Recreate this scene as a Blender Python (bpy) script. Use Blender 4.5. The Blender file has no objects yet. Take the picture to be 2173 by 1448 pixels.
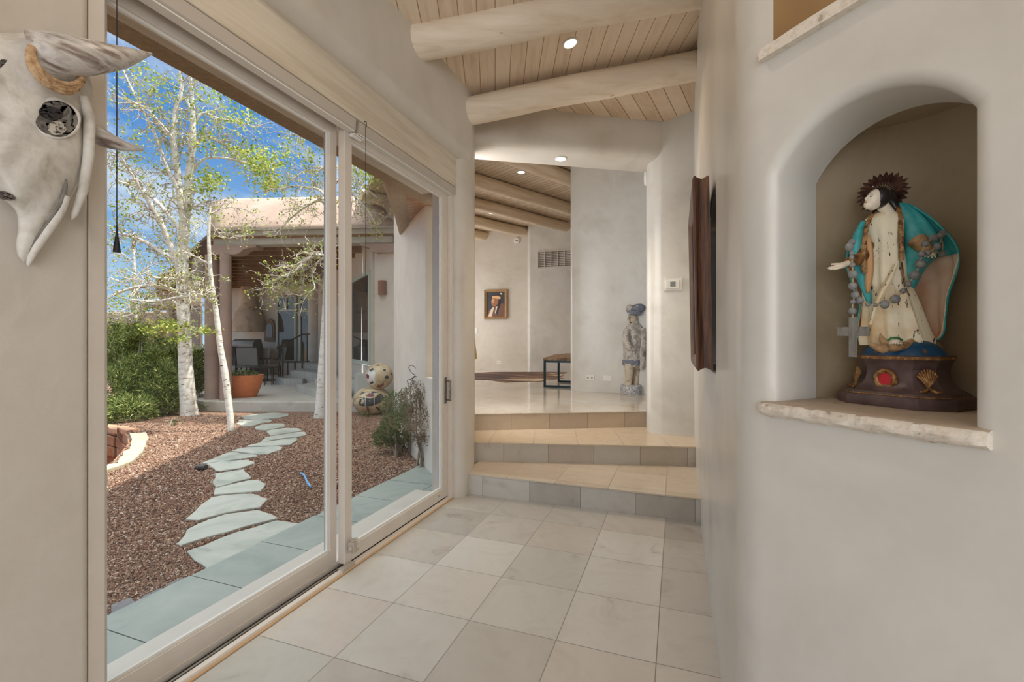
import bpy, bmesh, math, random
from mathutils import Vector, Matrix
import numpy as np
PI = math.pi
SC = bpy.context.scene
COL = SC.collection

# ------------------------------------------------------------------ camera
FPX, YAW, CAMH = 967.25, 0.34741, 1.275          # focal length in pixels of the 2173 px frame, yaw, eye height
cam_data = bpy.data.cameras.new('camera')
cam_data.sensor_fit = 'HORIZONTAL'
cam_data.sensor_width = 36.0
cam_data.lens = FPX / 2173 * 36.0
cam_data.clip_start = 0.02
cam_data.clip_end = 500
cam = bpy.data.objects.new('camera', cam_data)
cam.location = (0, 0, CAMH)
cam.rotation_euler = (PI / 2, 0, YAW)
COL.objects.link(cam)
SC.camera = cam

# ------------------------------------------------------------------ exposure, world, sun, window light
SC.view_settings.view_transform = 'Standard'
SC.view_settings.look = 'None'
SC.view_settings.gamma = 1.0
SC.view_settings.use_curve_mapping = False
SC.view_settings.exposure = -0.24
SC.cycles.use_denoising = True
SC.cycles.max_bounces = 10
SC.cycles.diffuse_bounces = 5
SC.cycles.glossy_bounces = 4
SC.cycles.transparent_max_bounces = 24
SC.cycles.sample_clamp_indirect = 6.0
SC.cycles.caustics_reflective = False
SC.cycles.caustics_refractive = False


def lin(r, g=None, b=None):
    if g is None:
        r, g, b = r
    f = lambda v: (v / 255 / 12.92) if v / 255 <= 0.04045 else ((v / 255 + 0.055) / 1.055) ** 2.4
    return (f(r), f(g), f(b), 1.0)


def node(nt, typ, ins=None, **props):
    n = nt.nodes.new(typ)
    for k, v in props.items():
        setattr(n, k, v)
    for k, v in (ins or {}).items():
        s = n.inputs[k]
        if hasattr(v, 'links') and hasattr(v, 'node'):
            nt.links.new(v, s)
        else:
            s.default_value = v
    return n


def ramp(nt, fac, stops, interp='LINEAR'):
    n = nt.nodes.new('ShaderNodeValToRGB')
    n.color_ramp.interpolation = interp
    e = n.color_ramp.elements
    while len(e) > 1:
        e.remove(e[-1])
    e[0].position, e[0].color = stops[0]
    for p, c in stops[1:]:
        x = e.new(p)
        x.color = c
    nt.links.new(fac, n.inputs[0])
    return n.outputs[0]


def mix(nt, fac, a, b, blend='MIX'):
    n = nt.nodes.new('ShaderNodeMix')
    n.data_type = 'RGBA'
    n.blend_type = blend
    for s, v in ((n.inputs[0], fac), (n.inputs[6], a), (n.inputs[7], b)):
        if hasattr(v, 'links') and hasattr(v, 'node'):
            nt.links.new(v, s)
        else:
            s.default_value = v
    return n.outputs[2]


def mth(nt, op, a, b=None, c=None):
    n = nt.nodes.new('ShaderNodeMath')
    n.operation = op
    for s, v in zip(n.inputs, (a, b, c)):
        if v is None:
            continue
        if hasattr(v, 'links') and hasattr(v, 'node'):
            nt.links.new(v, s)
        else:
            s.default_value = v
    return n.outputs[0]


world = bpy.data.worlds.new('sky_world')
SC.world = world
world.use_nodes = True
wt = world.node_tree
bg = wt.nodes['Background']
wco = node(wt, 'ShaderNodeTexCoord')
wsep = node(wt, 'ShaderNodeSeparateXYZ', {0: wco.outputs['Generated']})
grad = ramp(wt, wsep.outputs['Z'], [(0.0, lin(188, 214, 236)), (0.10, lin(150, 192, 232)), (0.35, lin(92, 148, 214)), (0.50, lin(84, 140, 206)), (0.66, lin(232, 236, 240)), (1.0, lin(240, 240, 238))])
wmap = node(wt, 'ShaderNodeMapping', {0: wco.outputs['Generated'], 'Scale': (2.2, 2.2, 5.0), 'Location': (0.4, 1.3, 0.2)})
wn = node(wt, 'ShaderNodeTexNoise', {'Vector': wmap.outputs[0], 'Scale': 1.7, 'Detail': 7.0, 'Roughness': 0.58, 'Distortion': 0.35})
cl = ramp(wt, wn.outputs['Fac'], [(0.46, (0, 0, 0, 1)), (0.72, (1, 1, 1, 1))])
skycol = mix(wt, cl, grad, lin(246, 249, 252))
wt.links.new(skycol, bg.inputs[0])
# out-of-view overhead sky brightened to fill the shade, clear blue lower down
hi_ = node(wt, 'ShaderNodeMapRange', {0: wsep.outputs['Z'], 1: 0.52, 2: 0.80, 3: 1.30, 4: 4.6}, interpolation_type='SMOOTHSTEP')
wt.links.new(hi_.outputs[0], bg.inputs[1])

SUN_EL = math.radians(65.0)
SUN_DIR = Vector((0.92 * math.cos(SUN_EL), 0.39 * math.cos(SUN_EL), math.sin(SUN_EL))).normalized()
sd = bpy.data.lights.new('sun', 'SUN')
sd.energy = 8.0
sd.angle = math.radians(0.6)
sd.color = (1.0, 0.95, 0.86)
sun = bpy.data.objects.new('sun', sd)
sun.rotation_euler = SUN_DIR.to_track_quat('Z', 'Y').to_euler()
sun.location = (6, 4, 12)
COL.objects.link(sun)


def area(name, loc, target, sx, sy, watts, color=(1, 1, 1)):
    d = bpy.data.lights.new(name, 'AREA')
    d.shape = 'RECTANGLE'
    d.size, d.size_y, d.energy, d.color = sx, sy, watts, color
    o = bpy.data.objects.new(name, d)
    o.location = loc
    o.rotation_euler = (Vector(loc) - Vector(target)).to_track_quat('Z', 'Y').to_euler()
    COL.objects.link(o)
    return o


# rear and far room: daylight through windows; upper and side: added fill lamps
area('window_daylight_rear', (0.6, -3.80, 1.70), (0.2, 2.0, 2.1), 3.4, 2.3, 80, (0.99, 0.99, 1.0))
area('window_daylight_far_room', (-6.15, 8.95, 1.95), (0.0, 8.6, 1.8), 2.1, 2.8, 110, (1.0, 0.99, 0.98))
area('fill_light_upper', (-2.14, 4.10, 2.0), (-0.4, 6.6, 1.9), 0.40, 2.0, 40, (0.98, 0.99, 1.0))  # added fill at an invented tower opening, brightens the far pier
area('fill_light_side', (3.3, -2.9, 1.7), (-1.7, 1.6, 1.3), 1.9, 2.3, 82, (0.99, 0.99, 1.0))  # added fill from the right rear, brightens the left wall

# ------------------------------------------------------------------ picture measurement helpers
FV = Vector((-math.sin(YAW), math.cos(YAW), 0))
RV = Vector((math.cos(YAW), math.sin(YAW), 0))


def W(px, py, t):
    """World point that lies t metres deep along the view axis at a pixel of the photograph."""
    return FV * t + RV * ((px - 1086.5) / FPX * t) + Vector((0, 0, CAMH + (724 - py) / FPX * t))


def onz(px, py, z):
    """World point of a pixel on the horizontal plane of height z."""
    t = (z - CAMH) * FPX / (724 - py)
    return W(px, py, t)


def onx(px, py, x):
    d = FV + RV * ((px - 1086.5) / FPX)
    return W(px, py, x / d.x)


def ony(px, py, y):
    d = FV + RV * ((px - 1086.5) / FPX)
    return W(px, py, y / d.y)


def xz(px, z, t):
    p = W(px, 724, t)
    return Vector((p.x, p.y, z))


# ------------------------------------------------------------------ mesh building
class MB:
    def __init__(s):
        s.v, s.f, s.mi, s.cur = [], [], [], 0

    def add(s, vs, fs):
        o = len(s.v)
        s.v += [tuple(v) for v in vs]
        for f in fs:
            s.f.append(tuple(i + o for i in f))
            s.mi.append(s.cur)
        return s

    def box(s, x0, y0, z0, x1, y1, z1):
        return s.add([(x0, y0, z0), (x1, y0, z0), (x1, y1, z0), (x0, y1, z0), (x0, y0, z1), (x1, y0, z1), (x1, y1, z1), (x0, y1, z1)],
                     [(0, 3, 2, 1), (4, 5, 6, 7), (0, 1, 5, 4), (1, 2, 6, 5), (2, 3, 7, 6), (3, 0, 4, 7)])

    def obox(s, c, ax, ay, az):
        """Box from its centre and three half-axis vectors."""
        c, ax, ay, az = Vector(c), Vector(ax), Vector(ay), Vector(az)
        vs = [c + ax * i + ay * j + az * k for k in (-1, 1) for (i, j) in ((-1, -1), (1, -1), (1, 1), (-1, 1))]
        return s.add(vs, [(0, 3, 2, 1), (4, 5, 6, 7), (0, 1, 5, 4), (1, 2, 6, 5), (2, 3, 7, 6), (3, 0, 4, 7)])

    def prism(s, poly, z0, z1):
        n = len(poly)
        f0 = z0 if callable(z0) else (lambda x, y: z0)
        f1 = z1 if callable(z1) else (lambda x, y: z1)
        vs = [(p[0], p[1], f0(p[0], p[1])) for p in poly] + [(p[0], p[1], f1(p[0], p[1])) for p in poly]
        fs = [tuple(range(n - 1, -1, -1)), tuple(range(n, 2 * n))]
        fs += [(i, (i + 1) % n, n + (i + 1) % n, n + i) for i in range(n)]
        return s.add(vs, fs)

    def extrude(s, poly3, vec):
        n = len(poly3)
        vec = Vector(vec)
        vs = [Vector(p) for p in poly3] + [Vector(p) + vec for p in poly3]
        fs = [tuple(range(n - 1, -1, -1)), tuple(range(n, 2 * n))]
        fs += [(i, (i + 1) % n, n + (i + 1) % n, n + i) for i in range(n)]
        return s.add(vs, fs)

    def loft(s, rings, closed=True, caps=True):
        n = len(rings[0])
        vs = [p for r in rings for p in r]
        fs = []
        m = n if closed else n - 1
        for k in range(len(rings) - 1):
            for i in range(m):
                j = (i + 1) % n
                fs.append((k * n + i, k * n + j, (k + 1) * n + j, (k + 1) * n + i))
        if caps and closed:
            fs.append(tuple(range(n - 1, -1, -1)))
            fs.append(tuple((len(rings) - 1) * n + i for i in range(n)))
        return s.add(vs, fs)

    def tube(s, pts, rad, n=8, caps=True, squash=None):
        pts = [Vector(p) for p in pts]
        if not hasattr(rad, '__len__'):
            rad = [rad] * len(pts)
        rings = []
        up = Vector((0, 0, 1))
        prev = None
        for i, p in enumerate(pts):
            d = (pts[min(i + 1, len(pts) - 1)] - pts[max(i - 1, 0)])
            if d.length < 1e-9:
                d = Vector((0, 0, 1))
            d.normalize()
            if prev is None:
                a = up if abs(d.z) < 0.9 else Vector((1, 0, 0))
                u = d.cross(a).normalized()
            else:
                u = prev - d * prev.dot(d)
                u = u.normalized() if u.length > 1e-6 else d.orthogonal().normalized()
            prev = u
            w = d.cross(u)
            k = squash if squash else 1.0
            rings.append([p + (u * math.cos(2 * PI * j / n) + w * math.sin(2 * PI * j / n) * k) * rad[i] for j in range(n)])
        return s.loft(rings, True, caps)

    def lathe(s, prof, c=(0, 0, 0), n=24, sx=1, sy=1, rot=0, caps=True, off=0.0):
        rings = []
        for r, z in prof:
            ring = []
            for j in range(n):
                a = 2 * PI * (j + off) / n
                x, y = r * math.cos(a) * sx, r * math.sin(a) * sy
                ring.append((c[0] + x * math.cos(rot) - y * math.sin(rot), c[1] + x * math.sin(rot) + y * math.cos(rot), c[2] + z))
            rings.append(ring)
        return s.loft(rings, True, caps)

    def ball(s, c, r, nu=14, nv=9, M=None):
        if not hasattr(r, '__len__'):
            r = (r, r, r)
        c = Vector(c)
        rings = []
        for k in range(nv + 1):
            th = PI * (k + 0.02) / (nv + 0.04)
            ring = []
            for j in range(nu):
                a = 2 * PI * j / nu
                p = Vector((math.sin(th) * math.cos(a) * r[0], math.sin(th) * math.sin(a) * r[1], -math.cos(th) * r[2]))
                ring.append(c + (M @ p if M else p))
            rings.append(ring)
        return s.loft(rings, True, True)

    def sheet(s, grid):
        rows, cols = len(grid), len(grid[0])
        vs = [p for r in grid for p in r]
        return s.add(vs, [(i * cols + j, i * cols + j + 1, (i + 1) * cols + j + 1, (i + 1) * cols + j) for i in range(rows - 1) for j in range(cols - 1)])

    def build(s, name, mats, parent=None, smooth=True, angle=40, bevel=0, seg=2, solid=0, weld=False, subsurf=0, recalc=True):
        me = bpy.data.meshes.new(name)
        me.from_pydata(s.v, [], s.f)
        mats = mats if isinstance(mats, (list, tuple)) else [mats]
        for m in mats:
            me.materials.append(m)
        if len(mats) > 1:
            me.polygons.foreach_set('material_index', s.mi)
        if recalc:
            bm = bmesh.new()
            bm.from_mesh(me)
            if weld:
                bmesh.ops.remove_doubles(bm, verts=bm.verts, dist=1e-5)
            bmesh.ops.recalc_face_normals(bm, faces=bm.faces)
            bm.to_mesh(me)
            bm.free()
        if smooth:
            me.polygons.foreach_set('use_smooth', [True] * len(me.polygons))
            if angle < 179:
                me.set_sharp_from_angle(angle=math.radians(angle))
        me.update()
        o = bpy.data.objects.new(name, me)
        COL.objects.link(o)
        if solid:
            md = o.modifiers.new('solid', 'SOLIDIFY')
            md.thickness = solid
            md.offset = 0
        if bevel:
            md = o.modifiers.new('bevel', 'BEVEL')
            md.width = bevel
            md.segments = seg
            md.limit_method = 'ANGLE'
            md.angle_limit = math.radians(35)
        if subsurf:
            md = o.modifiers.new('sub', 'SUBSURF')
            md.levels = md.render_levels = subsurf
        if parent:
            adopt(o, parent)
        return o


WLOC = {}


def adopt(o, parent):
    o.parent = parent
    # every child mesh is written in world coordinates, so undo the parent's own placing
    base = parent
    off = Vector((0, 0, 0))
    while base is not None:
        off += base.location
        base = base.parent
    o.matrix_parent_inverse = Matrix.Translation(-off) if parent.type == 'EMPTY' else Matrix.Identity(4)
    return o


def thing(name, label, cat, loc=(0, 0, 0), group=None):
    o = bpy.data.objects.new(name, None)
    o.empty_display_size = 0.05
    o.location = loc
    o['label'] = label
    o['category'] = cat
    if group:
        o['group'] = group
    COL.objects.link(o)
    return o


def tag(o, label, cat, group=None, kind=None):
    o['label'] = label
    o['category'] = cat
    if group:
        o['group'] = group
    if kind:
        o['kind'] = kind
    return o


def struct(o, label=None):
    o['kind'] = 'structure'
    if label:
        o['label'] = label
    return o


def dup(root, loc, rotz=None, label=None):
    r = root.copy()
    COL.objects.link(r)
    r.location = loc
    if rotz is not None:
        r.rotation_euler = (0, 0, rotz)
    if label:
        r['label'] = label
    for ch in list(root.children):
        c = ch.copy()
        COL.objects.link(c)
        c.parent = r
        for g in ch.children:
            d = g.copy()
            COL.objects.link(d)
            d.parent = c
    return r


def arc(cx, cy, r, a0, a1, n=8):
    return [(cx + r * math.cos(math.radians(a0 + (a1 - a0) * i / n)), cy + r * math.sin(math.radians(a0 + (a1 - a0) * i / n))) for i in range(n + 1)]


def smooth_pts(pts, k=4):
    """Catmull-Rom through points given as Vectors (or tuples with a radius last)."""
    P = [np.array(p, float) for p in pts]
    out = []
    for i in range(len(P) - 1):
        p0, p1, p2, p3 = P[max(i - 1, 0)], P[i], P[i + 1], P[min(i + 2, len(P) - 1)]
        for j in range(k):
            t = j / k
            out.append(0.5 * ((2 * p1) + (-p0 + p2) * t + (2 * p0 - 5 * p1 + 4 * p2 - p3) * t * t + (-p0 + 3 * p1 - 3 * p2 + p3) * t ** 3))
    out.append(P[-1])
    return out


# ------------------------------------------------------------------ materials
def newmat(name):
    m = bpy.data.materials.new(name)
    m.use_nodes = True
    return m, m.node_tree, m.node_tree.nodes['Principled BSDF']


def plain(name, col, rough=0.5, metal=0.0, spec=0.5, emit=None, estr=0):
    m, nt, b = newmat(name)
    b.inputs['Base Color'].default_value = col
    b.inputs['Roughness'].default_value = rough
    b.inputs['Metallic'].default_value = metal
    b.inputs['Specular IOR Level'].default_value = spec
    if emit:
        b.inputs['Emission Color'].default_value = emit
        b.inputs['Emission Strength'].default_value = estr
    return m


def mottle(name, cols, scale=3.0, rough=0.5, bump=0.1, bscale=None, stretch=(1, 1, 1), detail=5, metal=0, spec=0.5, lo=0.3, hi=0.7, rvar=0.0, coord='pos', dist=0.02, rot=(0, 0, 0), distort=0.0):
    """Colour wandering between several colours along a noise, with a little relief."""
    m, nt, b = newmat(name)
    if coord == 'pos':
        co = node(nt, 'ShaderNodeNewGeometry').outputs['Position']
    else:
        co = node(nt, 'ShaderNodeTexCoord').outputs['Object']
    mp = node(nt, 'ShaderNodeMapping', {0: co, 'Scale': stretch, 'Rotation': rot})
    n1 = node(nt, 'ShaderNodeTexNoise', {'Vector': mp.outputs[0], 'Scale': scale, 'Detail': detail, 'Roughness': 0.6, 'Distortion': distort})
    k = len(cols)
    colr = ramp(nt, n1.outputs['Fac'], [(lo + (hi - lo) * i / max(1, k - 1), c) for i, c in enumerate(cols)])
    nt.links.new(colr, b.inputs['Base Color'])
    b.inputs['Roughness'].default_value = rough
    b.inputs['Metallic'].default_value = metal
    b.inputs['Specular IOR Level'].default_value = spec
    if rvar:
        r = node(nt, 'ShaderNodeMapRange', {0: n1.outputs['Fac'], 1: 0.3, 2: 0.7, 3: rough - rvar, 4: rough + rvar})
        nt.links.new(r.outputs[0], b.inputs['Roughness'])
    if bump:
        n2 = node(nt, 'ShaderNodeTexNoise', {'Vector': mp.outputs[0], 'Scale': bscale or scale * 6, 'Detail': 4.0})
        bp = node(nt, 'ShaderNodeBump', {'Height': n2.outputs['Fac'], 'Strength': bump, 'Distance': dist})
        nt.links.new(bp.outputs[0], b.inputs['Normal'])
    return m


def tile_mat(name, size, origin, rot, cols, grout, rough=0.22, joint=0.0022, sizey=None, vertical=None, vein=0.5):
    """Square stone tiles on a grid in plan (or along a riser), each tile its own tone, with veins."""
    m, nt, b = newmat(name)
    pos = node(nt, 'ShaderNodeNewGeometry').outputs['Position']
    sub = node(nt, 'ShaderNodeVectorMath', {0: pos, 1: (origin[0], origin[1], 0)}, operation='SUBTRACT')
    rt = node(nt, 'ShaderNodeVectorRotate', {'Vector': sub.outputs[0], 'Axis': (0, 0, 1), 'Angle': -rot}, rotation_type='AXIS_ANGLE')
    sp = node(nt, 'ShaderNodeSeparateXYZ', {0: rt.outputs[0]})
    u = mth(nt, 'DIVIDE', sp.outputs[0], size)
    if vertical is None:
        v = mth(nt, 'DIVIDE', sp.outputs[1], sizey or size)
    else:
        v = mth(nt, 'ADD', mth(nt, 'MULTIPLY', sp.outputs[2], 0.0), vertical)
    fu, fv = mth(nt, 'FLOOR', u), mth(nt, 'FLOOR', v)
    du = mth(nt, 'MULTIPLY', mth(nt, 'SUBTRACT', 0.5, mth(nt, 'ABSOLUTE', mth(nt, 'SUBTRACT', mth(nt, 'SUBTRACT', u, fu), 0.5))), size)
    if vertical is None:
        dv = mth(nt, 'MULTIPLY', mth(nt, 'SUBTRACT', 0.5, mth(nt, 'ABSOLUTE', mth(nt, 'SUBTRACT', mth(nt, 'SUBTRACT', v, fv), 0.5))), sizey or size)
        edge = mth(nt, 'MINIMUM', du, dv)
    else:
        edge = du
    isj = mth(nt, 'LESS_THAN', edge, joint)
    cell = node(nt, 'ShaderNodeCombineXYZ', {0: fu, 1: fv, 2: 0.37})
    wn_ = node(nt, 'ShaderNodeTexWhiteNoise', {'Vector': cell.outputs[0]}, noise_dimensions='3D')
    k = len(cols)
    tone = ramp(nt, wn_.outputs['Value'], [(i / (k - 1), c) for i, c in enumerate(cols)])
    shift = node(nt, 'ShaderNodeVectorMath', {0: pos, 1: node(nt, 'ShaderNodeVectorMath', {0: wn_.outputs['Color'], 1: (7, 7, 7)}, operation='MULTIPLY').outputs[0]}, operation='ADD')
    nz = node(nt, 'ShaderNodeTexNoise', {'Vector': shift.outputs[0], 'Scale': 4.0, 'Detail': 6.0, 'Roughness': 0.62, 'Distortion': 0.8})
    veins = ramp(nt, nz.outputs['Fac'], [(0.27, lin(164, 157, 146)), (0.36, lin(230, 227, 221)), (0.5, lin(248, 247, 244)), (0.62, lin(240, 238, 233)), (0.75, lin(226, 222, 215))])
    body = mix(nt, vein, tone, veins, 'MULTIPLY')
    colr = mix(nt, isj, body, grout)
    nt.links.new(colr, b.inputs['Base Color'])
    rg = node(nt, 'ShaderNodeMapRange', {0: nz.outputs['Fac'], 1: 0.3, 2: 0.7, 3: rough + 0.06, 4: rough - 0.03})
    rr = mix(nt, isj, rg.outputs[0], (0.7, 0.7, 0.7, 1))
    nt.links.new(rr, b.inputs['Roughness'])
    bp = node(nt, 'ShaderNodeBump', {'Height': mth(nt, 'SUBTRACT', 1.0, isj), 'Strength': 0.25, 'Distance': 0.002})
    nt.links.new(bp.outputs[0], b.inputs['Normal'])
    return m


def board_mat(name, across, width, cols, groove, rough=0.6, origin=0.0, gw=0.035, grain=1.0):
    """Boards side by side along a direction; ACROSS is the unit vector over their width."""
    m, nt, b = newmat(name)
    pos = node(nt, 'ShaderNodeNewGeometry').outputs['Position']
    ax = Vector(across).normalized()
    d = node(nt, 'ShaderNodeVectorMath', {0: pos, 1: tuple(ax)}, operation='DOT_PRODUCT').outputs['Value']
    u = mth(nt, 'DIVIDE', mth(nt, 'SUBTRACT', d, origin), width)
    fu = mth(nt, 'FLOOR', u)
    e = mth(nt, 'SUBTRACT', 0.5, mth(nt, 'ABSOLUTE', mth(nt, 'SUBTRACT', mth(nt, 'SUBTRACT', u, fu), 0.5)))
    isg = mth(nt, 'LESS_THAN', e, gw)
    wn_ = node(nt, 'ShaderNodeTexWhiteNoise', {1: fu}, noise_dimensions='1D')
    ang = math.atan2(ax.y, ax.x)
    rt = node(nt, 'ShaderNodeVectorRotate', {'Vector': pos, 'Axis': (0, 0, 1), 'Angle': -ang}, rotation_type='AXIS_ANGLE')
    mp = node(nt, 'ShaderNodeMapping', {0: rt.outputs[0], 'Scale': (14, 0.9, 14)})
    sh = node(nt, 'ShaderNodeVectorMath', {0: mp.outputs[0], 1: node(nt, 'ShaderNodeVectorMath', {0: wn_.outputs['Color'], 1: (9, 9, 9)}, operation='MULTIPLY').outputs[0]}, operation='ADD')
    nz = node(nt, 'ShaderNodeTexNoise', {'Vector': sh.outputs[0], 'Scale': 2.0, 'Detail': 6.0, 'Roughness': 0.6, 'Distortion': 0.6})
    f = mth(nt, 'ADD', mth(nt, 'MULTIPLY', nz.outputs['Fac'], 0.75 * grain), mth(nt, 'MULTIPLY', wn_.outputs['Value'], 0.3))
    k = len(cols)
    body = ramp(nt, f, [(0.25 + 0.5 * i / (k - 1), c) for i, c in enumerate(cols)])
    nt.links.new(mix(nt, isg, body, groove), b.inputs['Base Color'])
    b.inputs['Roughness'].default_value = rough
    b.inputs['Specular IOR Level'].default_value = 0.3
    bp = node(nt, 'ShaderNodeBump', {'Height': mth(nt, 'SUBTRACT', mth(nt, 'MULTIPLY', nz.outputs['Fac'], 0.2), isg), 'Strength': 0.5, 'Distance': 0.004})
    nt.links.new(bp.outputs[0], b.inputs['Normal'])
    return m


def grain_mat(name, heading, cols, scale=3.0, rough=0.58, bump=0.12):
    """Peeled timber: grain drawn out along a heading in plan."""
    m, nt, b = newmat(name)
    pos = node(nt, 'ShaderNodeNewGeometry').outputs['Position']
    rt = node(nt, 'ShaderNodeVectorRotate', {'Vector': pos, 'Axis': (0, 0, 1), 'Angle': -heading}, rotation_type='AXIS_ANGLE')
    mp = node(nt, 'ShaderNodeMapping', {0: rt.outputs[0], 'Scale': (0.55, 5.0, 5.0)})
    n1 = node(nt, 'ShaderNodeTexNoise', {'Vector': mp.outputs[0], 'Scale': scale, 'Detail': 7.0, 'Roughness': 0.6, 'Distortion': 0.5})
    k = len(cols)
    colr = ramp(nt, n1.outputs['Fac'], [(0.25 + 0.5 * i / (k - 1), c) for i, c in enumerate(cols)])
    mp2 = node(nt, 'ShaderNodeMapping', {0: rt.outputs[0], 'Scale': (1.6, 6.0, 6.0)})
    vk = node(nt, 'ShaderNodeTexVoronoi', {'Vector': mp2.outputs[0], 'Scale': 1.15})
    knot = mth(nt, 'LESS_THAN', vk.outputs['Distance'], 0.055)
    nt.links.new(mix(nt, mth(nt, 'MULTIPLY', knot, 0.45), colr, lin(140, 108, 76)), b.inputs['Base Color'])
    b.inputs['Roughness'].default_value = rough
    b.inputs['Specular IOR Level'].default_value = 0.3
    bp = node(nt, 'ShaderNodeBump', {'Height': n1.outputs['Fac'], 'Strength': bump, 'Distance': 0.01})
    nt.links.new(bp.outputs[0], b.inputs['Normal'])
    return m


def patches(name, cols, scale, rough=0.6, stops=None, bump=0.4, bscale=None, stretch=(1, 1, 1), dist=0.004, coord='pos'):
    """Hard-edged patches of colour: flaking paint, bark marks, stone."""
    m, nt, b = newmat(name)
    co = node(nt, 'ShaderNodeNewGeometry').outputs['Position'] if coord == 'pos' else node(nt, 'ShaderNodeTexCoord').outputs['Object']
    mp = node(nt, 'ShaderNodeMapping', {0: co, 'Scale': stretch})
    nz = node(nt, 'ShaderNodeTexNoise', {'Vector': mp.outputs[0], 'Scale': scale, 'Detail': 7.0, 'Roughness': 0.66, 'Distortion': 0.3})
    k = len(cols)
    st = stops or [0.35 + 0.3 * i / k for i in range(k)]
    colr = ramp(nt, nz.outputs['Fac'], list(zip(st, cols)), 'CONSTANT')
    soft = ramp(nt, nz.outputs['Fac'], list(zip(st, cols)), 'LINEAR')
    nt.links.new(mix(nt, 0.35, colr, soft), b.inputs['Base Color'])
    b.inputs['Roughness'].default_value = rough
    bp = node(nt, 'ShaderNodeBump', {'Height': nz.outputs['Fac'], 'Strength': bump, 'Distance': dist})
    nt.links.new(bp.outputs[0], b.inputs['Normal'])
    return m


def leafmat(name, cols, rough=0.5, trans=0.25):
    m, nt, b = newmat(name)
    g = node(nt, 'ShaderNodeNewGeometry')
    k = len(cols)
    colr = ramp(nt, g.outputs['Random Per Island'], [(i / (k - 1), c) for i, c in enumerate(cols)])
    nt.links.new(colr, b.inputs['Base Color'])
    b.inputs['Roughness'].default_value = rough
    b.inputs['Specular IOR Level'].default_value = 0.3
    tr = node(nt, 'ShaderNodeBsdfTranslucent', {'Color': colr})
    mx = node(nt, 'ShaderNodeMixShader', {0: trans, 1: b.outputs[0], 2: tr.outputs[0]})
    nt.links.new(mx.outputs[0], nt.nodes['Material Output'].inputs[0])
    return m


def glass(name, tint=(0.93, 0.97, 0.97, 1), ior=1.45, k=1.0):
    m, nt, b = newmat(name)
    nt.nodes.remove(b)
    tr = node(nt, 'ShaderNodeBsdfTransparent', {0: tint})
    gl = node(nt, 'ShaderNodeBsdfGlossy', {'Color': (1, 1, 1, 1), 'Roughness': 0.0})
    fr = node(nt, 'ShaderNodeFresnel', {0: ior})
    mx = node(nt, 'ShaderNodeMixShader', {0: mth(nt, 'MULTIPLY', fr.outputs[0], k), 1: tr.outputs[0], 2: gl.outputs[0]})
    nt.links.new(mx.outputs[0], nt.nodes['Material Output'].inputs[0])
    return m


M = {}
M['plaster'] = mottle('burnished_plaster', [lin(184, 180, 171), lin(202, 199, 192), lin(211, 209, 203), lin(196, 192, 184)], 1.6, 0.33, 0.12, 9, (1, 1, 1), 5, spec=0.4, rvar=0.05, dist=0.012, distort=0.3, lo=0.24, hi=0.76)
M['plaster_rough'] = mottle('hand_troweled_plaster', [lin(188, 179, 166), lin(202, 194, 182), lin(208, 201, 191), lin(196, 187, 174)], 2.0, 0.46, 0.25, 12, (1, 1, 1), 6, spec=0.35, rvar=0.05, dist=0.014, distort=0.4, lo=0.2, hi=0.8)
M['stucco'] = mottle('outdoor_stucco', [lin(206, 196, 182), lin(218, 209, 196)], 2.0, 0.85, 0.35, 160, detail=3, spec=0.2, dist=0.004)
M['stucco_pink'] = mottle('weathered_pink_stucco', [lin(156, 132, 120), lin(172, 148, 137), lin(184, 162, 150)], 1.4, 0.85, 0.3, 90, detail=5, spec=0.2, dist=0.006)
M['stucco_brown'] = mottle('brown_stucco', [lin(140, 120, 94), lin(164, 142, 114)], 30, 0.9, 0.5, 120, detail=3, spec=0.1, dist=0.004)
TS = 0.40646
TO = (-1.70363, 1.88876)
M['tile'] = tile_mat('limestone_floor_tile', TS, TO, 0.0, [lin(172, 167, 160), lin(198, 195, 189), lin(206, 203, 197), lin(186, 181, 174), lin(200, 192, 184), lin(204, 201, 195)], lin(140, 135, 127), 0.15)
M['tile_upper'] = tile_mat('polished_upper_floor_tile', TS, (-1.0, 5.6), math.radians(58), [lin(196, 184, 168), lin(212, 204, 192), lin(204, 194, 180)], lin(160, 150, 138), 0.075)
M['tread_low'] = tile_mat('tread_tile', TS, TO, 0.0, [lin(200, 184, 164), lin(212, 198, 180), lin(206, 192, 174)], lin(150, 140, 126), 0.22)  # warm glow of the header downlight put into the tile colour
M['tread_mid'] = tile_mat('winder_tread_tile', TS, (-1.61, 3.80), math.radians(14.6), [lin(204, 184, 158), lin(214, 196, 172), lin(208, 190, 166)], lin(150, 140, 126), 0.22, vertical=None, sizey=3.0)  # downlight warmth put into the tile colour here too
M['riser_a'] = tile_mat('riser_tile_lowest', TS, (-1.507, 0), 0.0, [lin(190, 186, 178), lin(204, 200, 192), lin(176, 170, 160)], lin(130, 124, 114), 0.35, vertical=0.5)
M['riser_b'] = tile_mat('riser_tile_middle', TS, (-1.488, 3.886), math.radians(14.6), [lin(184, 178, 166), lin(196, 190, 180), lin(178, 168, 154)], lin(130, 124, 114), 0.35, vertical=0.5)
M['riser_c'] = tile_mat('riser_tile_top', TS, (-1.62, 4.45), math.radians(26.1), [lin(186, 168, 146), lin(194, 178, 158), lin(176, 160, 142)], lin(130, 120, 108), 0.35, vertical=0.5)
BV = Vector((0.927, 0.375, 0))
M['boards'] = board_mat('whitewashed_ceiling_board', BV, 0.118, [lin(206, 184, 158), lin(222, 203, 180), lin(229, 213, 192), lin(216, 196, 172)], lin(160, 136, 108), 0.65, gw=0.025)
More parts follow.
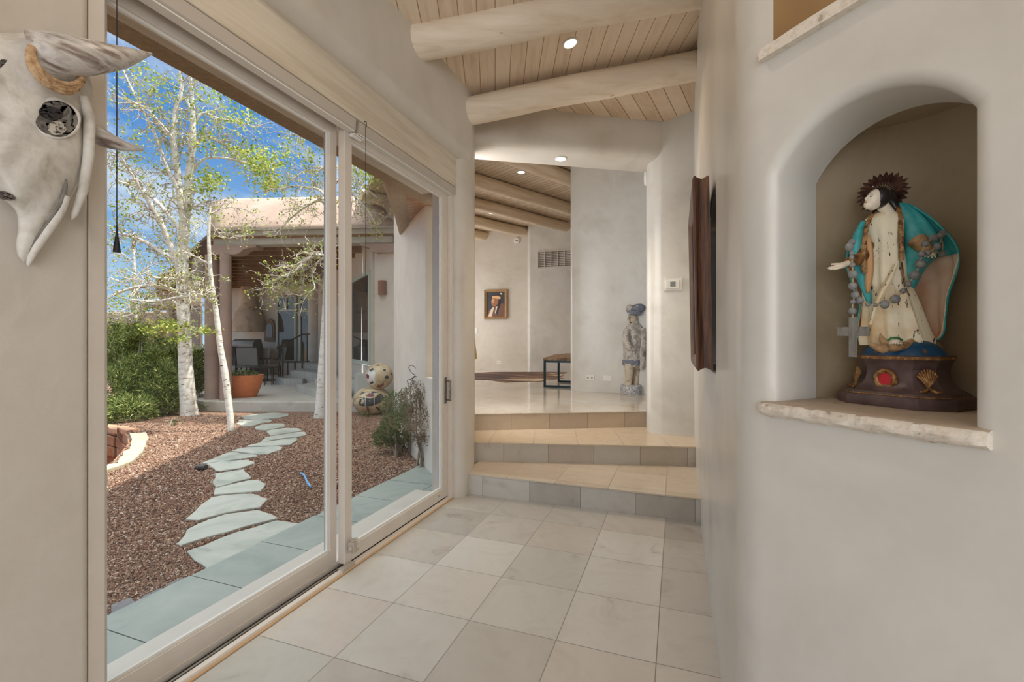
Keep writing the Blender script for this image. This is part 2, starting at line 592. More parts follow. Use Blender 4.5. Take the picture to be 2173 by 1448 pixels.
M['boards_b'] = board_mat('whitewashed_bay_board', Vector((math.cos(math.radians(19)), -math.sin(math.radians(19)), 0)), 0.118, [lin(198, 174, 146), lin(213, 192, 166), lin(220, 202, 178)], lin(150, 126, 98), 0.65, gw=0.03)
M['boards_far'] = board_mat('whitewashed_far_room_board', (0.463, 0.886, 0), 0.10, [lin(200, 180, 154), lin(216, 198, 174), lin(224, 208, 186)], lin(150, 128, 102), 0.65, gw=0.05)
M['boards_orange'] = board_mat('stained_soffit_board', (0.0, 1.0, 0.0), 0.09, [lin(150, 104, 62), lin(168, 122, 78), lin(140, 96, 56)], lin(96, 64, 36), 0.6)
M['log'] = grain_mat('pale_peeled_log', math.radians(22), [lin(206, 186, 160), lin(224, 208, 187), lin(232, 219, 201), lin(219, 202, 179)])
M['log_far'] = grain_mat('pale_far_room_log', math.radians(62.4), [lin(200, 176, 146), lin(220, 200, 174), lin(228, 212, 190)])
M['lintel'] = mottle('pale_rough_sawn_lintel', [lin(192, 178, 156), lin(208, 197, 178), lin(216, 206, 190)], 3.0, 0.6, 0.25, 30, (8, 0.5, 8), 6, spec=0.3, dist=0.004)
M['cream'] = mottle('cream_painted_frame', [lin(208, 198, 186), lin(216, 207, 196)], 5, 0.35, 0.03, 60, spec=0.45)
M['white_strip'] = plain('white_shade_bottom', lin(226, 224, 218), 0.45)
M['shade_front'] = plain('grey_beige_shade_cassette', lin(186, 177, 166), 0.5)
M['pine'] = mottle('honey_pine_edge', [lin(190, 152, 110), lin(206, 172, 132)], 4, 0.5, 0.05, 40, (10, 0.6, 10))
M['track_metal'] = plain('grey_track_metal', lin(132, 128, 122), 0.35, 0.85)
M['dark'] = plain('near_black_recess', lin(14, 13, 12), 0.7)
M['pewter'] = mottle('aged_pewter', [lin(96, 92, 84), lin(142, 138, 128)], 60, 0.35, 0.1, 200, metal=0.9)
M['greige'] = plain('greige_plastic', lin(178, 168, 156), 0.45)
M['black_cord'] = plain('black_cord', lin(20, 20, 26), 0.6)
M['glass'] = glass('door_glass', (0.90, 0.955, 0.955, 1))
M['white_plastic'] = plain('white_plastic', lin(224, 222, 216), 0.4)
M['grey_screen'] = plain('grey_lcd', lin(120, 124, 120), 0.3)
M['lamp'] = plain('lit_downlight', (1, 1, 1, 1), 0.5, emit=(1.0, 0.90, 0.76, 1), estr=9.0)
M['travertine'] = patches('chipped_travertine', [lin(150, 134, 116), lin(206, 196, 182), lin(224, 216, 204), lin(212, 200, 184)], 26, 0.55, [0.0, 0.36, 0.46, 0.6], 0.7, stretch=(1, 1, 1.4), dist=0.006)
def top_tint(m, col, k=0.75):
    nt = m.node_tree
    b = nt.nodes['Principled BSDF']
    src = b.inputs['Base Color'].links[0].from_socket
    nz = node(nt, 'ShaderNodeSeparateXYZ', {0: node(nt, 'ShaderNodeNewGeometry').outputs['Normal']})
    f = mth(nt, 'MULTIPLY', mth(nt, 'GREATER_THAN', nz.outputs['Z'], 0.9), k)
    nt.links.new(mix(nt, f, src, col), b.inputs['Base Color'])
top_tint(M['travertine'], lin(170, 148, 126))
M['trav_top'] = mottle('travertine_top', [lin(150, 128, 108), lin(186, 168, 148), lin(200, 184, 166)], 9, 0.4, 0.1, 40, (1.0, 1.0, 1), 6, distort=1.0)
M['niche_back'] = mottle('shaded_niche_plaster', [lin(160, 140, 114), lin(178, 160, 134), lin(188, 172, 148)], 2.4, 0.42, 0.15, 14, detail=7, rvar=0.06, distort=0.7)  # shading inside the niche put into a darker plaster colour
M['upper_niche'] = mottle('shaded_recess_plaster', [lin(140, 108, 70), lin(160, 128, 88)], 2.4, 0.5, 0.1, 14)  # recess shade and warm light put into the plaster colour
M['walnut'] = mottle('dark_red_brown_wood', [lin(44, 30, 24), lin(84, 56, 42), lin(122, 84, 62), lin(70, 46, 36)], 5, 0.4, 0.15, 30, (14, 14, 0.7), 7)
M['mirror'] = plain('mirror_glass', (0.82, 0.84, 0.88, 1), 0.03, 1.0)
# ================================================================== the setting: rooms
# ---- floors and steps
b = MB()
b.box(-1.76, -4.0, -0.12, 3.6, 3.46, 0.0)
struct(b.build('floor', M['tile'], smooth=False))

Z1, Z2, Z3 = 0.175, 0.35, 0.525
S2a, S2b = Vector((-1.80, 3.803, 0)), Vector((0.17, 4.315, 0))       # front line of the second step
S3a, S3b = Vector((-2.02, 4.262, 0)), Vector((-0.25, 5.128, 0))      # front line of the third
def front(a, bb, d):
    n = (bb - a).normalized()
    n = Vector((n.y, -n.x, 0))
    return a + n * d, bb + n * d
r = struct(MB().prism([(-1.70, 3.45), (0.20, 3.45), (0.20, 4.5), (-1.70, 4.0)], -0.1, Z1 - 0.012).build('floor_step_lowest', M['riser_a'], smooth=False))
t_ = struct(MB().prism([(-1.70, 3.442), (0.20, 3.442), (0.20, 4.5), (-1.70, 4.0)], Z1 - 0.012, Z1).build('floor_tread_lowest', M['tread_low'], smooth=False, bevel=0.002))
b0, b1 = front(S2a, S2b, 0.0)
c0, c1 = front(S2a, S2b, 0.008)
struct(MB().prism([b0[:2], b1[:2], (0.20, 4.9), (-0.1, 5.3), (-2.0, 4.4)], 0.0, Z2 - 0.012).build('floor_step_middle', M['riser_b'], smooth=False))
struct(MB().prism([c0[:2], c1[:2], (0.20, 4.9), (-0.1, 5.3), (-2.0, 4.4)], Z2 - 0.012, Z2).build('floor_tread_middle', M['tread_mid'], smooth=False, bevel=0.002))
b0, b1 = front(S3a, S3b, 0.0)
c0, c1 = front(S3a, S3b, 0.008)
far_poly = [(2.2, 5.6), (2.2, 11.0), (-6.2, 11.0), (-6.2, 9.3), (-5.3, 8.2), (-2.02, 4.28)]
struct(MB().prism([b0[:2], b1[:2]] + far_poly, 0.0, Z3 - 0.012).build('floor_step_top', M['riser_c'], smooth=False))
struct(MB().prism([c0[:2], c1[:2]] + far_poly, Z3 - 0.012, Z3).build('floor_upper', M['tile_upper'], smooth=False, bevel=0.002))

# ---- corridor ceiling
def ceil_z(x, y):
    return 3.32 + 0.22 * (x + 1.6) + 0.03 * (y - 3.0)
g = []
CE = [(-1.9, -4.0), (0.9, -4.0), (3.6, -4.0), (3.6, 2.0), (0.55, 4.42), (-1.9, 3.46)]
b = MB()
b.add([(x, y, ceil_z(x, y)) for x, y in CE] + [(x, y, ceil_z(x, y) + 0.12) for x, y in CE],
      [tuple(range(6)), tuple(range(11, 5, -1))] + [(i, (i + 1) % 6, 6 + (i + 1) % 6, 6 + i) for i in range(6)])
struct(b.build('ceiling', M['boards'], smooth=False))
# bay between the second log and the header
b = MB()
gl, gr = Vector((-1.72, 3.50, 3.40)), Vector((0.55, 4.42, 3.80))
hl, hr = Vector((-1.85, 3.80, 3.44)), Vector((0.50, 5.05, 3.44))
rows = []
for i in range(6):
    s = i / 5
    rows.append([tuple((gl.lerp(gr, j / 5)).lerp(hl.lerp(hr, j / 5), s)) for j in range(6)])
b.sheet(rows)
struct(b.build('ceiling_bay', M['boards_b'], smooth=False, solid=0.02))

# ---- far room ceiling
struct(MB().prism([(-6.4, 8.0), (-1.9, 3.7), (-0.2, 4.75), (2.3, 5.2), (2.3, 11.2), (-6.4, 11.2)], 4.10, 4.2).build('ceiling_far_room', M['boards_far'], smooth=False))

# ---- left wall round the sliding doors
b = MB()
b.prism([(-2.06, -4.0), (-1.71, -4.0)] + arc(-1.735, 0.86, 0.025, 0, 90, 5) + [(-2.06, 0.885)], -0.1, 2.75)
struct(b.build('wall_left', M['plaster_rough'], angle=50))
prof = [(-2.06, 2.75), (-1.69, 2.75)] + arc(-1.69, 2.84, 0.09, -90, 0, 8) + [(-1.60, 3.62), (-2.06, 3.62)]
b = MB()
b.extrude([(x, -4.0, z) for x, z in prof], (0, 7.44, 0))
struct(b.build('wall_left_above_doors', M['plaster_rough'], angle=50))
pier = [(-1.90, 3.315), (-1.725, 3.315)] + arc(-1.71, 3.395, 0.08, -90, 0, 8) + [(-1.63, 3.49)] + [(-1.66, 3.62), (-1.78, 3.84), (-1.93, 3.86), (-1.98, 3.74)]
b = MB()
b.prism(pier, -0.1, 3.62)
struct(b.build('wall_left_pier', M['plaster_rough'], angle=50))

# ---- right wall of the corridor, a rectangular recess in it
def hole_panel(org, eu, ew, outline, rect, depth, lip, name, mat, zoff=0):
    """Wall face with an opening: org + u*eu + v*Z, ew points into the wall. outline: list of (u, v) anticlockwise."""
    u0, v0, u1, v1 = rect
    n = len(outline)
    cu = sum(p[0] for p in outline) / n
    cv = sum(p[1] for p in outline) / n
    def on_rect(p):
        du, dv = p[0] - cu, p[1] - cv
        k = 1e9
        if du > 1e-9: k = min(k, (u1 - cu) / du)
        if du < -1e-9: k = min(k, (u0 - cu) / du)
        if dv > 1e-9: k = min(k, (v1 - cv) / dv)
        if dv < -1e-9: k = min(k, (v0 - cv) / dv)
        return (cu + du * k, cv + dv * k)
    outer = [on_rect(p) for p in outline]
    for c in ((u0, v0), (u1, v0), (u1, v1), (u0, v1)):
        i = min(range(n), key=lambda q: (outer[q][0] - c[0]) ** 2 + (outer[q][1] - c[1]) ** 2)
        outer[i] = c
    def off(d):
        res = []
        for i in range(n):
            a, p, c = outline[i - 1], outline[i], outline[(i + 1) % n]
            t1 = Vector((p[0] - a[0], p[1] - a[1])); t2 = Vector((c[0] - p[0], c[1] - p[1]))
            t1 = t1.normalized() if t1.length > 1e-9 else t2.normalized()
            t2 = t2.normalized() if t2.length > 1e-9 else t1
            nn = Vector((t1.y + t2.y, -(t1.x + t2.x)))
            nn.normalize()
            k = 1 / max(0.6, nn.dot(Vector((t1.y, -t1.x))))
            res.append((p[0] + nn.x * d * k, p[1] + nn.y * d * k))
        return res
    def P(uv, w):
        return tuple(Vector(org) + Vector(eu) * uv[0] + Vector((0, 0, 1)) * uv[1] + Vector(ew) * w)
    rings = [[P(p, 0) for p in outer]]
    K = 7
    for k in range(K + 1):
        a = PI / 2 * k / K
        rings.append([P(p, lip * (1 - math.cos(a))) for p in off(lip * (1 - math.sin(a)))])
    rings.append([P(p, depth) for p in outline])
    return rings

def strip(b, rings):
    n = len(rings[0])
    b.loft(rings, True, False)

WX = 0.155
RTOP = 4.05
b = MB()
rect_out = []
y0, y1, v0, v1 = 2.12, 3.08, 1.14, 1.95
for k in range(12): rect_out.append((y1 - (y1 - y0) * k / 12, v0))      # along u = y, seen from the corridor u runs towards -y
for k in range(10): rect_out.append((y0, v0 + (v1 - v0) * k / 10))
for k in range(12): rect_out.append((y0 + (y1 - y0) * k / 12, v1))
for k in range(10): rect_out.append((y1, v1 - (v1 - v0) * k / 10))
rect_out = [(-p[0], p[1]) for p in rect_out]
YC, RC = 1.36, 0.155
TL = RC * math.tan(math.radians(22.5))
rings = hole_panel((WX, 0, 0), (0, -1, 0), (1, 0, 0), rect_out, (-5.0, 0.0, -(YC + TL), RTOP), 0.22, 0.012, 'x', None)
strip(b, rings)
b.box(WX + 0.221, 1.9, 1.0, WX + 0.25, 3.3, 2.1)
# round corner into the niche wall
ring0, ring1 = [], []
ca = (WX + RC, YC + TL)
pts = [(ca[0] - RC * math.cos(math.radians(a)), ca[1] - RC * math.sin(math.radians(a))) for a in np.linspace(0, 45, 13)]
b.sheet([[(x, y, 0.0) for x, y in pts], [(x, y, RTOP) for x, y in pts]])
struct(b.build('wall_right', M['plaster'], angle=60))
b = MB()
b.box(WX + 0.206, 2.10, 1.11, WX + 0.216, 3.10, 1.97)
b.box(WX + 0.02, 2.1215, 1.142, WX + 0.205, 2.123, 1.948)
struct(b.build('wall_right_recess_lining', M['dark'], smooth=False))

# ---- niche wall at 45 degrees
E2 = Vector((1, -1, 0)).normalized()       # along the wall, to the right in the photograph
N2 = Vector((1, 1, 0)).normalized()        # into the wall
V0 = Vector((WX, YC, 0))                   # corner where the two wall planes would meet
def npt(u, w, z):
    p = V0 + E2 * u + N2 * w
    return Vector((p.x, p.y, z))
uL, uR = 0.100, 0.468                       # niche jambs
SILL, SPR, TOP = 1.117, 1.690, 1.798
outl = []
NB = 10
for k in range(NB): outl.append((uL + (uR - uL) * k / NB, SILL))
for k in range(8): outl.append((uR, SILL + (SPR - SILL) * k / 8))
rise, half = TOP - SPR, (uR - uL) / 2
Rr = (half * half + rise * rise) / (2 * rise)
a0 = math.asin(half / Rr)
for k in range(20):
    a = a0 - 2 * a0 * k / 20
    outl.append(((uL + uR) / 2 + Rr * math.sin(a), TOP - Rr + Rr * math.cos(a)))
for k in range(8): outl.append((uL, SPR - (SPR - SILL) * k / 8))
LEDGE = 1.985
rings = hole_panel(V0, E2, N2, outl, (TL, 0.0, 1.0, LEDGE), 0.17, 0.028, 'x', None)
b = MB()
strip(b, rings)
b.add([npt(1.0, 0, 0), npt(4.6, 0, 0), npt(4.6, 0, LEDGE), npt(1.0, 0, LEDGE)], [(0, 1, 2, 3)])
b.add([npt(1.0, 0, LEDGE), npt(4.6, 0, LEDGE), npt(4.6, 0, RTOP), npt(3.0, 0, RTOP), npt(3.0, 0, LEDGE)], [(1, 2, 3, 4)])
struct(b.build('wall_niche', M['plaster'], angle=60))
# curved back of the statue niche
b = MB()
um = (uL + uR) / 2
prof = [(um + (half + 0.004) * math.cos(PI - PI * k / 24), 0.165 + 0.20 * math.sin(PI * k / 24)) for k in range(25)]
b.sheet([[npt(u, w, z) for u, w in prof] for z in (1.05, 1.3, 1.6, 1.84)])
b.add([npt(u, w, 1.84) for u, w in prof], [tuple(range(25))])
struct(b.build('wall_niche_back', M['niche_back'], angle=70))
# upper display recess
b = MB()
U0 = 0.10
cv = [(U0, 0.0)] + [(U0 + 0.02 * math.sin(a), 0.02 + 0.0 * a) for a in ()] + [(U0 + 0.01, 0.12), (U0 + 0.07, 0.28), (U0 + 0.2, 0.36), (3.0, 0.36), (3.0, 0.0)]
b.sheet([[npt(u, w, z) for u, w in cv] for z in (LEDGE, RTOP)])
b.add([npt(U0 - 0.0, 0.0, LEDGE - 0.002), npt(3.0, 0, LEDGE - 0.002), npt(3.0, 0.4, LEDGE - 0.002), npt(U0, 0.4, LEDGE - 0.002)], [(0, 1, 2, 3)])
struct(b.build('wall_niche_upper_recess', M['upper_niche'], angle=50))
b = MB()
b.add([npt(TL, 0, LEDGE), npt(U0, 0, LEDGE), npt(U0, 0, RTOP), npt(TL, 0, RTOP)], [(0, 1, 2, 3)])
struct(b.build('wall_niche_corner', M['plaster'], smooth=False))

# ---- rear of the house behind the camera: wall with a wide window
b = MB()
b.box(-2.06, -4.2, 0, -1.2, -4.0, 4.4)
b.box(2.4, -4.2, 0, 3.8, -4.0, 4.4)
b.box(-1.2, -4.2, 0, 2.4, -4.0, 0.5)
b.box(-1.2, -4.2, 2.9, 2.4, -4.0, 4.4)
struct(b.build('wall_rear', M['plaster_rough'], smooth=False))
b = MB()
b.box(3.4, -4.0, 0, 3.6, -1.8, 0.4)
b.box(3.4, -4.0, 3.0, 3.6, -1.8, 4.6)
struct(b.build('wall_rear_side', M['plaster_rough'], smooth=False))  # unseen side opening invented for the added fill lamp

# ---- column at the right of the steps and the wall it ends
colm = [(0.6, 5.4), (-0.20, 5.4), (-0.300, 5.15)]
colm += smooth_pts([(-0.308, 5.09), (-0.295, 4.92), (-0.238, 4.79), (-0.138, 4.716)], 4)
colm += [(0.02, 4.718), (0.6, 4.735)]
struct(MB().prism([tuple(p[:2]) for p in colm], 0.3, 3.50).build('wall_end_column', M['plaster'], angle=50))
# header beam of plaster over the steps
hf0, hf1 = Vector((-1.90, 3.665, 0)), Vector((0.6, 5.17, 0))
hd = (hf1 - hf0).normalized()
hn = Vector((-hd.y, hd.x, 0))
def hp(s, d, z):
    p = hf0 + hd * s + hn * d
    return (p.x, p.y, z)
b = MB()
sec = [(0.0, 4.25), (0.0, 3.20)] + [(0.09 - 0.09 * math.cos(math.radians(a)), 3.17 - 0.085 * math.sin(math.radians(a))) for a in np.linspace(0, 90, 8)] + [(0.40, 3.085), (0.44, 3.12), (0.44, 4.25)]
L = (hf1 - hf0).length
b.loft([[hp(-0.1, d, z) for d, z in sec], [hp(L, d, z) for d, z in sec]], True, True)
struct(b.build('wall_header', M['plaster_rough'], angle=50))

# ---- far room walls
pr = [(2.2, 6.60), (-0.30, 6.66), (-0.88, 6.69)] + smooth_pts([(-1.34, 6.70), (-1.47, 6.74), (-1.525, 6.84), (-1.50, 7.0)], 4) + [(-1.36, 7.3), (-0.6, 7.5), (2.2, 7.2)]
struct(MB().prism([tuple(p[:2]) for p in pr], Z3 - 0.02, 4.12).build('wall_far_pier', M['plaster'], angle=50))
struct(MB().box(-6.4, 10.82, 0.3, 2.4, 11.0, 4.2).build('wall_far', M['plaster_rough'], smooth=False))
pn = [(2.2, 10.83)] + [(2.2, 10.55)] + [(-3.36, 10.60)] + arc(-3.36, 10.70, 0.10, 270, 180, 6) + [(-3.46, 10.83)]
struct(MB().prism([tuple(p[:2]) for p in pn], Z3 - 0.02, 4.12).build('wall_far_panel', M['plaster'], angle=50))
struct(MB().box(2.2, 5.0, 0.3, 2.4, 11.0, 4.2).build('wall_far_right', M['plaster'], smooth=False))
# outer wall of the far room, running diagonally out beside the garden (opening near the pier added for the fill lamp)
A_, B_ = Vector((-2.02, 3.72, 0)), Vector((-5.06, 7.42, 0))
dd = (B_ - A_).normalized()
dn = Vector((dd.y, -dd.x, 0))
if dn.x < 0: dn = -dn
def tw(s, d, bulge=0.0):
    p = A_ + dd * s + dn * d
    return (p.x, p.y)
Lt = (B_ - A_).length
def bow(s): return -0.18 * math.sin(PI * min(1, max(0, s / Lt)))
def seg(s0, s1, z0, z1, bm):
    n = 10
    out = [tw(s0 + (s1 - s0) * k / n, bow(s0 + (s1 - s0) * k / n)) for k in range(n + 1)]
    inn = [tw(s0 + (s1 - s0) * k / n, 0.30) for k in range(n, -1, -1)]
    bm.prism(out + inn, z0, z1)
b = MB()
seg(0, 0.12, -0.2, 4.12, b)
seg(0.12, 0.60, -0.2, 0.9, b)
seg(0.12, 0.60, 3.1, 4.12, b)
seg(0.60, 2.4, -0.2, 4.12, b)
seg(2.4, Lt, -0.2, 3.45, b)
struct(b.build('wall_tower', M['stucco'], angle=50))
# side wall with a wide window opening: from the tower to the far wall
b = MB()
b.prism([(-5.06, 7.42), (-4.80, 7.60), (-4.80, 7.70), (-5.25, 7.90)], -0.2, 3.45)
b.box(-6.4, 10.0, 0.3, -6.2, 10.9, 4.2)
b.box(-6.4, 7.9, 3.4, -6.2, 10.0, 4.2)
struct(b.build('wall_far_left', M['stucco'], smooth=False))
# unseen roof mass, height and edge shaped to set the garden's shadow line
b = MB()
b.prism([(-2.06, -4.2), (3.8, -4.2), (3.8, 11.2), (-6.4, 11.2), (-6.4, 10.6), (-2.06 - 0.614 * 4.9, 8.6), (-2.06, 3.7)], 4.42, 6.22)
struct(b.build('roof', M['stucco'], smooth=False))
struct(MB().prism([(-2.06, -4.2), (-1.98, -4.2), (-1.98, 3.7), (-2.06, 3.7)], 3.6, 4.5).build('wall_left_parapet', M['stucco'], smooth=False))
# ================================================================== sliding doors
def frame_panel(name, xo, xi, ya, yb, za, zb, stile, top, bot, label):
    """One glazed panel: frame of two stiles and two rails with a small glazing bead, glass in the middle."""
    root = bpy.data.objects.new(name, None)
    root.location = ((xo + xi) / 2, (ya + yb) / 2, za)
    root['label'] = label
    root['kind'] = 'structure'
    COL.objects.link(root)
    b = MB()
    b.box(xo, ya, za, xi, ya + stile[0], zb)
    b.box(xo, yb - stile[1], za, xi, yb, zb)
    b.box(xo, ya + stile[0], za, xi, yb - stile[1], za + bot)
    b.box(xo, ya + stile[0], zb - top, xi, yb - stile[1], zb)
    b.build('panel_frame', M['cream'], root, smooth=False, bevel=0.003)
    y0, y1, z0, z1 = ya + stile[0], yb - stile[1], za + bot, zb - top
    w = 0.012
    b = MB()
    for (a, c, d, e) in ((y0, z0, y1, z0 + w), (y0, z1 - w, y1, z1), (y0, z0 + w, y0 + w, z1 - w), (y1 - w, z0 + w, y1, z1 - w)):
        b.box(xi - 0.022, a, c, xi - 0.010, d, e)
    b.build('glazing_bead', M['white_strip'], root, smooth=False)
    b = MB()
    b.box((xo + xi) / 2 - 0.003, y0 - 0.004, z0 - 0.004, (xo + xi) / 2 + 0.003, y1 + 0.004, z1 + 0.004)
    b.v, b.f, b.mi = [], [], []
    xm = (xo + xi) / 2
    b.add([(xm, y0 - 0.004, z0 - 0.004), (xm, y1 + 0.004, z0 - 0.004), (xm, y1 + 0.004, z1 + 0.004), (xm, y0 - 0.004, z1 + 0.004)], [(0, 1, 2, 3)])
    b.build('glass_pane', M['glass'], root, smooth=False, recalc=False)
    return root

d1 = frame_panel('door_1', -1.845, -1.800, 0.925, 2.075, 0.032, 2.492, (0.045, 0.052), 0.060, 0.078, 'cream framed glass door panel nearer the cow skull')
d2 = frame_panel('door_2', -1.785, -1.740, 2.070, 3.280, 0.028, 2.480, (0.058, 0.090), 0.066, 0.080, 'cream framed sliding glass door panel with pewter handle')
b = MB()
b.box(-1.7405, 3.222, 0.775, -1.734, 3.258, 0.985)
b.build('handle_plate', M['pewter'], d2, smooth=False, bevel=0.004)
hnd = MB()
hx, hy = -1.700, 3.240
pts = [(-1.738, hy, 0.955), (-1.712, hy, 0.957), (hx, hy, 0.945), (hx, hy, 0.90), (hx + 0.004, hy, 0.88), (hx, hy, 0.86), (hx, hy, 0.82), (-1.712, hy, 0.806), (-1.738, hy, 0.808)]
hnd.tube(smooth_pts(pts, 3), [0.0075 if 8 < i < 18 else 0.0060 for i in range(25)], 8)
hnd.ball((hx + 0.002, hy, 0.955), 0.011, 8, 6).ball((hx + 0.002, hy, 0.808), 0.011, 8, 6).ball((hx + 0.002, hy, 0.88), (0.0105, 0.0105, 0.006), 8, 6)
hnd.build('handle', M['pewter'], d2, angle=60)
b = MB()
for y in (2.175, 3.135):
    p = Vector((-1.7385, y, 0.070))
    b.tube([p, p + Vector((0.002, 0, 0))], 0.008, 12)
b.build('weep_cap', M['greige'], d2)
# latch on the meeting stile
b = MB()
c = Vector((-1.712, 2.100, 0.118))
b.obox(c, (0.020, 0, 0), (0, 0.016, 0), (0, 0, 0.030))
b.tube([c + Vector((0, 0, 0.028)), c + Vector((0, 0, 0.046))], [0.013, 0.015], 10)
b.ball(c + Vector((0.006, -0.022, -0.002)), (0.012, 0.014, 0.016), 8, 6)
b.ball(c + Vector((0.012, 0.018, 0.042)), (0.009, 0.009, 0.007), 8, 6)
b.build('foot_latch', M['greige'], d2, bevel=0.003)

# casing, head, sill and track round the doors
b = MB()
b.box(-1.87, 0.885, 0.0, -1.722, 0.930, 2.56)
b.box(-1.87, 0.930, 0.0, -1.795, 0.942, 2.56)
b.box(-1.87, 3.282, 0.0, -1.716, 3.314, 2.56)
b.box(-1.722, 3.296, 0.0, -1.708, 3.316, 2.56)
b.box(-1.87, 0.93, 2.494, -1.75, 3.282, 2.56)
struct(b.build('trim_1', M['cream'], smooth=False, bevel=0.003), 'cream painted casing round the sliding glass doors')
b = MB()
b.box(-2.06, 0.885, -0.10, -1.792, 3.315, 0.030)
b.box(-1.800, 0.93, 0.0, -1.796, 3.28, 0.034)
struct(b.build('trim_2', M['cream'], smooth=False), 'cream sill under the glass doors')
b = MB()
b.extrude([(-1.738, 0.885, 0.0), (-1.712, 0.885, 0.0), (-1.712, 0.885, 0.012), (-1.716, 0.885, 0.020), (-1.738, 0.885, 0.024)], (0, 2.43, 0))
struct(b.build('trim_3', M['cream'], smooth=False, bevel=0.002), 'cream wooden threshold strip along the tiled floor')
b = MB()
b.extrude([(-1.712, 0.885, 0.0), (-1.705, 0.885, 0.0), (-1.705, 0.885, 0.006), (-1.712, 0.885, 0.011)], (0, 2.43, 0))
struct(b.build('trim_4', M['pine'], smooth=False), 'thin honey coloured edging between threshold and floor')
b = MB()
b.box(-1.792, 0.885, -0.05, -1.738, 3.28, 0.004)
struct(b.build('trim_5', M['dark'], smooth=False), 'dark track groove in front of the fixed glass panel')
b = MB()
b.tube([(-1.757, 0.90, 0.013), (-1.757, 2.066, 0.013)], 0.009, 8)
struct(b.build('trim_6', M['track_metal']), 'grey metal slide rail in the door track')
b = MB()
b.box(-1.742, 2.02, 0.018, -1.710, 2.12, 0.030)
b.box(-1.714, 2.02, 0.004, -1.709, 2.12, 0.030)
struct(b.build('trim_7', M['greige'], smooth=False, bevel=0.002), 'greige clip over the threshold below the latch')

# ---- lintel, shade cassettes, their cords
b = MB()
b.box(-2.04, -1.2, 2.52, -1.682, 3.372, 2.762)
tag(b.build('lintel_beam', M['lintel'], smooth=False, bevel=0.006), 'long pale rough-sawn wooden beam above the glass doors', 'beam')
def cassette(y0, y1, label):
    r = thing('shade_cassette', label, 'shade', (-1.71, (y0 + y1) / 2, 2.45), 'roller shade cassettes above the glass doors')
    b = MB()
    b.extrude([(-1.748, y0, 2.452), (-1.694, y0, 2.446), (-1.694, y0, 2.452), (-1.740, y0, 2.458)], (0, y1 - y0, 0))
    b.build('bottom_strip', M['white_strip'], r, smooth=False)
    b = MB()
    b.extrude([(-1.750, y0, 2.4585), (-1.694, y0, 2.4525), (-1.688, y0, 2.460), (-1.686, y0, 2.515), (-1.700, y0, 2.520), (-1.750, y0, 2.520)], (0, y1 - y0, 0))
    b.build('cassette_front', M['shade_front'], r, smooth=False)
    return r
c1_ = cassette(-0.4, 2.098, 'longer grey beige shade cassette over the panel beside the cow skull')
c2_ = cassette(2.135, 3.372, 'shorter grey beige shade cassette over the door with handle')
b = MB()
b.box(-1.752, 2.102, 2.436, -1.700, 2.185, 2.443)
b.tube([(-1.724, 2.104, 2.437), (-1.724, 2.18, 2.437)], 0.012, 8)
b.build('end_bracket', M['white_strip'], c2_, smooth=True)
def cord(px, x, ytop, ybot, label, tz=2.46, big=1.0):
    p = onx(px, 724, x)
    r = thing('pull_cord', label, 'cord', (p.x, p.y, tz), None)
    zb = onx(px, ybot, x).z
    k = 0.085 * big
    MB().tube([(p.x, p.y, tz), (p.x, p.y, zb + k * 0.9)], 0.0016, 6).build('cord', M['black_cord'], r)
    MB().lathe([(0.0018, zb + k), (0.004, zb + k * 0.6), (0.0105, zb), (0.0100, zb - 0.002)], (p.x, p.y, 0), 10).build('cord_tassel', M['black_cord'], r)
    return r
cord(248, -1.690, 0, 534, 'black pull cord with tassel hanging beside the cow skull', 2.452)
cr = cord(776, -1.684, 0, 620, 'black pull cord hanging before the panel with handle', 2.50, 1.0)
b = MB()
p = onx(776, 262, -1.684)
b.tube([(p.x, p.y - 0.02, p.z), (p.x + 0.012, p.y - 0.01, p.z + 0.004), (p.x + 0.006, p.y, p.z - 0.006), (p.x, p.y, 2.5)], 0.0022, 6)
b.build('hook', M['dark'], cr)

# ================================================================== log beams
random.seed(5)
def log(name, p0, p1, r0, r1, mat, label, group):
    p0, p1 = Vector(p0), Vector(p1)
    n = 26
    pts, rad = [], []
    d = (p1 - p0)
    side = d.cross(Vector((0, 0, 1))).normalized()
    for i in range(n + 1):
        s = i / n
        pts.append(p0 + d * s + side * (0.006 * math.sin(s * 9 + r0 * 90)) + Vector((0, 0, 0.005 * math.sin(s * 13 + p0.y))))
        rad.append((r0 + (r1 - r0) * s) * (1 + 0.012 * math.sin(s * 21 + p0.x * 5)))
    o = MB().tube(pts, rad, 24).build(name, mat, angle=60)
    tag(o, label, 'beam', group)
    return o
VD = Vector((0.927, 0.375, 0.215))
def viga(px, ptop, pbot, xw, label, ln=2.9):
    a = onx(px, ptop, xw); c_ = onx(px, pbot, xw)
    rr = (a.z - c_.z) / 2
    m = (a + c_) / 2
    p0 = m - VD * 0.25
    log('log_beam', p0, p0 + VD * ln, rr * 0.97, rr * 1.05, M['log'], label, 'log beams under the corridor ceiling')
viga(1001, 205, 262, -1.60, 'pale round log beam over the steps, next to the plaster header', 2.55)
viga(891, 50, 124, -1.60, 'thick pale round log beam nearer the viewer, before the lit downlight', 3.2)
m0 = Vector((-1.60, 2.02, 3.20)) - VD * 0.25

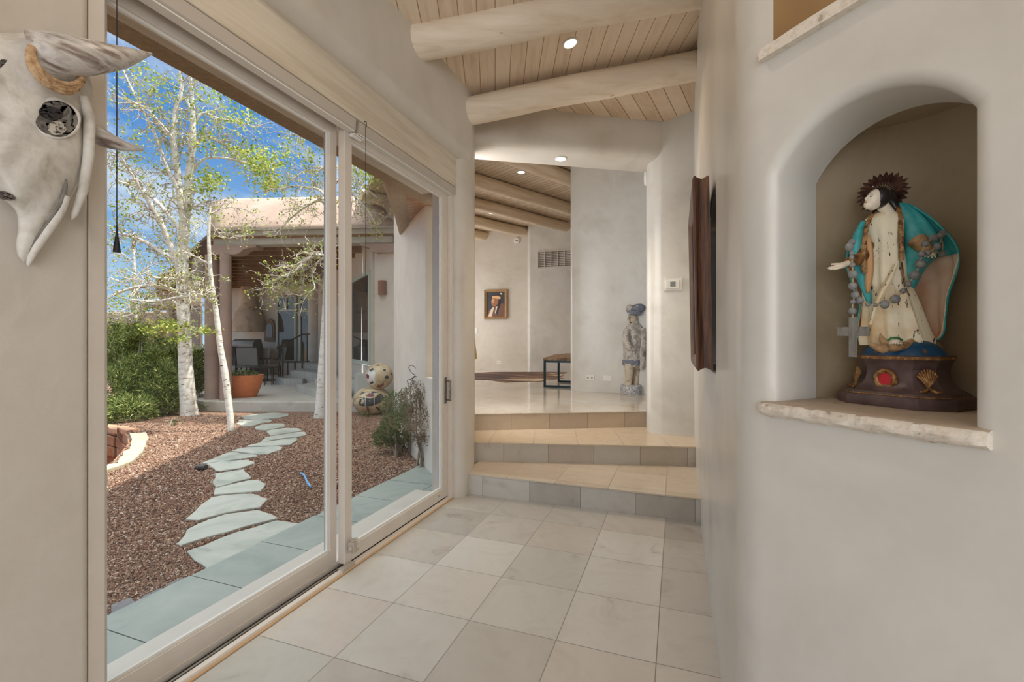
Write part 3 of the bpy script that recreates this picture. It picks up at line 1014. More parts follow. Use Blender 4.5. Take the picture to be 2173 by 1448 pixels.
FD = Vector((0.463, 0.886, 0))
FN = Vector((0.886, -0.463, 0))
e_b = ony(1200, 480, 10.6); e_b.z = 3.985
labs = {2: 'pale round log beam nearest the plaster header in the far room', 1: 'second pale log beam from the header in the far room',
        0: 'third pale log beam of the far room, ending above the vent', -1: 'fourth pale log beam of the far room, ending by the round detector', -2: 'fifth pale log beam of the far room, above the portrait'}
for k, lb in labs.items():
    q = e_b + FN * (1.03 * k)
    if k == 2: q = e_b + FN * 2.15
    s_end = (10.95 - q.y) / FD.y
    if k == 0: s_end = (10.72 - q.y) / FD.y
    if k == 1: s_end = (10.4 - q.y) / FD.y
    if k == 2: s_end = (9.4 - q.y) / FD.y
    s0 = -(q.y - 5.2) / FD.y if k > 0 else -4.6
    while (q + FD * s0).x < -5.9: s0 += 0.2
    # start clear of the header and the tower wall
    while ((q + FD * s0) - Vector((-1.9, 4.4, 0))).dot(Vector((-0.515, 0.857, 0)).normalized()) < 0.15 and s0 < s_end: s0 += 0.1
    log('log_beam', q + FD * s0, q + FD * s_end, 0.113, 0.118, M['log_far'], lb, 'log beams under the far room ceiling')

# ================================================================== downlights
def downlight(p, n, r, label, watts, spot=1.9, name='downlight'):
    p, n = Vector(p), Vector(n).normalized()
    root = thing(name, label, 'ceiling light', p, 'recessed downlights')
    q = n.to_track_quat('-Z', 'Y')
    Mx = q.to_matrix()
    b = MB()
    prof = [(r, 0.0), (r, 0.004), (r * 0.82, 0.007), (r * 0.74, 0.001), (r * 0.70, -0.02)]
    rings = [[p + Mx @ Vector((rr * math.cos(2 * PI * j / 24), rr * math.sin(2 * PI * j / 24), -h)) for j in range(24)] for rr, h in prof]
    b.loft(rings, True, False)
    b.build('trim_ring', M['white_plastic'], root)
    b = MB()
    b.add([p + Mx @ Vector((r * 0.73 * math.cos(2 * PI * j / 24), r * 0.73 * math.sin(2 * PI * j / 24), -0.0015)) for j in range(24)], [tuple(range(24))])
    b.build('bulb', M['lamp'], root, smooth=False)
    d = bpy.data.lights.new('downlight_beam', 'SPOT')
    d.energy, d.spot_size, d.spot_blend, d.color, d.shadow_soft_size = watts, spot, 0.6, (1.0, 0.83, 0.62), r * 0.7
    o = bpy.data.objects.new('downlight_beam', d)
    o.location = p + n * 0.02
    o.rotation_euler = q.to_euler()
    COL.objects.link(o)
    return root
def on_ceiling(px, py):
    lo, hi = 0.5, 12
    for _ in range(60):
        t = (lo + hi) / 2
        p = W(px, py, t)
        if p.z > ceil_z(p.x, p.y): hi = t
        else: lo = t
    return W(px, py, lo)
cn = Vector((0.22, 0.03, -1))
downlight(on_ceiling(1210, 91) + Vector((0, 0, -0.002)), cn, 0.060, 'round lit downlight between the two corridor log beams', 48)
downlight(onz(1190, 337, 3.083), (0, 0, -1), 0.060, 'round lit downlight in the plaster header over the steps', 60)
downlight(onz(1106, 365.5, 4.098), (0, 0, -1), 0.075, 'far room downlight nearest the header', 40)
downlight(onz(1085, 418, 4.098), (0, 0, -1), 0.075, 'far room downlight between second and third log beams', 40)
downlight(onz(1043, 452, 4.098), (0, 0, -1), 0.075, 'far room downlight farthest from the header', 40)

downlight(Vector((-0.95, 1.25, ceil_z(-0.95, 1.25) - 0.002)), cn, 0.060, 'unseen downlight added to warm the wall near the cow skull', 24, 2.5)  # out-of-view lamp added to warm the upper left wall
# ================================================================== small wall fittings
def wall_frame(p, n):
    n = Vector(n).normalized()
    r = Vector((0, 0, 1)).cross(n).normalized()      # to the right when facing the wall is -r
    return Vector(p), -r, Vector((0, 0, 1)), n
def plate(name, p, n, w, h, d, label, cat, mat, group=None, bev=0.003):
    c, r, u, n = wall_frame(p, n)
    root = thing(name, label, cat, c, group)
    MB().obox(c + n * d / 2, r * w / 2, u * h / 2, n * d / 2).build('cover_plate', mat, root, smooth=False, bevel=bev)
    return root, c, r, u, n
rt, c, r, u, n = plate('thermostat', ony(1428, 604, 4.716), (0, -1, 0), 0.166, 0.122, 0.014, 'white thermostat with small grey screen on the column', 'thermostat', M['white_plastic'])
MB().obox(c + n * 0.020 + r * 0.004, r * 0.062, u * 0.040, n * 0.010).build('raised_face', M['white_plastic'], rt, smooth=False, bevel=0.004)
MB().obox(c + n * 0.031 + r * 0.0, r * 0.024, u * 0.024, n * 0.0015).build('screen', M['grey_screen'], rt, smooth=False)
PN = Vector((-0.04, -1, 0)).normalized()
def outlet(p, n, label, hor=True, sw=False, s=1.0):
    w, h = (0.115 * s, 0.072 * s) if hor else (0.072 * s, 0.115 * s)
    rt, c, r, u, n = plate('wall_switch' if sw else 'wall_outlet', p, n, w, h, 0.007, label, 'switch' if sw else 'outlet', M['white_plastic'])
    if not sw:
        for k in (-1, 1):
            q = c + n * 0.0075 + (r if hor else u) * (0.026 * k * s)
            so = MB().obox(q, r * 0.013 * s, u * 0.013 * s, n * 0.001).build('socket', M['greige'], rt, smooth=False)
            b = MB()
            for e in (-1, 1): b.obox(q + n * 0.0013 + u * 0.004 * e, r * 0.005, u * 0.0012, n * 0.0006)
            b.build('slot', M['dark'], so, smooth=False)
    else:
        MB().obox(c + n * 0.009, r * w * 0.26, u * h * 0.30, n * 0.003).build('rocker', M['white_plastic'], rt, smooth=False, bevel=0.002)
    return rt
def on_pier(px, py):
    # pier wall face between (-1.34,6.70) and (-0.88,6.69)
    return ony(px, py, 6.692)
outlet(on_pier(1252, 802), (0, -1, 0), 'white wall outlet on the pier, nearer its rounded edge', s=1.15)
rt, c, r, u, n = plate('blank_wall_plate', on_pier(1289, 803), (0, -1, 0), 0.125, 0.080, 0.008, 'white jack plate on the pier beside the weathered statue', 'wall plate', M['white_plastic'])
MB().obox(c + n * 0.009 - r * 0.01, r * 0.035, u * 0.020, n * 0.002).build('jack_insert', M['white_plastic'], rt, smooth=False)
outlet(ony(1059, 769, 10.82), (0, -1, 0), 'white outlet low on the far wall under the portrait', s=1.1)
outlet(ony(1011, 702, 10.82), (0, -1, 0), 'white light switch on the far wall beside the tilted board', False, True, 1.2)
def round_fit(name, p, n, rad, dep, label, cat, dots=True):
    c, r, u, n = wall_frame(p, n)
    root = thing(name, label, cat, c)
    b = MB()
    rings = [[c + n * d + (r * math.cos(2 * PI * j / 24) + u * math.sin(2 * PI * j / 24)) * q for j in range(24)] for q, d in ((rad, 0), (rad, dep * 0.5), (rad * 0.86, dep * 0.9), (rad * 0.4, dep))]
    b.loft(rings, True, True)
    b.build('housing', M['white_plastic'], root, angle=30)
    if dots:
        b = MB()
        for k in (-1, 0, 1): b.obox(c + n * (dep + 0.001) + r * (0.35 * rad * k) - u * rad * 0.15, r * rad * 0.10, u * rad * 0.16, n * 0.002)
        b.build('grille', M['grey_screen'], root, smooth=False)
    return root
round_fit('smoke_detector', ony(1097, 511, 10.82), (0, -1, 0), 0.080, 0.045, 'round white detector high on the far wall', 'detector')
rt, c, r, u, n = plate('motion_sensor', ony(1176, 488, 10.59), (0, -1, 0), 0.095, 0.06, 0.04, 'tiny white sensor above the vent grille', 'sensor', M['white_plastic'])
MB().ball(c + n * 0.04, (0.02, 0.012, 0.02), 10, 7).build('lens', M['grey_screen'], rt)
round_fit('door_chime', Vector((-0.300, 5.03, 3.00)), (-1, -0.1, 0), 0.075, 0.03, 'small white round fitting on the column edge under the header', 'detector', False)
# vent
vl, vr = ony(1141, 549, 10.59), ony(1228, 549, 10.57)
zt, zb = ony(1180, 531, 10.59).z, ony(1180, 568, 10.59).z
rt = thing('vent_grille', 'cream framed air vent of upright slats on the far panel', 'vent', ((vl.x + vr.x) / 2, 10.58, zb))
b = MB(); y = 10.572
fw = 0.022
b.box(vl.x, y, zb, vr.x, y + 0.02, zb + fw); b.box(vl.x, y, zt - fw, vr.x, y + 0.02, zt)
nb = 6
for k in range(nb + 1):
    x = vl.x + (vr.x - vl.x - fw) * k / nb
    b.box(x, y, zb + fw, x + fw * 0.8, y + 0.02, zt - fw)
b.build('vent_frame', M['cream'], rt, smooth=False)
b = MB()
for k in range(nb):
    xa = vl.x + (vr.x - vl.x - fw) * k / nb + fw; xb = vl.x + (vr.x - vl.x - fw) * (k + 1) / nb
    m = 9
    for q in range(m):
        z = zb + fw + (zt - zb - 2 * fw) * (q + 0.5) / m
        b.obox(((xa + xb) / 2, y + 0.014, z), ((xb - xa) / 2, 0, 0), (0, 0.006, 0.006), (0, -0.001, 0.004))
M['vent_slat'] = plain('taupe_vent_slat', lin(132, 120, 104), 0.5)
b.build('slats', M['vent_slat'], rt, smooth=False)
# ================================================================== niche sill, ledge, framed panel on the right wall
random.seed(11)
b = MB()
cols, rows = 26, 7
grid_t, prof_s = [], []
sec = []
def sill_ring(u, ph):
    j = lambda k: 0.0016 * math.sin(u * 61 + k * 2.3 + ph) + 0.0012 * math.sin(u * 143 + k * 1.1)
    return [npt(u, 0.30, SILL - 0.028), npt(u, 0.02, SILL - 0.030), npt(u, -0.014 + j(1), SILL - 0.028 + j(2)), npt(u, -0.026 + j(3), SILL - 0.020), npt(u, -0.029 + j(4), SILL - 0.010),
            npt(u, -0.022 + j(5), SILL + 0.002), npt(u, -0.012 + j(6), SILL + 0.0055), npt(u, 0.02, SILL + 0.007), npt(u, 0.30, SILL + 0.007)]
us = np.linspace(uL - 0.026, uR + 0.028, 40)
rings = [sill_ring(u, 0.0) for u in us]
for q in (0, -1):
    c = sum((Vector(p) for p in rings[q]), Vector()) / 9
    rings[q] = [Vector(p) * 0.94 + c * 0.06 for p in rings[q]]
b.loft(rings, True, True)
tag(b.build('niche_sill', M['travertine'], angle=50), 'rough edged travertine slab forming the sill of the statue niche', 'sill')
b = MB()
us = np.linspace(0.075, 2.4, 60)
b.loft([[npt(u, 0.10, LEDGE - 0.002), npt(u, -0.020 + 0.0008 * math.sin(u * 50), LEDGE - 0.003), npt(u, -0.022 + 0.001 * math.sin(u * 67), LEDGE + 0.024 + 0.001 * math.sin(u * 39)), npt(u, 0.10, LEDGE + 0.026)] for u in us], True, True)
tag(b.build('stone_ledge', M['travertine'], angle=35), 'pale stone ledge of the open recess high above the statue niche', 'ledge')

r = thing('framed_panel', 'tilted dark red brown wooden frame hung over the wall recess', 'frame', (0.12, 2.6, 1.14))
ya, yb, za, zb = 2.195, 3.02, 1.145, 2.010
def tx(z): return -0.016 * (z - za) / (zb - za)
def fr_bar(b, p0, p1, inward, prof):
    """Moulded bar: prof is a list of (how far in from the outer edge, x)."""
    b.loft([[Vector((x + tx(p[2] + inward_[2] * d), p[1] + inward_[1] * d, p[2] + inward_[2] * d)) for d, x in prof] for p, inward_ in ((p0, inward[0]), (p1, inward[1]))], True, True)
prof = [(0.0, 0.150), (0.004, 0.135), (0.010, 0.122), (0.007, 0.108), (0.002, 0.098), (-0.004, 0.090), (0.0, 0.084), (0.012, 0.080), (0.020, 0.082), (0.052, 0.100), (0.055, 0.122), (0.055, 0.150)]
corners = [(0, ya, za), (0, ya, zb), (0, yb, zb), (0, yb, za)]
ins = [(0, 1, 1), (0, 1, -1), (0, -1, -1), (0, -1, 1)]
for nm, i, j in (('near_stile', 0, 1), ('top_rail', 1, 2), ('far_stile', 2, 3), ('bottom_rail', 3, 0)):
    b = MB()
    fr_bar(b, corners[i], corners[j], (ins[i], ins[j]), prof)
    b.build(nm, M['walnut'], r, angle=45)
b = MB()
q = [Vector((0.120 + tx(z), y, z)) for y, z in ((ya + 0.05, za + 0.05), (yb - 0.05, za + 0.05), (yb - 0.05, zb - 0.05), (ya + 0.05, zb - 0.05))]
b.extrude(q, (0.006, 0, 0))
b.build('mirror_panel', M['mirror'], r, smooth=False)
MB().box(0.142, 2.45, 1.90, 0.158, 2.75, 1.93).build('hanging_rail', M['dark'], r, smooth=False)

# ================================================================== painted statue in the niche
GOLD = mottle('worn_gold_paint', [lin(92, 60, 34), lin(142, 100, 56), lin(200, 164, 110)], 90, 0.42, 0.3, 260, metal=0.35, dist=0.002)
M['plinth'] = mottle('aubergine_painted_plaster', [lin(66, 50, 46), lin(88, 70, 68), lin(104, 86, 86)], 14, 0.4, 0.15, 60, dist=0.002)
M['gown'] = None
def flaked(name, base, base2, dark, scale=24, thr=0.37, stretch=(2.6, 2.6, 0.9), grad=None):
    m, nt, bs = newmat(name)
    pos = node(nt, 'ShaderNodeNewGeometry').outputs['Position']
    mp = node(nt, 'ShaderNodeMapping', {0: pos, 'Scale': stretch})
    nz = node(nt, 'ShaderNodeTexNoise', {'Vector': mp.outputs[0], 'Scale': scale, 'Detail': 6.0, 'Roughness': 0.7})
    n2 = node(nt, 'ShaderNodeTexNoise', {'Vector': mp.outputs[0], 'Scale': scale * 0.45, 'Detail': 3.0})
    n3 = node(nt, 'ShaderNodeTexNoise', {'Vector': pos, 'Scale': 11.0, 'Detail': 3.0})
    flake = mth(nt, 'MULTIPLY', mth(nt, 'LESS_THAN', nz.outputs['Fac'], thr + 0.04), mth(nt, 'LESS_THAN', n2.outputs['Fac'], 0.46))
    body = mix(nt, ramp(nt, n3.outputs['Fac'], [(0.42, (0, 0, 0, 1)), (0.62, (1, 1, 1, 1))]), base, base2)
    nt.links.new(mix(nt, flake, body, dark), bs.inputs['Base Color'])
    bs.inputs['Roughness'].default_value = 0.5
    bp = node(nt, 'ShaderNodeBump', {'Height': nz.outputs['Fac'], 'Strength': 0.25, 'Distance': 0.003})
    nt.links.new(bp.outputs[0], bs.inputs['Normal'])
    return m
M['gown'] = flaked('cracked_cream_gown_paint', lin(246, 238, 212), lin(224, 192, 142), lin(48, 42, 38), scale=46, thr=0.38, stretch=(3.2, 3.2, 0.8))
M['teal'] = mottle('teal_cloak_paint', [lin(30, 128, 136), lin(58, 168, 174), lin(92, 192, 194)], 16, 0.42, 0.2, 60, dist=0.002)
M['pink'] = flaked('peach_cloak_lining', lin(240, 214, 192), lin(220, 174, 142), lin(60, 50, 44), thr=0.33)
M['skin'] = mottle('ivory_statue_skin', [lin(236, 224, 204), lin(242, 232, 214)], 20, 0.35, 0.02)
M['hood'] = mottle('dark_brown_hood', [lin(30, 24, 24), lin(52, 44, 44)], 40, 0.35, 0.1, 90, dist=0.002)
M['halo'] = mottle('coppery_brown_metal', [lin(46, 30, 26), lin(84, 56, 48), lin(120, 86, 68)], 60, 0.4, 0.2, 150, metal=0.4, dist=0.002)
M['globe'] = mottle('deep_blue_paint', [lin(18, 66, 104), lin(28, 86, 128)], 20, 0.4, 0.05)
M['red'] = plain('crimson_cloth', lin(190, 36, 48), 0.6)
M['snake'] = mottle('tan_snake_paint', [lin(150, 116, 78), lin(186, 152, 110), lin(104, 78, 52)], 40, 0.45, 0.2)
M['green'] = plain('green_sandal', lin(58, 132, 74), 0.5)
M['bead'] = mottle('grey_wooden_bead', [lin(96, 98, 100), lin(128, 130, 130), lin(146, 146, 144)], 60, 0.5, 0.1, 160, dist=0.001)
M['twine'] = plain('tan_twine', lin(176, 156, 124), 0.8)
M['cross'] = mottle('grey_weathered_wood', [lin(92, 90, 84), lin(126, 122, 114)], 30, 0.65, 0.2, 120, (4, 4, 1), dist=0.001)

ZS = SILL + 0.007
BU, BW = 0.262, 0.238            # centre of the plinth on the niche wall
BC = npt(BU, BW, 0)
st = thing('niche_statue', 'painted robed woman statue with teal cloak and spiked halo on a dark plinth', 'statue', (BC.x, BC.y, ZS))
def octo(hw, hd, ch, z):
    pts = [(-hw + ch, -hd), (hw - ch, -hd), (hw, -hd + ch), (hw, hd - ch), (hw - ch, hd), (-hw + ch, hd), (-hw, hd - ch), (-hw, -hd + ch)]
    return [npt(BU + a, BW + c, z) for a, c in pts]
HW, HD, CH = 0.117, 0.097, 0.046
H = 0.118
lv = [(1.0, 0.0), (1.01, 0.003), (1.01, 0.020), (0.985, 0.025), (0.93, 0.027), (0.90, 0.033), (0.80, 0.040), (0.715, 0.050), (0.665, 0.062), (0.64, 0.076), (0.635, 0.086), (0.66, 0.092), (0.665, 0.098), (0.70, 0.106), (0.72, 0.110), (0.72, 0.118)]
b = MB()
b.loft([octo(HW * k, HD * k, CH * k, ZS + z) for k, z in lv], True, True)
b.build('plinth', M['plinth'], st, angle=28)
def octo_band(k, z0, z1, e=0.0015):
    bb = MB()
    r0, r1 = octo(HW * k + e, HD * k + e, CH * k, ZS + z0), octo(HW * k + e, HD * k + e, CH * k, ZS + z1)
    bb.loft([r0, r1], True, True)
    return bb
octo_band(0.925, 0.0255, 0.0285).build('gold_line', GOLD, st, smooth=False)
octo_band(0.715, 0.1085, 0.1150).build('gold_line', GOLD, st, smooth=False)
# front medallion
FRW = BW - HD * 0.66
mc = npt(BU - 0.004, FRW - 0.004, ZS + 0.062)
b = MB()
ring = [mc + E2 * (0.0185 * math.cos(a)) + Vector((0, 0, 0.0195 * math.sin(a))) for a in np.linspace(0, 2 * PI, 25)]
b.tube(ring, [0.0052 * (1 + 0.25 * (i % 2)) for i in range(25)], 8)
b.build('medallion_rim', GOLD, st)
b = MB()
b.add([mc - N2 * 0.001 + E2 * (0.0150 * math.cos(a)) + Vector((0, 0, 0.016 * math.sin(a))) for a in np.linspace(0, 2 * PI, 24, endpoint=False)], [tuple(range(24))])
b.build('medallion_disc', M['red'], st, smooth=False, solid=0.002)
# gold shells on the chamfers
for sx in (1, -1):
    dvec = (E2 * sx - N2).normalized()
    tvec = (E2 + N2 * sx).normalized() * (1 if sx > 0 else 1)
    cc = npt(BU + sx * (HW - CH * 0.5) * 0.70, BW - (HD - CH * 0.5) * 0.70, ZS + 0.052)
    b = MB()
    for k in range(-4, 5):
        a = k * 0.27
        tip = cc + tvec * (0.020 * math.sin(a)) + Vector((0, 0, 0.010 + 0.026 * math.cos(a))) + dvec * 0.004
        b.tube([cc + dvec * 0.008 - Vector((0, 0, 0.004)), (cc + tip) / 2 + dvec * 0.006, tip], [0.002, 0.0032, 0.0022], 6)
    for k in (-1, 1):
        b.tube([cc + dvec * 0.010 - Vector((0, 0, 0.006)), cc + dvec * 0.016 + tvec * 0.012 * k - Vector((0, 0, 0.014)), cc + dvec * 0.020 + tvec * 0.018 * k - Vector((0, 0, 0.012))], [0.003, 0.0036, 0.002], 6)
    b.build('shell_ornament', GOLD, st)
# globe
TD = 1.100
K = TD / FPX
def sp(px, py, dt=0.0):
    return W(px, py, TD + dt)
gc = npt(BU - 0.002, BW, ZS + 0.108)
b = MB()
b.loft([[gc + E2 * (0.083 * math.cos(th) * math.cos(a)) + N2 * (0.068 * math.cos(th) * math.sin(a)) + Vector((0, 0, 0.052 * math.sin(th))) for a in np.linspace(0, 2 * PI, 28, endpoint=False)] for th in np.linspace(0, 1.45, 9)], True, True)
b.build('blue_globe', M['globe'], st)
def star(c, n, s):
    n = n.normalized(); r_ = Vector((0, 0, 1)).cross(n).normalized(); u_ = n.cross(r_)
    vs = []
    for k in range(16):
        a = 2 * PI * k / 16
        q = s if k % 2 == 0 else s * 0.22
        vs.append(c + (r_ * math.cos(a) + u_ * math.sin(a)) * q)
    return vs
b = MB()
for (a, th) in ((-1.86, 0.34), (-0.70, 0.36)):
    p = gc + E2 * (0.0835 * math.cos(th) * math.cos(a)) + N2 * (0.0685 * math.cos(th) * math.sin(a)) + Vector((0, 0, 0.0525 * math.sin(th)))
    n = (p - gc); n = Vector((n.x, n.y, n.z * 1.6))
    MB().add(star(p + n.normalized() * 0.0012, n, 0.0085), [tuple(range(16))]).build('gold_star', GOLD, st, smooth=False, solid=0.0008)

# gown: stacked folded sections.  u is measured along the image plane, depth along the view direction to the statue
VW = Vector((0.4503, 1.2266, 0)).normalized()     # from the camera towards the statue
VR = Vector((VW.y, -VW.x, 0))                     # to the right across that view
def fold_ring(cx, py, hw, hd, amp, nf, ph, n=56, dd_=0.0, cut=None):
    c = sp(cx, py, dd_)
    out = []
    for j in range(n):
        a = 2 * PI * j / n
        k = 1 + amp * math.sin(nf * a + ph) + amp * 0.5 * math.sin((nf * 1.7) * a + ph * 2.1)
        out.append(c + VR * (hw * K * 0.80 * k * math.cos(a)) + VW * (hd * K * 0.80 * k * math.sin(a)))
    return out
gown = [(446, 1881, 11, 11, 0), (452, 1878, 22, 17, 0), (460, 1875, 37, 24, .01), (472, 1873, 43, 30, .02), (490, 1873, 42, 34, .03), (508, 1875, 39, 33, .04), (520, 1876, 37, 32, .03), (530, 1876, 39, 33, .05),
        (560, 1876, 42, 36, .06), (600, 1879, 47, 40, .07), (640, 1889, 54, 43, .08), (680, 1896, 61, 47, .09), (705, 1900, 66, 50, .10), (722, 1903, 70, 52, .11), (733, 1904, 68, 50, .11)]
gs = smooth_pts([tuple(map(float, g)) for g in gown], 3)
b = MB()
b.loft([fold_ring(g[1], g[0], g[2], g[3], g[4], 9, 0.9 + g[0] * 0.004) for g in gs], True, True)
b.build('gown', M['gown'], st, angle=75)
# sash fold across the gown front
b = MB()
pts = [(1846, 690, 4), (1856, 655, 7), (1872, 620, 9), (1890, 590, 8), (1902, 560, 5)]
b.tube([sp(x, y, -0.040 - 0.004) for x, y, q in pts], [q * K for x, y, q in pts], 8, squash=0.6)
b.build('gown_fold', M['gown'], st)
# neck, head and face
b = MB()
b.tube([sp(1889, 462, -0.010), sp(1884, 450, -0.012), sp(1872, 436, -0.015)], [13 * K, 10.5 * K, 11 * K], 12)
hc = sp(1856, 424, -0.018)
up = (VR * -0.50 + Vector((0, 0, 0.86)) - VW * 0.05).normalized()       # crown axis leans... the chin points down to the left
up = (VR * 0.36 + Vector((0, 0, 0.93))).normalized()
fwd = (-VW * 0.58 - VR * 0.80 - Vector((0, 0, 0.40)))
fwd = (fwd - up * fwd.dot(up)).normalized()
sdv = up.cross(fwd).normalized()
HM = Matrix((sdv, fwd, up)).transposed()
b.ball(hc, (0.0165, 0.0190, 0.0250), 20, 14, HM)
b.ball(hc - up * 0.013 + fwd * 0.006, (0.0118, 0.0125, 0.0125), 14, 9, HM)
b.tube([hc + fwd * 0.0175 + up * 0.004, hc + fwd * 0.0215 - up * 0.004, hc + fwd * 0.0185 - up * 0.0065], [0.0016, 0.0032, 0.0022], 8)
b.build('head', M['skin'], st, angle=75)
b = MB()
for s_ in (-1, 1):
    q = hc + sdv * (0.0068 * s_) + fwd * 0.0176 + up * 0.0025
    b.ball(q, (0.0030, 0.0012, 0.0013), 8, 5, HM)
    b.tube([q + up * 0.0042 - sdv * 0.004 + fwd * 0.0002, q + up * 0.0052 + fwd * 0.0004, q + up * 0.0040 + sdv * 0.004], 0.0006, 5)
b.build('eyes', M['dark'], st)
MB().ball(hc - up * 0.0120 + fwd * 0.0192, (0.0040, 0.0015, 0.0014), 8, 5, HM).build('lips', plain('rose_lips', lin(176, 96, 88), 0.5), st)
b = MB()
hh = hc + up * 0.0065 - fwd * 0.0065
hh = hc + up * 0.0075 - fwd * 0.0080 + VW * 0.002
b.ball(hh, (0.0210, 0.0218, 0.0250), 20, 12, HM)
b.tube([sp(1876, 415, 0.014), sp(1890, 428, 0.012), sp(1900, 442, 0.004), sp(1906, 452, -0.004)], [18 * K, 15 * K, 9 * K, 5 * K], 12)
b.build('hood', M['hood'], st, angle=75)
# halo of pointed rays behind the head
hx = sp(1873, 410, 0.030)
nr = 26
b = MB()
hn_ = -VW * 0.96 + VR * -0.12 + Vector((0, 0, 0.14)); hn_.normalize()
h_r = hn_.cross(Vector((0, 0, 1))).normalized(); h_u = h_r.cross(hn_)
if h_u.z < 0: h_u = -h_u
for k in range(nr):
    a = 2 * PI * k / nr; da = PI / nr
    P = lambda r_, an, o=0.0: hx + h_r * (r_ * math.cos(an)) + h_u * (r_ * math.sin(an)) + hn_ * o
    b.add([P(0.012, a, 0.002), P(0.036, a - da, 0.0), P(0.0445, a - da * 0.9, 0.0), P(0.0515 + 0.003 * (k % 2), a, 0.002), P(0.0445, a + da * 0.9, 0.0), P(0.036, a + da, 0.0), P(0.036, a, 0.005)],
          [(0, 1, 6), (0, 6, 5), (1, 2, 3, 6), (6, 3, 4, 5)])
b.build('halo', M['halo'], st, smooth=False, solid=0.0015, recalc=False)
for (dx, dy) in ((-0.018, 0.018), (0.017, -0.011), (-0.022, -0.026)):
    MB().ball(hx + hn_ * 0.006 + VR * dx + Vector((0, 0, dy)), 0.0017, 6, 5).build('halo_pearl', M['skin'], st)

# cloak
def arc_ring(xl, xr, py, dep, d0, n=30, a0=-0.15, a1=PI + 0.15, wob=0.0):
    pl, pr_ = sp(xl, py, 0), sp(xr, py, 0)
    c = (pl + pr_) / 2 + VW * d0
    hw = (pr_ - pl).length / 2
    out = []
    for j in range(n):
        a = a1 + (a0 - a1) * j / (n - 1)
        k = 1 + wob * math.sin(a * 11 + py * 0.05)
        out.append(c + VR * (hw * k * math.cos(a)) + VW * (dep * k * math.sin(a)))
    return out
cl_ = [(436, 1884, 1922, .016, .000), (455, 1862, 1940, .028, -.002), (475, 1838, 1957, .036, -.004), (500, 1826, 1976, .042, -.004), (530, 1818, 1992, .046, -.004), (560, 1820, 1998, .048, -.002), (600, 1832, 1994, .050, 0), (640, 1842, 1984, .052, 0), (680, 1838, 1978, .054, 0), (708, 1836, 1976, .052, 0), (722, 1842, 1968, .050, 0)]
cs = smooth_pts([tuple(map(float, c)) for c in cl_], 3)
b = MB()
b.sheet([arc_ring(c[1], c[2], c[0], c[3], c[4] + 0.004, wob=0.02) for c in cs])
b.build('cloak', M['teal'], st, angle=75, solid=0.004)
b = MB()
cs2 = [c for c in cs if c[0] > 540]
b.sheet([arc_ring(c[1] + 2, c[2] - 2, c[0], c[3] - 0.005, c[4] + 0.001, wob=0.03, a0=-0.1, a1=PI + 0.1) for c in cs2])
b.build('cloak_lining', M['pink'], st, angle=75, solid=0.002)
# cloak fold that falls over the arm at the right, and the smaller one at the left
def drape(pts, name, mat, fo=0.09, nf=5, dq=0.0):
    g = smooth_pts([tuple(map(float, p)) for p in pts], 3)
    bb = MB()
    bb.loft([fold_ring(q[1], q[0], q[2], q[3], fo, nf, 0.4 + q[0] * 0.01, 32, q[4] + dq) for q in g], True, True)
    return bb.build(name, mat, st, angle=75)
drape([(432, 1908, 9, 9, .004), (444, 1918, 20, 20, .004), (470, 1934, 31, 30, .000), (495, 1946, 38, 36, -.004), (520, 1954, 42, 36, -.010), (545, 1948, 36, 28, -.018), (575, 1934, 24, 18, -.026), (605, 1927, 17, 14, -.024), (628, 1922, 8, 8, -.022)], 'cloak_front_fold', M['teal'])
drape([(470, 1832, 6, 8, -.002), (490, 1826, 11, 12, -.004), (515, 1821, 14, 15, -.006), (545, 1820, 16, 15, -.006), (580, 1828, 14, 13, -.006), (615, 1838, 10, 10, -.006), (648, 1846, 4, 5, -.006)], 'cloak_side_fold', M['teal'])
drape([(500, 1841, 5, 10, -.020), (530, 1844, 8, 12, -.024), (565, 1845, 9, 12, -.024), (600, 1843, 7, 10, -.020), (622, 1842, 3, 6, -.016)], 'peach_underrobe', plain('peach_paint', lin(208, 160, 110), 0.5))
BORDER = mottle('brown_gilt_border', [lin(58, 38, 26), lin(104, 68, 38), lin(176, 138, 90), lin(84, 54, 32)], 90, 0.45, 0.4, 220, metal=0.2, dist=0.003)
def trimline(pts, rad, name='gold_trim'):
    b = MB()
    g = smooth_pts([(*sp(x, y, d),) for x, y, d in pts], 4)
    b.tube(g, [rad * (1 + 0.18 * (i % 2)) for i in range(len(g))], 7, squash=0.55)
    b.build(name, BORDER, st)
trimline([(1907, 440, -.020), (1910, 465, -.034), (1913, 500, -.044), (1914, 530, -.046), (1913, 552, -.046)], 0.0046)
trimline([(1850, 456, -.016), (1840, 478, -.026), (1834, 515, -.034), (1832, 552, -.034), (1835, 580, -.030)], 0.0048)
trimline([(1913, 556, -.050), (1917, 585, -.046), (1923, 615, -.042), (1930, 628, -.038)], 0.0030)
trimline([(1996, 556, -.004), (1998, 590, -.002), (1986, 640, -.002), (1979, 690, -.002), (1972, 722, 0)], 0.0040, 'cloak_edge')
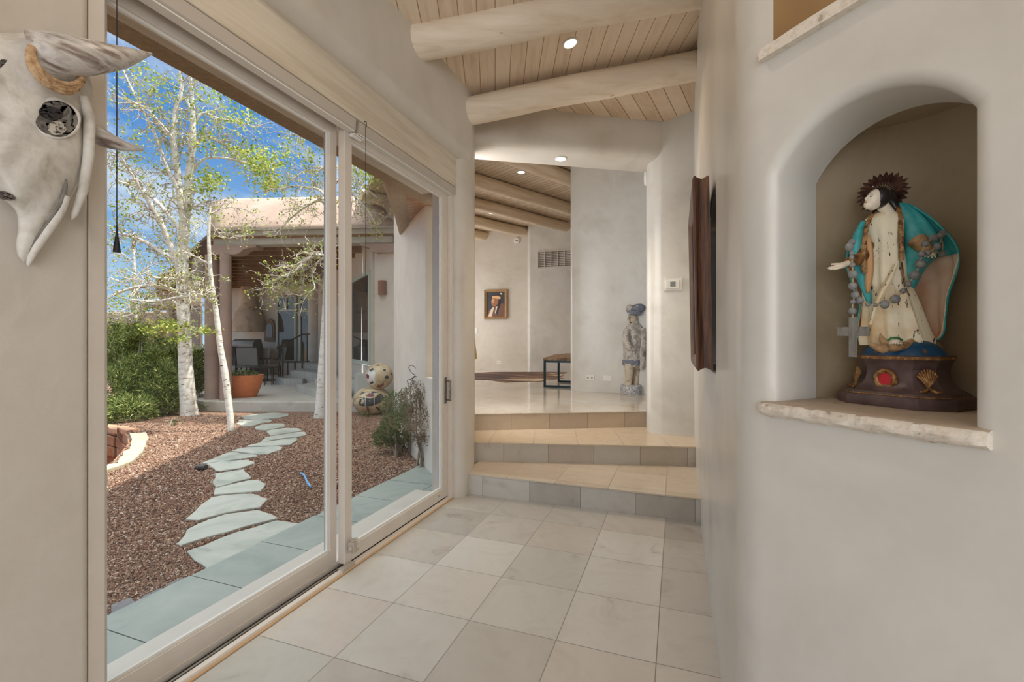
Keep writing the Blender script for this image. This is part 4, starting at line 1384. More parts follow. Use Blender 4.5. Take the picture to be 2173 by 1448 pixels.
# arms and hands
def hand(base, dirv, palm_n, s, name, spread=0.20, curl=0.25, thumb=1):
    """Palm with four fingers and a thumb; base = wrist, dirv = to the fingertips, palm_n = out of the palm."""
    d = Vector(dirv).normalized(); n = Vector(palm_n); n = (n - d * n.dot(d)).normalized(); w = d.cross(n)
    b = MB()
    b.loft([[base + d * (t * s) + w * (math.cos(a) * hw * s) + n * (math.sin(a) * hn2 * s) for a in np.linspace(0, 2 * PI, 12, endpoint=False)]
            for t, hw, hn2 in ((-0.30, .17, .15), (0, .17, .14), (.15, .22, .14), (.38, .27, .13), (.52, .26, .11), (.56, .20, .08))], True, True)
    for i, (o, ln) in enumerate(((-0.19, .40), (-0.065, .46), (0.065, .43), (0.19, .34))):
        p0 = base + d * (0.50 * s) + w * (o * s)
        dv = (d + w * (o * spread * 3)).normalized()
        p1 = p0 + dv * (ln * 0.5 * s) + n * (curl * 0.10 * s)
        p2 = p0 + dv * (ln * s) + n * (curl * 0.34 * s)
        b.tube([p0 - dv * 0.06 * s, p0, p1, p2], [0.060 * s, 0.066 * s, 0.058 * s, 0.040 * s], 8)
    q0 = base + d * (0.12 * s) + w * (thumb * 0.19 * s)
    q1 = q0 + (d * 0.6 + w * thumb * 0.75).normalized() * (0.22 * s) + n * 0.04 * s
    q2 = q1 + (d * 0.95 + w * thumb * 0.3).normalized() * (0.20 * s) + n * 0.06 * s
    b.tube([q0 - d * 0.04 * s, q0, q1, q2], [0.08 * s, 0.082 * s, 0.066 * s, 0.042 * s], 8)
    return b.build(name, M['skin'], st, angle=75)
wl = sp(1796, 560, -0.030)
b = MB()
b.tube([sp(1840, 520, -0.010), sp(1830, 545, -0.022), sp(1815, 553, -0.028), sp(1800, 558, -0.030)], [13 * K, 12 * K, 12.5 * K, 11 * K], 14)
b.build('left_sleeve', mottle('brown_gold_cuff', [lin(70, 46, 26), lin(120, 84, 44), lin(168, 126, 76)], 60, 0.5, 0.2), st)
hand(wl, sp(1750, 577, -0.034) - wl, -VW * 0.35 + Vector((0, 0, 1)), 0.046, 'left_hand', 0.10, 0.12, 1)
b = MB()
b.tube([sp(1946, 510, -0.030), sp(1962, 526, -0.046), sp(1972, 534, -0.056)], [17 * K, 13 * K, 9 * K], 14)
b.build('right_sleeve', M['snake'], st)
wr = sp(1976, 534, -0.058)
hand(wr, sp(1972, 556, -0.085) - wr, -VW * 0.8 + Vector((0, 0, 0.5)), 0.034, 'right_hand', 0.30, 0.2, 1)
# crescent moon, foot, serpent
b = MB()
mp_ = smooth_pts([(*sp(1868, 708, -.040), .0012), (*sp(1873, 722, -.046), .0065), (*sp(1888, 735, -.054), .0105), (*sp(1908, 736, -.054), .0105), (*sp(1928, 730, -.050), .0085), (*sp(1940, 718, -.044), .005), (*sp(1944, 704, -.040), .001)], 4)
b.tube([m[:3] for m in mp_], [m[3] for m in mp_], 10)
b.build('crescent_moon', M['snake'], st)
b = MB()
f0, f1 = sp(1896, 722, -0.045), sp(1900, 728, -0.066)
b.ball((f0 + f1) / 2, (0.012, 0.016, 0.006), 12, 8, Matrix((VR, -VW, Vector((0, 0, 1)))).transposed())
for k in range(5):
    q = f1 + VR * (0.0048 * (k - 2)) + Vector((0, 0, -0.001))
    b.ball(q, (0.0026, 0.0048, 0.0028), 8, 6, Matrix((VR, -VW, Vector((0, 0, 1)))).transposed())
b.build('foot', M['skin'], st)
MB().tube([sp(1884, 722, -0.055), sp(1893, 717, -0.062), sp(1905, 717, -0.062), sp(1914, 722, -0.055)], 0.0024, 6).build('sandal_strap', M['green'], st)
b = MB()
spn = smooth_pts([(*sp(1932, 726, -.046), .008), (*sp(1955, 724, -.036), .0085), (*sp(1980, 728, -.026), .0085), (*sp(1992, 742, -.022), .0085), (*sp(1986, 758, -.024), .008), (*sp(1966, 760, -.034), .007), (*sp(1948, 752, -.044), .006), (*sp(1938, 742, -.050), .0035)], 4)
b.tube([m[:3] for m in spn], [m[3] for m in spn], 10)
b.build('serpent_tail', M['snake'], st)
b = MB()
hp_ = sp(1876, 742, -0.066)
b.tube([sp(1846, 730, -0.054), sp(1860, 737, -0.062), hp_, sp(1884, 745, -0.070)], [.005, .0075, .010, .004], 10)
b.build('serpent_head', M['snake'], st)

# rosary of grey beads
RS = 573 / 1257
def rp(x, y, d): return W(1600 + x * RS, 300 + y * RS, TD - d)
ro = thing('rosary', 'grey wooden bead rosary with a cross draped over the niche statue', 'rosary', tuple(rp(460, 1000, 0.05)))
beads = [(455, 470, 18, .050), (445, 492, 21, .062), (455, 520, 12, .066), (455, 541, 12, .068), (458, 575, 14, .070), (460, 620, 22, .070), (460, 674, 21, .070), (471, 715, 20, .070), (492, 741, 19, .070), (530, 760, 12, .066), (565, 762, 11, .066), (608, 760, 22, .068), (657, 735, 23, .068), (694, 697, 15, .064), (720, 665, 17, .064), (748, 624, 24, .068), (776, 570, 24, .076), (780, 525, 17, .086), (797, 478, 18, .080), (836, 450, 21, .074), (865, 440, 17, .064), (880, 429, 20, .054), (852, 490, 18, .082), (812, 520, 14, .090), (876, 524, 17, .070)]
for x, y, q, d in beads:
    MB().ball(rp(x, y, d), (q * RS * K * 0.80, q * RS * K * 0.80, q * RS * K * 0.86), 14, 9).build('bead', M['bead'], ro)
for x, y, q in ((460, 748, 13), (458, 791, 19)):
    MB().ball(rp(x, y, .070), (q * RS * K * 0.82,) * 3, 14, 9).build('bead', M['bead'], ro)
b = MB()
main = [rp(x, y, d) for x, y, q, d in beads[:22]]
b.tube(main, 0.0016, 6)
b.build('twine', M['twine'], ro)
b = MB()
b.tube([main[-1], rp(868, 470, .075), rp(852, 490, .082), rp(812, 520, .09), rp(840, 512, .088), rp(876, 524, .07), rp(880, 480, .06), main[-2]], 0.0016, 6)
b.build('twine', M['twine'], ro)
b = MB()
b.tube([rp(471, 715, .07), rp(460, 748, .07), rp(458, 791, .07), rp(460, 825, .07)], 0.0016, 6)
b.build('twine', M['twine'], ro)
b = MB()
cq = rp(461, 905, .066)
cR = (VR * 0.92 + VW * 0.39).normalized() * 1.0
cR = VR
cN = VW
for a_, c_, h_, l_ in ((461, 912, 16, 88), ):
    b.obox(rp(461, 912, .066), cR * (19 * RS * K * 0.80), cN * 0.0055, Vector((0, 0, 88 * RS * K)))
b.obox(rp(462, 886, .066), cR * (72 * RS * K * 0.80), cN * 0.0054, Vector((0, 0, 20 * RS * K)))
b.build('cross', M['cross'], ro, smooth=False, bevel=0.0012)
# ================================================================== cow skull on the left wall
M['bone'] = mottle('weathered_bone', [lin(168, 160, 148), lin(204, 198, 188), lin(222, 218, 210), lin(196, 188, 176)], 9, 0.6, 0.45, 34, (1, 1, 1), 7, dist=0.006, distort=0.5)
M['bone_dark'] = mottle('shadowed_grey_bone', [lin(96, 92, 86), lin(140, 134, 126)], 20, 0.7, 0.3, 60)  # shade of the skull's hollows put into the colour
M['horn'] = mottle('streaked_horn', [lin(118, 100, 92), lin(164, 152, 144), lin(204, 199, 192), lin(186, 180, 176), lin(150, 138, 132)], 5, 0.38, 0.1, 40, (5, 0.8, 5), 6, dist=0.003, distort=0.6, lo=0.34, hi=0.66)
M['rope'] = mottle('tan_rope', [lin(140, 108, 78), lin(186, 152, 114), lin(210, 184, 150)], 60, 0.85, 0.6, 120, dist=0.004)
SKX = -1.60
def sk(px, py, x=SKX): return onx(px, py, x)
skull = thing('cow_skull', 'bleached cow skull with rope-wrapped horn hung on the left wall', 'skull', (-1.71, 0.72, 1.45))
# sections from the crown down to the nose: (py, left px, right px, how far it stands off the wall)
sec = [(70, -60, 96, .075), (86, -100, 140, .105), (112, -120, 168, .125), (150, -125, 186, .135), (190, -112, 197, .140), (235, -100, 193, .140), (290, -88, 187, .138), (340, -72, 180, .130), (385, -44, 168, .118), (408, -16, 158, .106), (430, 16, 146, .094), (450, 34, 132, .080), (475, 38, 116, .066), (500, 36, 98, .054), (524, 34, 84, .044), (543, 38, 70, .034), (556, 48, 62, .022)]
ss = smooth_pts([tuple(map(float, s)) for s in sec], 3)
NJ = 40
b = MB()
rng = random.Random(3)
rings = []
for i, (py, xl, xr, dp) in enumerate(ss):
    ring = []
    for j in range(NJ):
        a = 2 * PI * j / NJ
        q = math.cos(a)
        s_ = math.sin(a)
        px = (xl + xr) / 2 + (xr - xl) / 2 * (abs(q) ** 0.8) * (1 if q > 0 else -1)
        # ridge of the brow and the cheek, dips at the temple
        ridge = 0.016 * math.exp(-((px - 150) / 26) ** 2) * math.exp(-((py - 270) / 120) ** 2) + 0.014 * math.exp(-((px - 55) / 60) ** 2)
        x = -1.700 + dp * (0.5 + 0.5 * s_ if s_ < 0 else 0.5 + 0.5 * abs(s_) ** 0.75) * (1 + ridge * 6)
        x = max(x, -1.7095)
        x += 0.004 * math.sin(px * 0.07 + py * 0.043) * max(0, s_)
        ring.append(onx(px, py, x))
    rings.append(ring)
b.loft(rings, True, True)
b.build('skull_bone', M['bone'], skull, angle=75)
def ellip(cx, cy, rx, ry, x, depth, name, mat, rot=0.0, n=22):
    b = MB()
    rr = []
    for k, d in ((1.0, 0.0), (0.93, -depth * 0.45), (0.70, -depth * 0.85), (0.3, -depth)):
        ring = []
        for j in range(n):
            a = 2 * PI * j / n
            u, v = rx * k * math.cos(a), ry * k * math.sin(a)
            ring.append(onx(cx + u * math.cos(rot) - v * math.sin(rot), cy + u * math.sin(rot) + v * math.cos(rot), x + d))
        rr.append(ring)
    b.loft(rr, True, True)
    return b.build(name, mat, skull, angle=70)
ellip(119, 252, 46, 38, -1.5530, 0.0, 'eye_socket_shade', M['bone_dark'], 0.25)  # flat dark patches from here on paint the shade of hollows
ellip(108, 240, 26, 14, -1.5505, 0.0, 'eye_hole_shade', plain('eye_hole_dark', lin(58, 54, 52), 0.8), 0.2)
ellip(121, 272, 20, 15, -1.5500, 0.0, 'eye_gap', M['plaster_rough'], 0.1)
b = MB()
rim = [onx(119 + 48 * math.cos(a) * math.cos(.25) - 40 * math.sin(a) * math.sin(.25), 252 + 48 * math.cos(a) * math.sin(.25) + 40 * math.sin(a) * math.cos(.25), -1.5585) for a in np.linspace(0, 2 * PI, 33)]
b.tube(rim, [0.0048 * (1 + 0.3 * math.sin(i * 0.9)) for i in range(33)], 10)
b.tube([onx(176, 205, -1.575), onx(190, 250, -1.575), onx(188, 330, -1.585), onx(178, 400, -1.60), onx(158, 455, -1.62), onx(152, 466, -1.63)], [.012, .014, .013, .012, .008, .002], 10)
b.build('brow_rim', M['bone'], skull, angle=70)
ellip(118, 178, 30, 11, -1.5555, 0.0, 'temple_hollow_shade', M['bone_dark'], 0.5)
ellip(38, 100, 6, 5, -1.578, 0.0, 'foramen_shade', M['dark'])
ellip(22, 148, 30, 14, -1.5615, 0.0, 'temple_hollow_shade', M['bone_dark'], 0.7)
ellip(8, 415, 26, 9, -1.592, 0.0, 'nasal_hollow_shade', M['bone_dark'], 0.25)
b = MB()
nb_ = smooth_pts([(*onx(140, 415, -1.598), .010), (*onx(128, 446, -1.612), .012), (*onx(108, 478, -1.628), .012), (*onx(88, 508, -1.642), .011), (*onx(72, 534, -1.654), .009), (*onx(62, 556, -1.668), .006), (*onx(60, 564, -1.674), .003)], 4)
b.tube([q[:3] for q in nb_], [q[3] for q in nb_], 10)
b.build('nose_bone', M['bone'], skull, angle=75)
b = MB()
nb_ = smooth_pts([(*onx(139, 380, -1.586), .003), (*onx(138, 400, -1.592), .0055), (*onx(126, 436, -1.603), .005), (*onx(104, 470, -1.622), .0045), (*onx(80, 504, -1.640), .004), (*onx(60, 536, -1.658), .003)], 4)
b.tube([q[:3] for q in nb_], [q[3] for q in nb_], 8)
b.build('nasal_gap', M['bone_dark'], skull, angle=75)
b = MB()
for pts in ([(138, 240), (146, 262), (142, 300), (132, 322), (140, 336), (152, 352)], [(90, 316), (104, 340), (122, 372), (132, 390)], [(124, 292), (122, 318)], [(60, 300), (90, 316)]):
    b.tube([onx(x, y, -1.5585 - 0.00022 * max(0, y - 240)) for x, y in pts], 0.0016, 5)
b.build('suture_crack', plain('bone_crack', lin(84, 76, 68), 0.8), skull)
b = MB()
hp1 = smooth_pts([(*onx(76, 118, -1.575), .060), (*onx(106, 118, -1.560), .062), (*onx(150, 119, -1.550), .056), (*onx(200, 121, -1.545), .047), (*onx(250, 121, -1.545), .034), (*onx(292, 117, -1.550), .018), (*onx(322, 114, -1.555), .003)], 5)
b.tube([q[:3] for q in hp1], [q[3] * 0.92 for q in hp1], 24)
b.build('upper_horn', M['horn'], skull, angle=75)
b = MB()
hp2 = smooth_pts([(*onx(176, 268, -1.640), .032), (*onx(196, 280, -1.635), .030), (*onx(225, 296, -1.625), .025), (*onx(255, 307, -1.615), .018), (*onx(284, 315, -1.605), .010), (*onx(306, 319, -1.60), .002)], 5)
b.tube([q[:3] for q in hp2], [q[3] for q in hp2], 18)
b.build('lower_horn', M['horn'], skull, angle=75)
b = MB()
for k, (o, w_) in enumerate(((0, .0062), (7, .0056), (13, .0062), (19, .0045))):
    pts = [(86 - o * 0.6, 84 - o * 0.2, -1.560), (72 - o * 0.5, 100, -1.532), (70 - o * 0.6, 118 + o * 0.3, -1.510), (82 - o * 0.7, 142 + o * 0.5, -1.497), (104 - o * 0.4, 164 + o * 0.8, -1.497), (134, 178 + o, -1.507), (160, 178 + o * 0.8, -1.525), (176, 164 + o * 0.5, -1.548)]
    g = smooth_pts([(*onx(*p),) for p in pts], 5)
    b.tube(g, [w_ * (1 + 0.22 * (i % 2)) for i in range(len(g))], 8)
b.build('rope_wrap', M['rope'], skull, angle=75)

# ================================================================== far room furnishings
# portrait
pc = ony(1052.5, 646, 10.815)
s_ = pc.length * 0 + ((FV.dot(pc - Vector((0, 0, CAMH)))) / FPX)
pw, ph = 51 * s_ * 1.0, 62 * s_
pic = thing('portrait_painting', 'small portrait of a person with headband in a gilt frame on the far wall', 'painting', (pc.x, pc.y, pc.z - ph / 2))
PX = lambda u, v, d: Vector((pc.x + u * pw / 2, pc.y - d, pc.z + v * ph / 2))
b = MB()
f_ = 0.20
for (a, c_, d_, e_) in (((-1, -1), (1, -1), (1 - f_, -1 + f_ * .82), (-1 + f_, -1 + f_ * .82)), ((1, -1), (1, 1), (1 - f_, 1 - f_ * .82), (1 - f_, -1 + f_ * .82)), ((1, 1), (-1, 1), (-1 + f_, 1 - f_ * .82), (1 - f_, 1 - f_ * .82)), ((-1, 1), (-1, -1), (-1 + f_, -1 + f_ * .82), (-1 + f_, 1 - f_ * .82))):
    b.add([PX(*a, 0.0), PX(*c_, 0.0), PX(*a, 0.05), PX(*c_, 0.05), PX(*d_, 0.025), PX(*e_, 0.025), PX(*d_, 0.0), PX(*e_, 0.0)], [(0, 1, 3, 2), (2, 3, 4, 5), (5, 4, 6, 7)])
M['gilt'] = mottle('gilt_beaded_frame', [lin(104, 74, 40), lin(150, 112, 66), lin(184, 150, 100)], 60, 0.4, 0.5, 90, metal=0.3)
b.build('gilt_frame', M['gilt'], pic, smooth=False)
b = MB()
b.add([PX(-.82, -.84, .012), PX(.82, -.84, .012), PX(.82, .84, .012), PX(-.82, .84, .012)], [(0, 1, 2, 3)])
b.build('canvas', plain('dark_slate_canvas', lin(54, 56, 62), 0.6), pic, smooth=False)
def shape(pts, col, d, nm):
    MB().add([PX(u, v, d) for u, v in pts], [tuple(range(len(pts)))]).build(nm, plain(nm + '_paint', lin(*col), 0.6), pic, smooth=False)
shape([(-.80, -.80), (-.62, -.42), (-.30, -.20), (.10, -.14), (.42, -.02), (.62, .10), (.78, -.1), (.80, -.84), (-.80, -.84)], (116, 80, 62), .014, 'painted_blanket')
shape([(-.68, -.82), (-.50, -.45), (-.28, -.22), (-.12, -.16), (-.26, -.55), (-.34, -.84)], (222, 206, 186), .0155, 'painted_shawl_fold')
shape([(.02, -.18), (.26, -.08), (.34, -.02), (.20, -.40), (.06, -.70), (-.08, -.60)], (226, 212, 192), .0155, 'painted_shawl_fold')
shape([(.30, .52), (.44, .30), (.42, .02), (.30, -.30), (.10, -.78), (.02, -.60), (.14, -.20), (.16, .20)], (40, 34, 36), .0165, 'painted_braid')
shape([(-.30, .46), (-.36, .30), (-.44, .20), (-.38, .14), (-.42, .06), (-.36, -.02), (-.30, -.12), (-.06, -.16), (.14, -.02), (.24, .22), (.22, .48)], (158, 104, 74), .017, 'painted_face')
shape([(-.30, .44), (-.32, .30), (-.40, .20), (-.32, .16), (-.34, .06), (-.16, .12), (-.12, .34)], (204, 158, 118), .0175, 'painted_cheek')
shape([(-.28, .58), (-.10, .70), (.16, .72), (.36, .58), (.40, .42), (.10, .48), (-.28, .50)], (64, 44, 36), .017, 'painted_hair')
shape([(-.34, .56), (-.30, .44), (.20, .36), (.42, .34), (.44, .48), (.10, .58)], (222, 178, 130), .018, 'painted_headband')
shape([(.36, .76), (.50, .62), (.64, .76), (.56, .70), (.50, .76)], (224, 214, 196), .018, 'painted_feather')

# bench with hide cushion on a steel frame
M['blue_steel'] = plain('dark_blue_steel', lin(36, 58, 68), 0.4, 0.5)
M['hide'] = mottle('brindled_hide', [lin(92, 68, 52), lin(136, 110, 88), lin(168, 144, 120), lin(112, 84, 66)], 8, 0.75, 0.5, 90, (1, 5, 1), 7, dist=0.006)
bx0, bx1, by0, by1 = -2.040, -1.46, 7.14, 8.10
zf = 0.958
bench = thing('bench', 'bench with brindled hide cushion on a dark blue steel frame', 'bench', ((bx0 + bx1) / 2, (by0 + by1) / 2, Z3))
w = 0.032
b = MB()
for x0, y0, z0, x1, y1, z1 in ((bx0, by0, zf - w, bx1, by0 + w, zf), (bx0, by1 - w, zf - w, bx1, by1, zf), (bx0, by0 + w, zf - w, bx0 + w, by1 - w, zf), (bx1 - w, by0 + w, zf - w, bx1, by1 - w, zf)):
    b.box(x0, y0, z0, x1, y1, z1)
b.build('seat_frame', M['blue_steel'], bench, smooth=False)
for x in (bx0, bx1 - w):
    for y in (by0, by1 - w):
        MB().box(x, y, Z3, x + w, y + w, zf - w).build('leg', M['blue_steel'], bench, smooth=False)
for y in (by0, by1 - w):
    MB().box(bx0 + w, y, Z3, bx1 - w, y + w, Z3 + w).build('floor_rail', M['blue_steel'], bench, smooth=False)
b = MB()
n = 10
rows = []
for i in range(n + 1):
    row = []
    for j in range(n + 1):
        u, v = -1 + 2 * i / n, -1 + 2 * j / n
        h = 0.062 + 0.060 * (1 - u ** 4) * (1 - v ** 4) + 0.004 * math.sin(i * 1.7 + j)
        row.append((( bx0 + bx1) / 2 + u * (bx1 - bx0) / 2 * 1.01, (by0 + by1) / 2 + v * (by1 - by0) / 2 * 1.01, zf + h - 0.02))
    rows.append(row)
b.sheet(rows)
edge = [rows[0][j] for j in range(n + 1)] + [rows[i][n] for i in range(1, n + 1)] + [rows[n][j] for j in range(n - 1, -1, -1)] + [rows[i][0] for i in range(n - 1, 0, -1)]
b.loft([edge, [(x, y, zf + 0.001) for x, y, z in edge]], True, False)
b.add([(x, y, zf + 0.001) for x, y, z in edge], [tuple(range(len(edge)))])
b.build('hide_cushion', M['hide'], bench, angle=60)

# cowhide rug
m, nt, bs = newmat('brown_cowhide')
pos = node(nt, 'ShaderNodeNewGeometry').outputs['Position']
nz = node(nt, 'ShaderNodeTexNoise', {'Vector': node(nt, 'ShaderNodeMapping', {0: pos, 'Scale': (0.9, 1.6, 1)}).outputs[0], 'Scale': 1.1, 'Detail': 5.0, 'Distortion': 0.8})
nt.links.new(ramp(nt, nz.outputs['Fac'], [(0.34, lin(52, 36, 32)), (0.46, lin(92, 66, 56)), (0.56, lin(132, 102, 82)), (0.64, lin(198, 176, 150)), (0.70, lin(226, 214, 196))]), bs.inputs['Base Color'])
bs.inputs['Roughness'].default_value = 0.8
M['cowhide'] = m
px_out = [(958, 797), (985, 791), (1000, 792.5), (1050, 790.4), (1100, 790.2), (1150, 790.2), (1196, 789.8), (1206, 790.6), (1195, 793), (1180, 794), (1196, 797), (1190, 800), (1178, 799.5), (1196, 803.5), (1180, 805), (1160, 806.5), (1150, 809.5), (1140, 810.5), (1120, 810), (1098, 811), (1068, 812), (1050, 808.5), (1030, 806), (1000, 806.5), (960, 809)]
hp_ = [onz(x, y, Z3) for x, y in px_out]
b = MB()
b.prism([(p.x, p.y) for p in hp_], Z3 + 0.001, Z3 + 0.008)
tag(b.build('cowhide_rug', M['cowhide'], smooth=False), 'brown and white cowhide rug lying on the upper tile floor', 'rug')

# tilted board on an easel stand, half hidden by the left pier
eb = thing('tilted_board', 'tan edged board leaning on a black easel behind the left pier', 'easel', (-3.1, 6.3, Z3))
M['tan_edge'] = mottle('raw_canvas_edge', [lin(196, 162, 112), lin(214, 184, 136)], 6, 0.7, 0.1, 60)
bt = 6.5
p_top = W(1000.5, 663, bt); p_bot = W(1013, 762, bt)
ax = (p_top - p_bot)
side = Vector((-0.455, 0.89, 0)).normalized()
th = 0.052
left = Vector((-1, 0.0, 0))
nrm = side.cross(ax).normalized()
if nrm.x < 0: nrm = -nrm
b = MB()
b.obox((p_top + p_bot) / 2 - nrm * th / 2 + side * 0.55, ax / 2, side * 0.55, nrm * th / 2)
b.build('board', M['tan_edge'], eb, smooth=False, bevel=0.004)
b = MB()
foot = p_bot - nrm * 0.06 + side * 0.5
b.tube([W(996, 756, bt) + side * 0.05 - Vector((0.14, 0, 0.02)), W(1000, 757, bt) + side * 0.05 - Vector((0.03, 0, 0.012)), p_bot + side * 0.05 - nrm * 0.02 + Vector((0, 0, 0.012))], 0.014, 8)
b.build('support_arm', M['dark'], eb)
for q in ((-2.98, 6.30), (-3.5, 6.25), (-3.35, 6.95)):
    MB().tube([(-3.22, 6.42, 1.02), (q[0] - 0.12, q[1], Z3 + 0.006)], 0.012, 8).build('easel_leg', M['dark'], eb)

# weathered figure on the upper floor
M['weathered'] = patches('flaking_white_blue_paint', [lin(104, 88, 76), lin(176, 164, 150), lin(120, 124, 134), lin(206, 200, 190), lin(150, 128, 108), lin(214, 208, 200)], 16, 0.8, [0.0, 0.40, 0.46, 0.49, 0.58, 0.62], 0.5, stretch=(1, 1, 0.8), dist=0.01)
M['weathered_blue'] = patches('flaking_blue_paint', [lin(60, 78, 110), lin(150, 146, 138), lin(88, 104, 132), lin(180, 174, 166)], 18, 0.75, [0.0, 0.46, 0.50, 0.60], 0.5, dist=0.01)
M['weathered_wood'] = patches('bare_tan_wood', [lin(150, 132, 108), lin(186, 172, 150), lin(204, 194, 176), lin(120, 102, 84)], 12, 0.75, [0.0, 0.42, 0.55, 0.68], 0.4, dist=0.008)
M['weathered_base'] = patches('blue_white_chipped_base', [lin(40, 48, 70), lin(210, 206, 200), lin(70, 88, 126), lin(220, 216, 208), lin(90, 80, 70)], 22, 0.7, [0.0, 0.42, 0.50, 0.55, 0.66], 0.5, dist=0.01)
TB = 6.46
KB = TB / FPX
fg = thing('weathered_figure', 'weathered carved figure in a turban with flaking paint on the upper floor', 'statue', tuple(xz(1340, Z3, TB)))
def fr(cx, py, hw, hd, n=24, amp=0.0, nf=5, dt=0.0):
    c = W(cx, py, TB + dt)
    return [c + RV * (hw * KB * (1 + amp * math.sin(nf * a)) * math.cos(a)) + FV * (hd * KB * (1 + amp * math.sin(nf * a)) * math.sin(a)) for a in np.linspace(0, 2 * PI, n, endpoint=False)]
zb_ = 724 - (Z3 - CAMH) / KB
b = MB()
b.loft([fr(1339.5, y, h, h * 0.9, amp=0.03) for y, h in ((zb_, 21.5), (zb_ - 3, 22), (zb_ - 17, 21.5), (zb_ - 20, 20))], True, True)
b.build('base', M['weathered_base'], fg, angle=40)
for cx, d in ((1335, -.04), (1349, .02)):
    b = MB()
    b.loft([fr(cx + o, y, h, h2, dt=d) for y, h, h2, o in ((817, 8, 12, -3), (812, 7.5, 9, -1), (806, 7, 7.5, 0), (795, 8.5, 8.5, 0), (782, 9.5, 9.5, 0.5), (772, 10, 10, 0.5))], True, True)
    b.build('leg', M['weathered_wood'], fg, angle=70)
b = MB()
bd = smooth_pts([(778, 1342, 17, 15), (765, 1343, 19, 16), (745, 1343, 19, 17), (728, 1343, 19.5, 17), (712, 1344, 20, 17), (700, 1345, 19, 15), (692, 1346, 15, 12), (686, 1346, 9, 9), (680, 1345.5, 8, 8)], 3)
b.loft([fr(q[1], q[0], q[2], q[3], 30, 0.05, 7) for q in bd], True, True)
b.build('torso', M['weathered'], fg, angle=70)
b = MB()
b.loft([fr(1342, y, h, h2, 30, 0.05, 9) for y, h, h2 in ((776, 19, 16), (770, 20.5, 17.5), (764, 20, 17))], True, True)
b.build('tunic_hem', M['weathered_blue'], fg, angle=60)
b = MB()
b.tube([W(1362, 698, TB - .03), W(1365, 725, TB - .06), W(1363, 752, TB - .07), W(1362, 775, TB - .06), W(1361, 784, TB - .06)], [8 * KB, 8 * KB, 7.5 * KB, 6 * KB, 4 * KB], 12)
b.build('far_arm', M['weathered'], fg, angle=70)
b = MB()
b.tube([W(1330, 700, TB - .06), W(1327, 722, TB - .12), W(1335, 738, TB - .15), W(1345, 742, TB - .14)], [7 * KB, 7.5 * KB, 6 * KB, 4.5 * KB], 12)
b.build('bent_arm', M['weathered'], fg, angle=70)
b = MB()
b.ball(W(1343, 677, TB), (9.5 * KB, 10.5 * KB, 13.5 * KB), 16, 12)
b.tube([W(1335, 672, TB - .055), W(1333, 678, TB - .06), W(1335.5, 681, TB - .055)], [1.2 * KB, 2.4 * KB, 1.5 * KB], 8)
b.build('head', M['weathered_wood'], fg, angle=70)
for s__ in (-3.5, 2.5): MB().ball(W(1338 + s__, 675, TB - .066), (1.8 * KB, 0.9 * KB, 1 * KB), 8, 5).build('eye', M['dark'], fg)
MB().ball(W(1338, 685.5, TB - .064), (2.6 * KB, 1 * KB, .9 * KB), 8, 5).build('mouth', M['dark'], fg)
b = MB()
b.ball(W(1352, 656.5, TB), (18 * KB, 15 * KB, 11 * KB), 18, 10, Matrix.Rotation(-0.25, 3, FV))
b.tube([W(1334, 665, TB - .02), W(1345, 663, TB - .09), W(1358, 665, TB - .05)], [5 * KB, 6 * KB, 5 * KB], 10)
b.build('turban', M['weathered_blue'], fg, angle=70)
MB().ball(W(1337, 656, TB + .02), (9 * KB, 9 * KB, 9.5 * KB), 14, 9).build('turban_knot', M['weathered'], fg)
MB().tube([W(1356, 672, TB + .04), W(1357, 685, TB + .04), W(1356, 696, TB + .03)], [5 * KB, 5 * KB, 6 * KB], 10).build('neck_cloth', M['weathered_wood'], fg)
# ================================================================== the garden
GZ = -0.06
def G(px, py, z=GZ):
    return onz(px, py, z)
M['gravel_bed'] = None
m, nt, bs = newmat('red_brown_gravel')
pos = node(nt, 'ShaderNodeNewGeometry').outputs['Position']
vo = node(nt, 'ShaderNodeTexVoronoi', {'Vector': pos, 'Scale': 62.0, 'Randomness': 1.0})
vc = node(nt, 'ShaderNodeSeparateColor', {0: vo.outputs['Color']})
colr = ramp(nt, vc.outputs[0], [(0.0, lin(88, 64, 52)), (0.3, lin(132, 98, 78)), (0.55, lin(158, 122, 98)), (0.75, lin(112, 88, 76)), (0.9, lin(182, 156, 136)), (1.0, lin(198, 180, 164))])
nz = node(nt, 'ShaderNodeTexNoise', {'Vector': pos, 'Scale': 1.2, 'Detail': 3.0})
colr = mix(nt, 0.35, colr, ramp(nt, nz.outputs['Fac'], [(0.35, lin(142, 102, 78)), (0.65, lin(176, 132, 104))]))
nt.links.new(colr, bs.inputs['Base Color'])
bs.inputs['Roughness'].default_value = 0.9
dd2 = node(nt, 'ShaderNodeBump', {'Height': mth(nt, 'SUBTRACT', 1.0, vo.outputs['Distance']), 'Strength': 0.9, 'Distance': 0.02})
nt.links.new(dd2.outputs[0], bs.inputs['Normal'])
M['gravel_bed'] = m
m, nt, bs = newmat('loose_gravel_stone')
g_ = node(nt, 'ShaderNodeNewGeometry')
nt.links.new(ramp(nt, g_.outputs['Random Per Island'], [(0.0, lin(84, 60, 50)), (0.3, lin(130, 96, 78)), (0.55, lin(160, 122, 98)), (0.75, lin(114, 90, 80)), (0.9, lin(186, 158, 138)), (1.0, lin(204, 188, 172))]), bs.inputs['Base Color'])
bs.inputs['Roughness'].default_value = 0.9
M['gravel_stone'] = m
M['bluestone'] = mottle('pale_grey_green_slate', [lin(142, 146, 138), lin(168, 170, 160), lin(182, 182, 172), lin(158, 158, 146)], 2.6, 0.7, 0.3, 18, (1, 1, 1), 7, dist=0.006, distort=0.8)
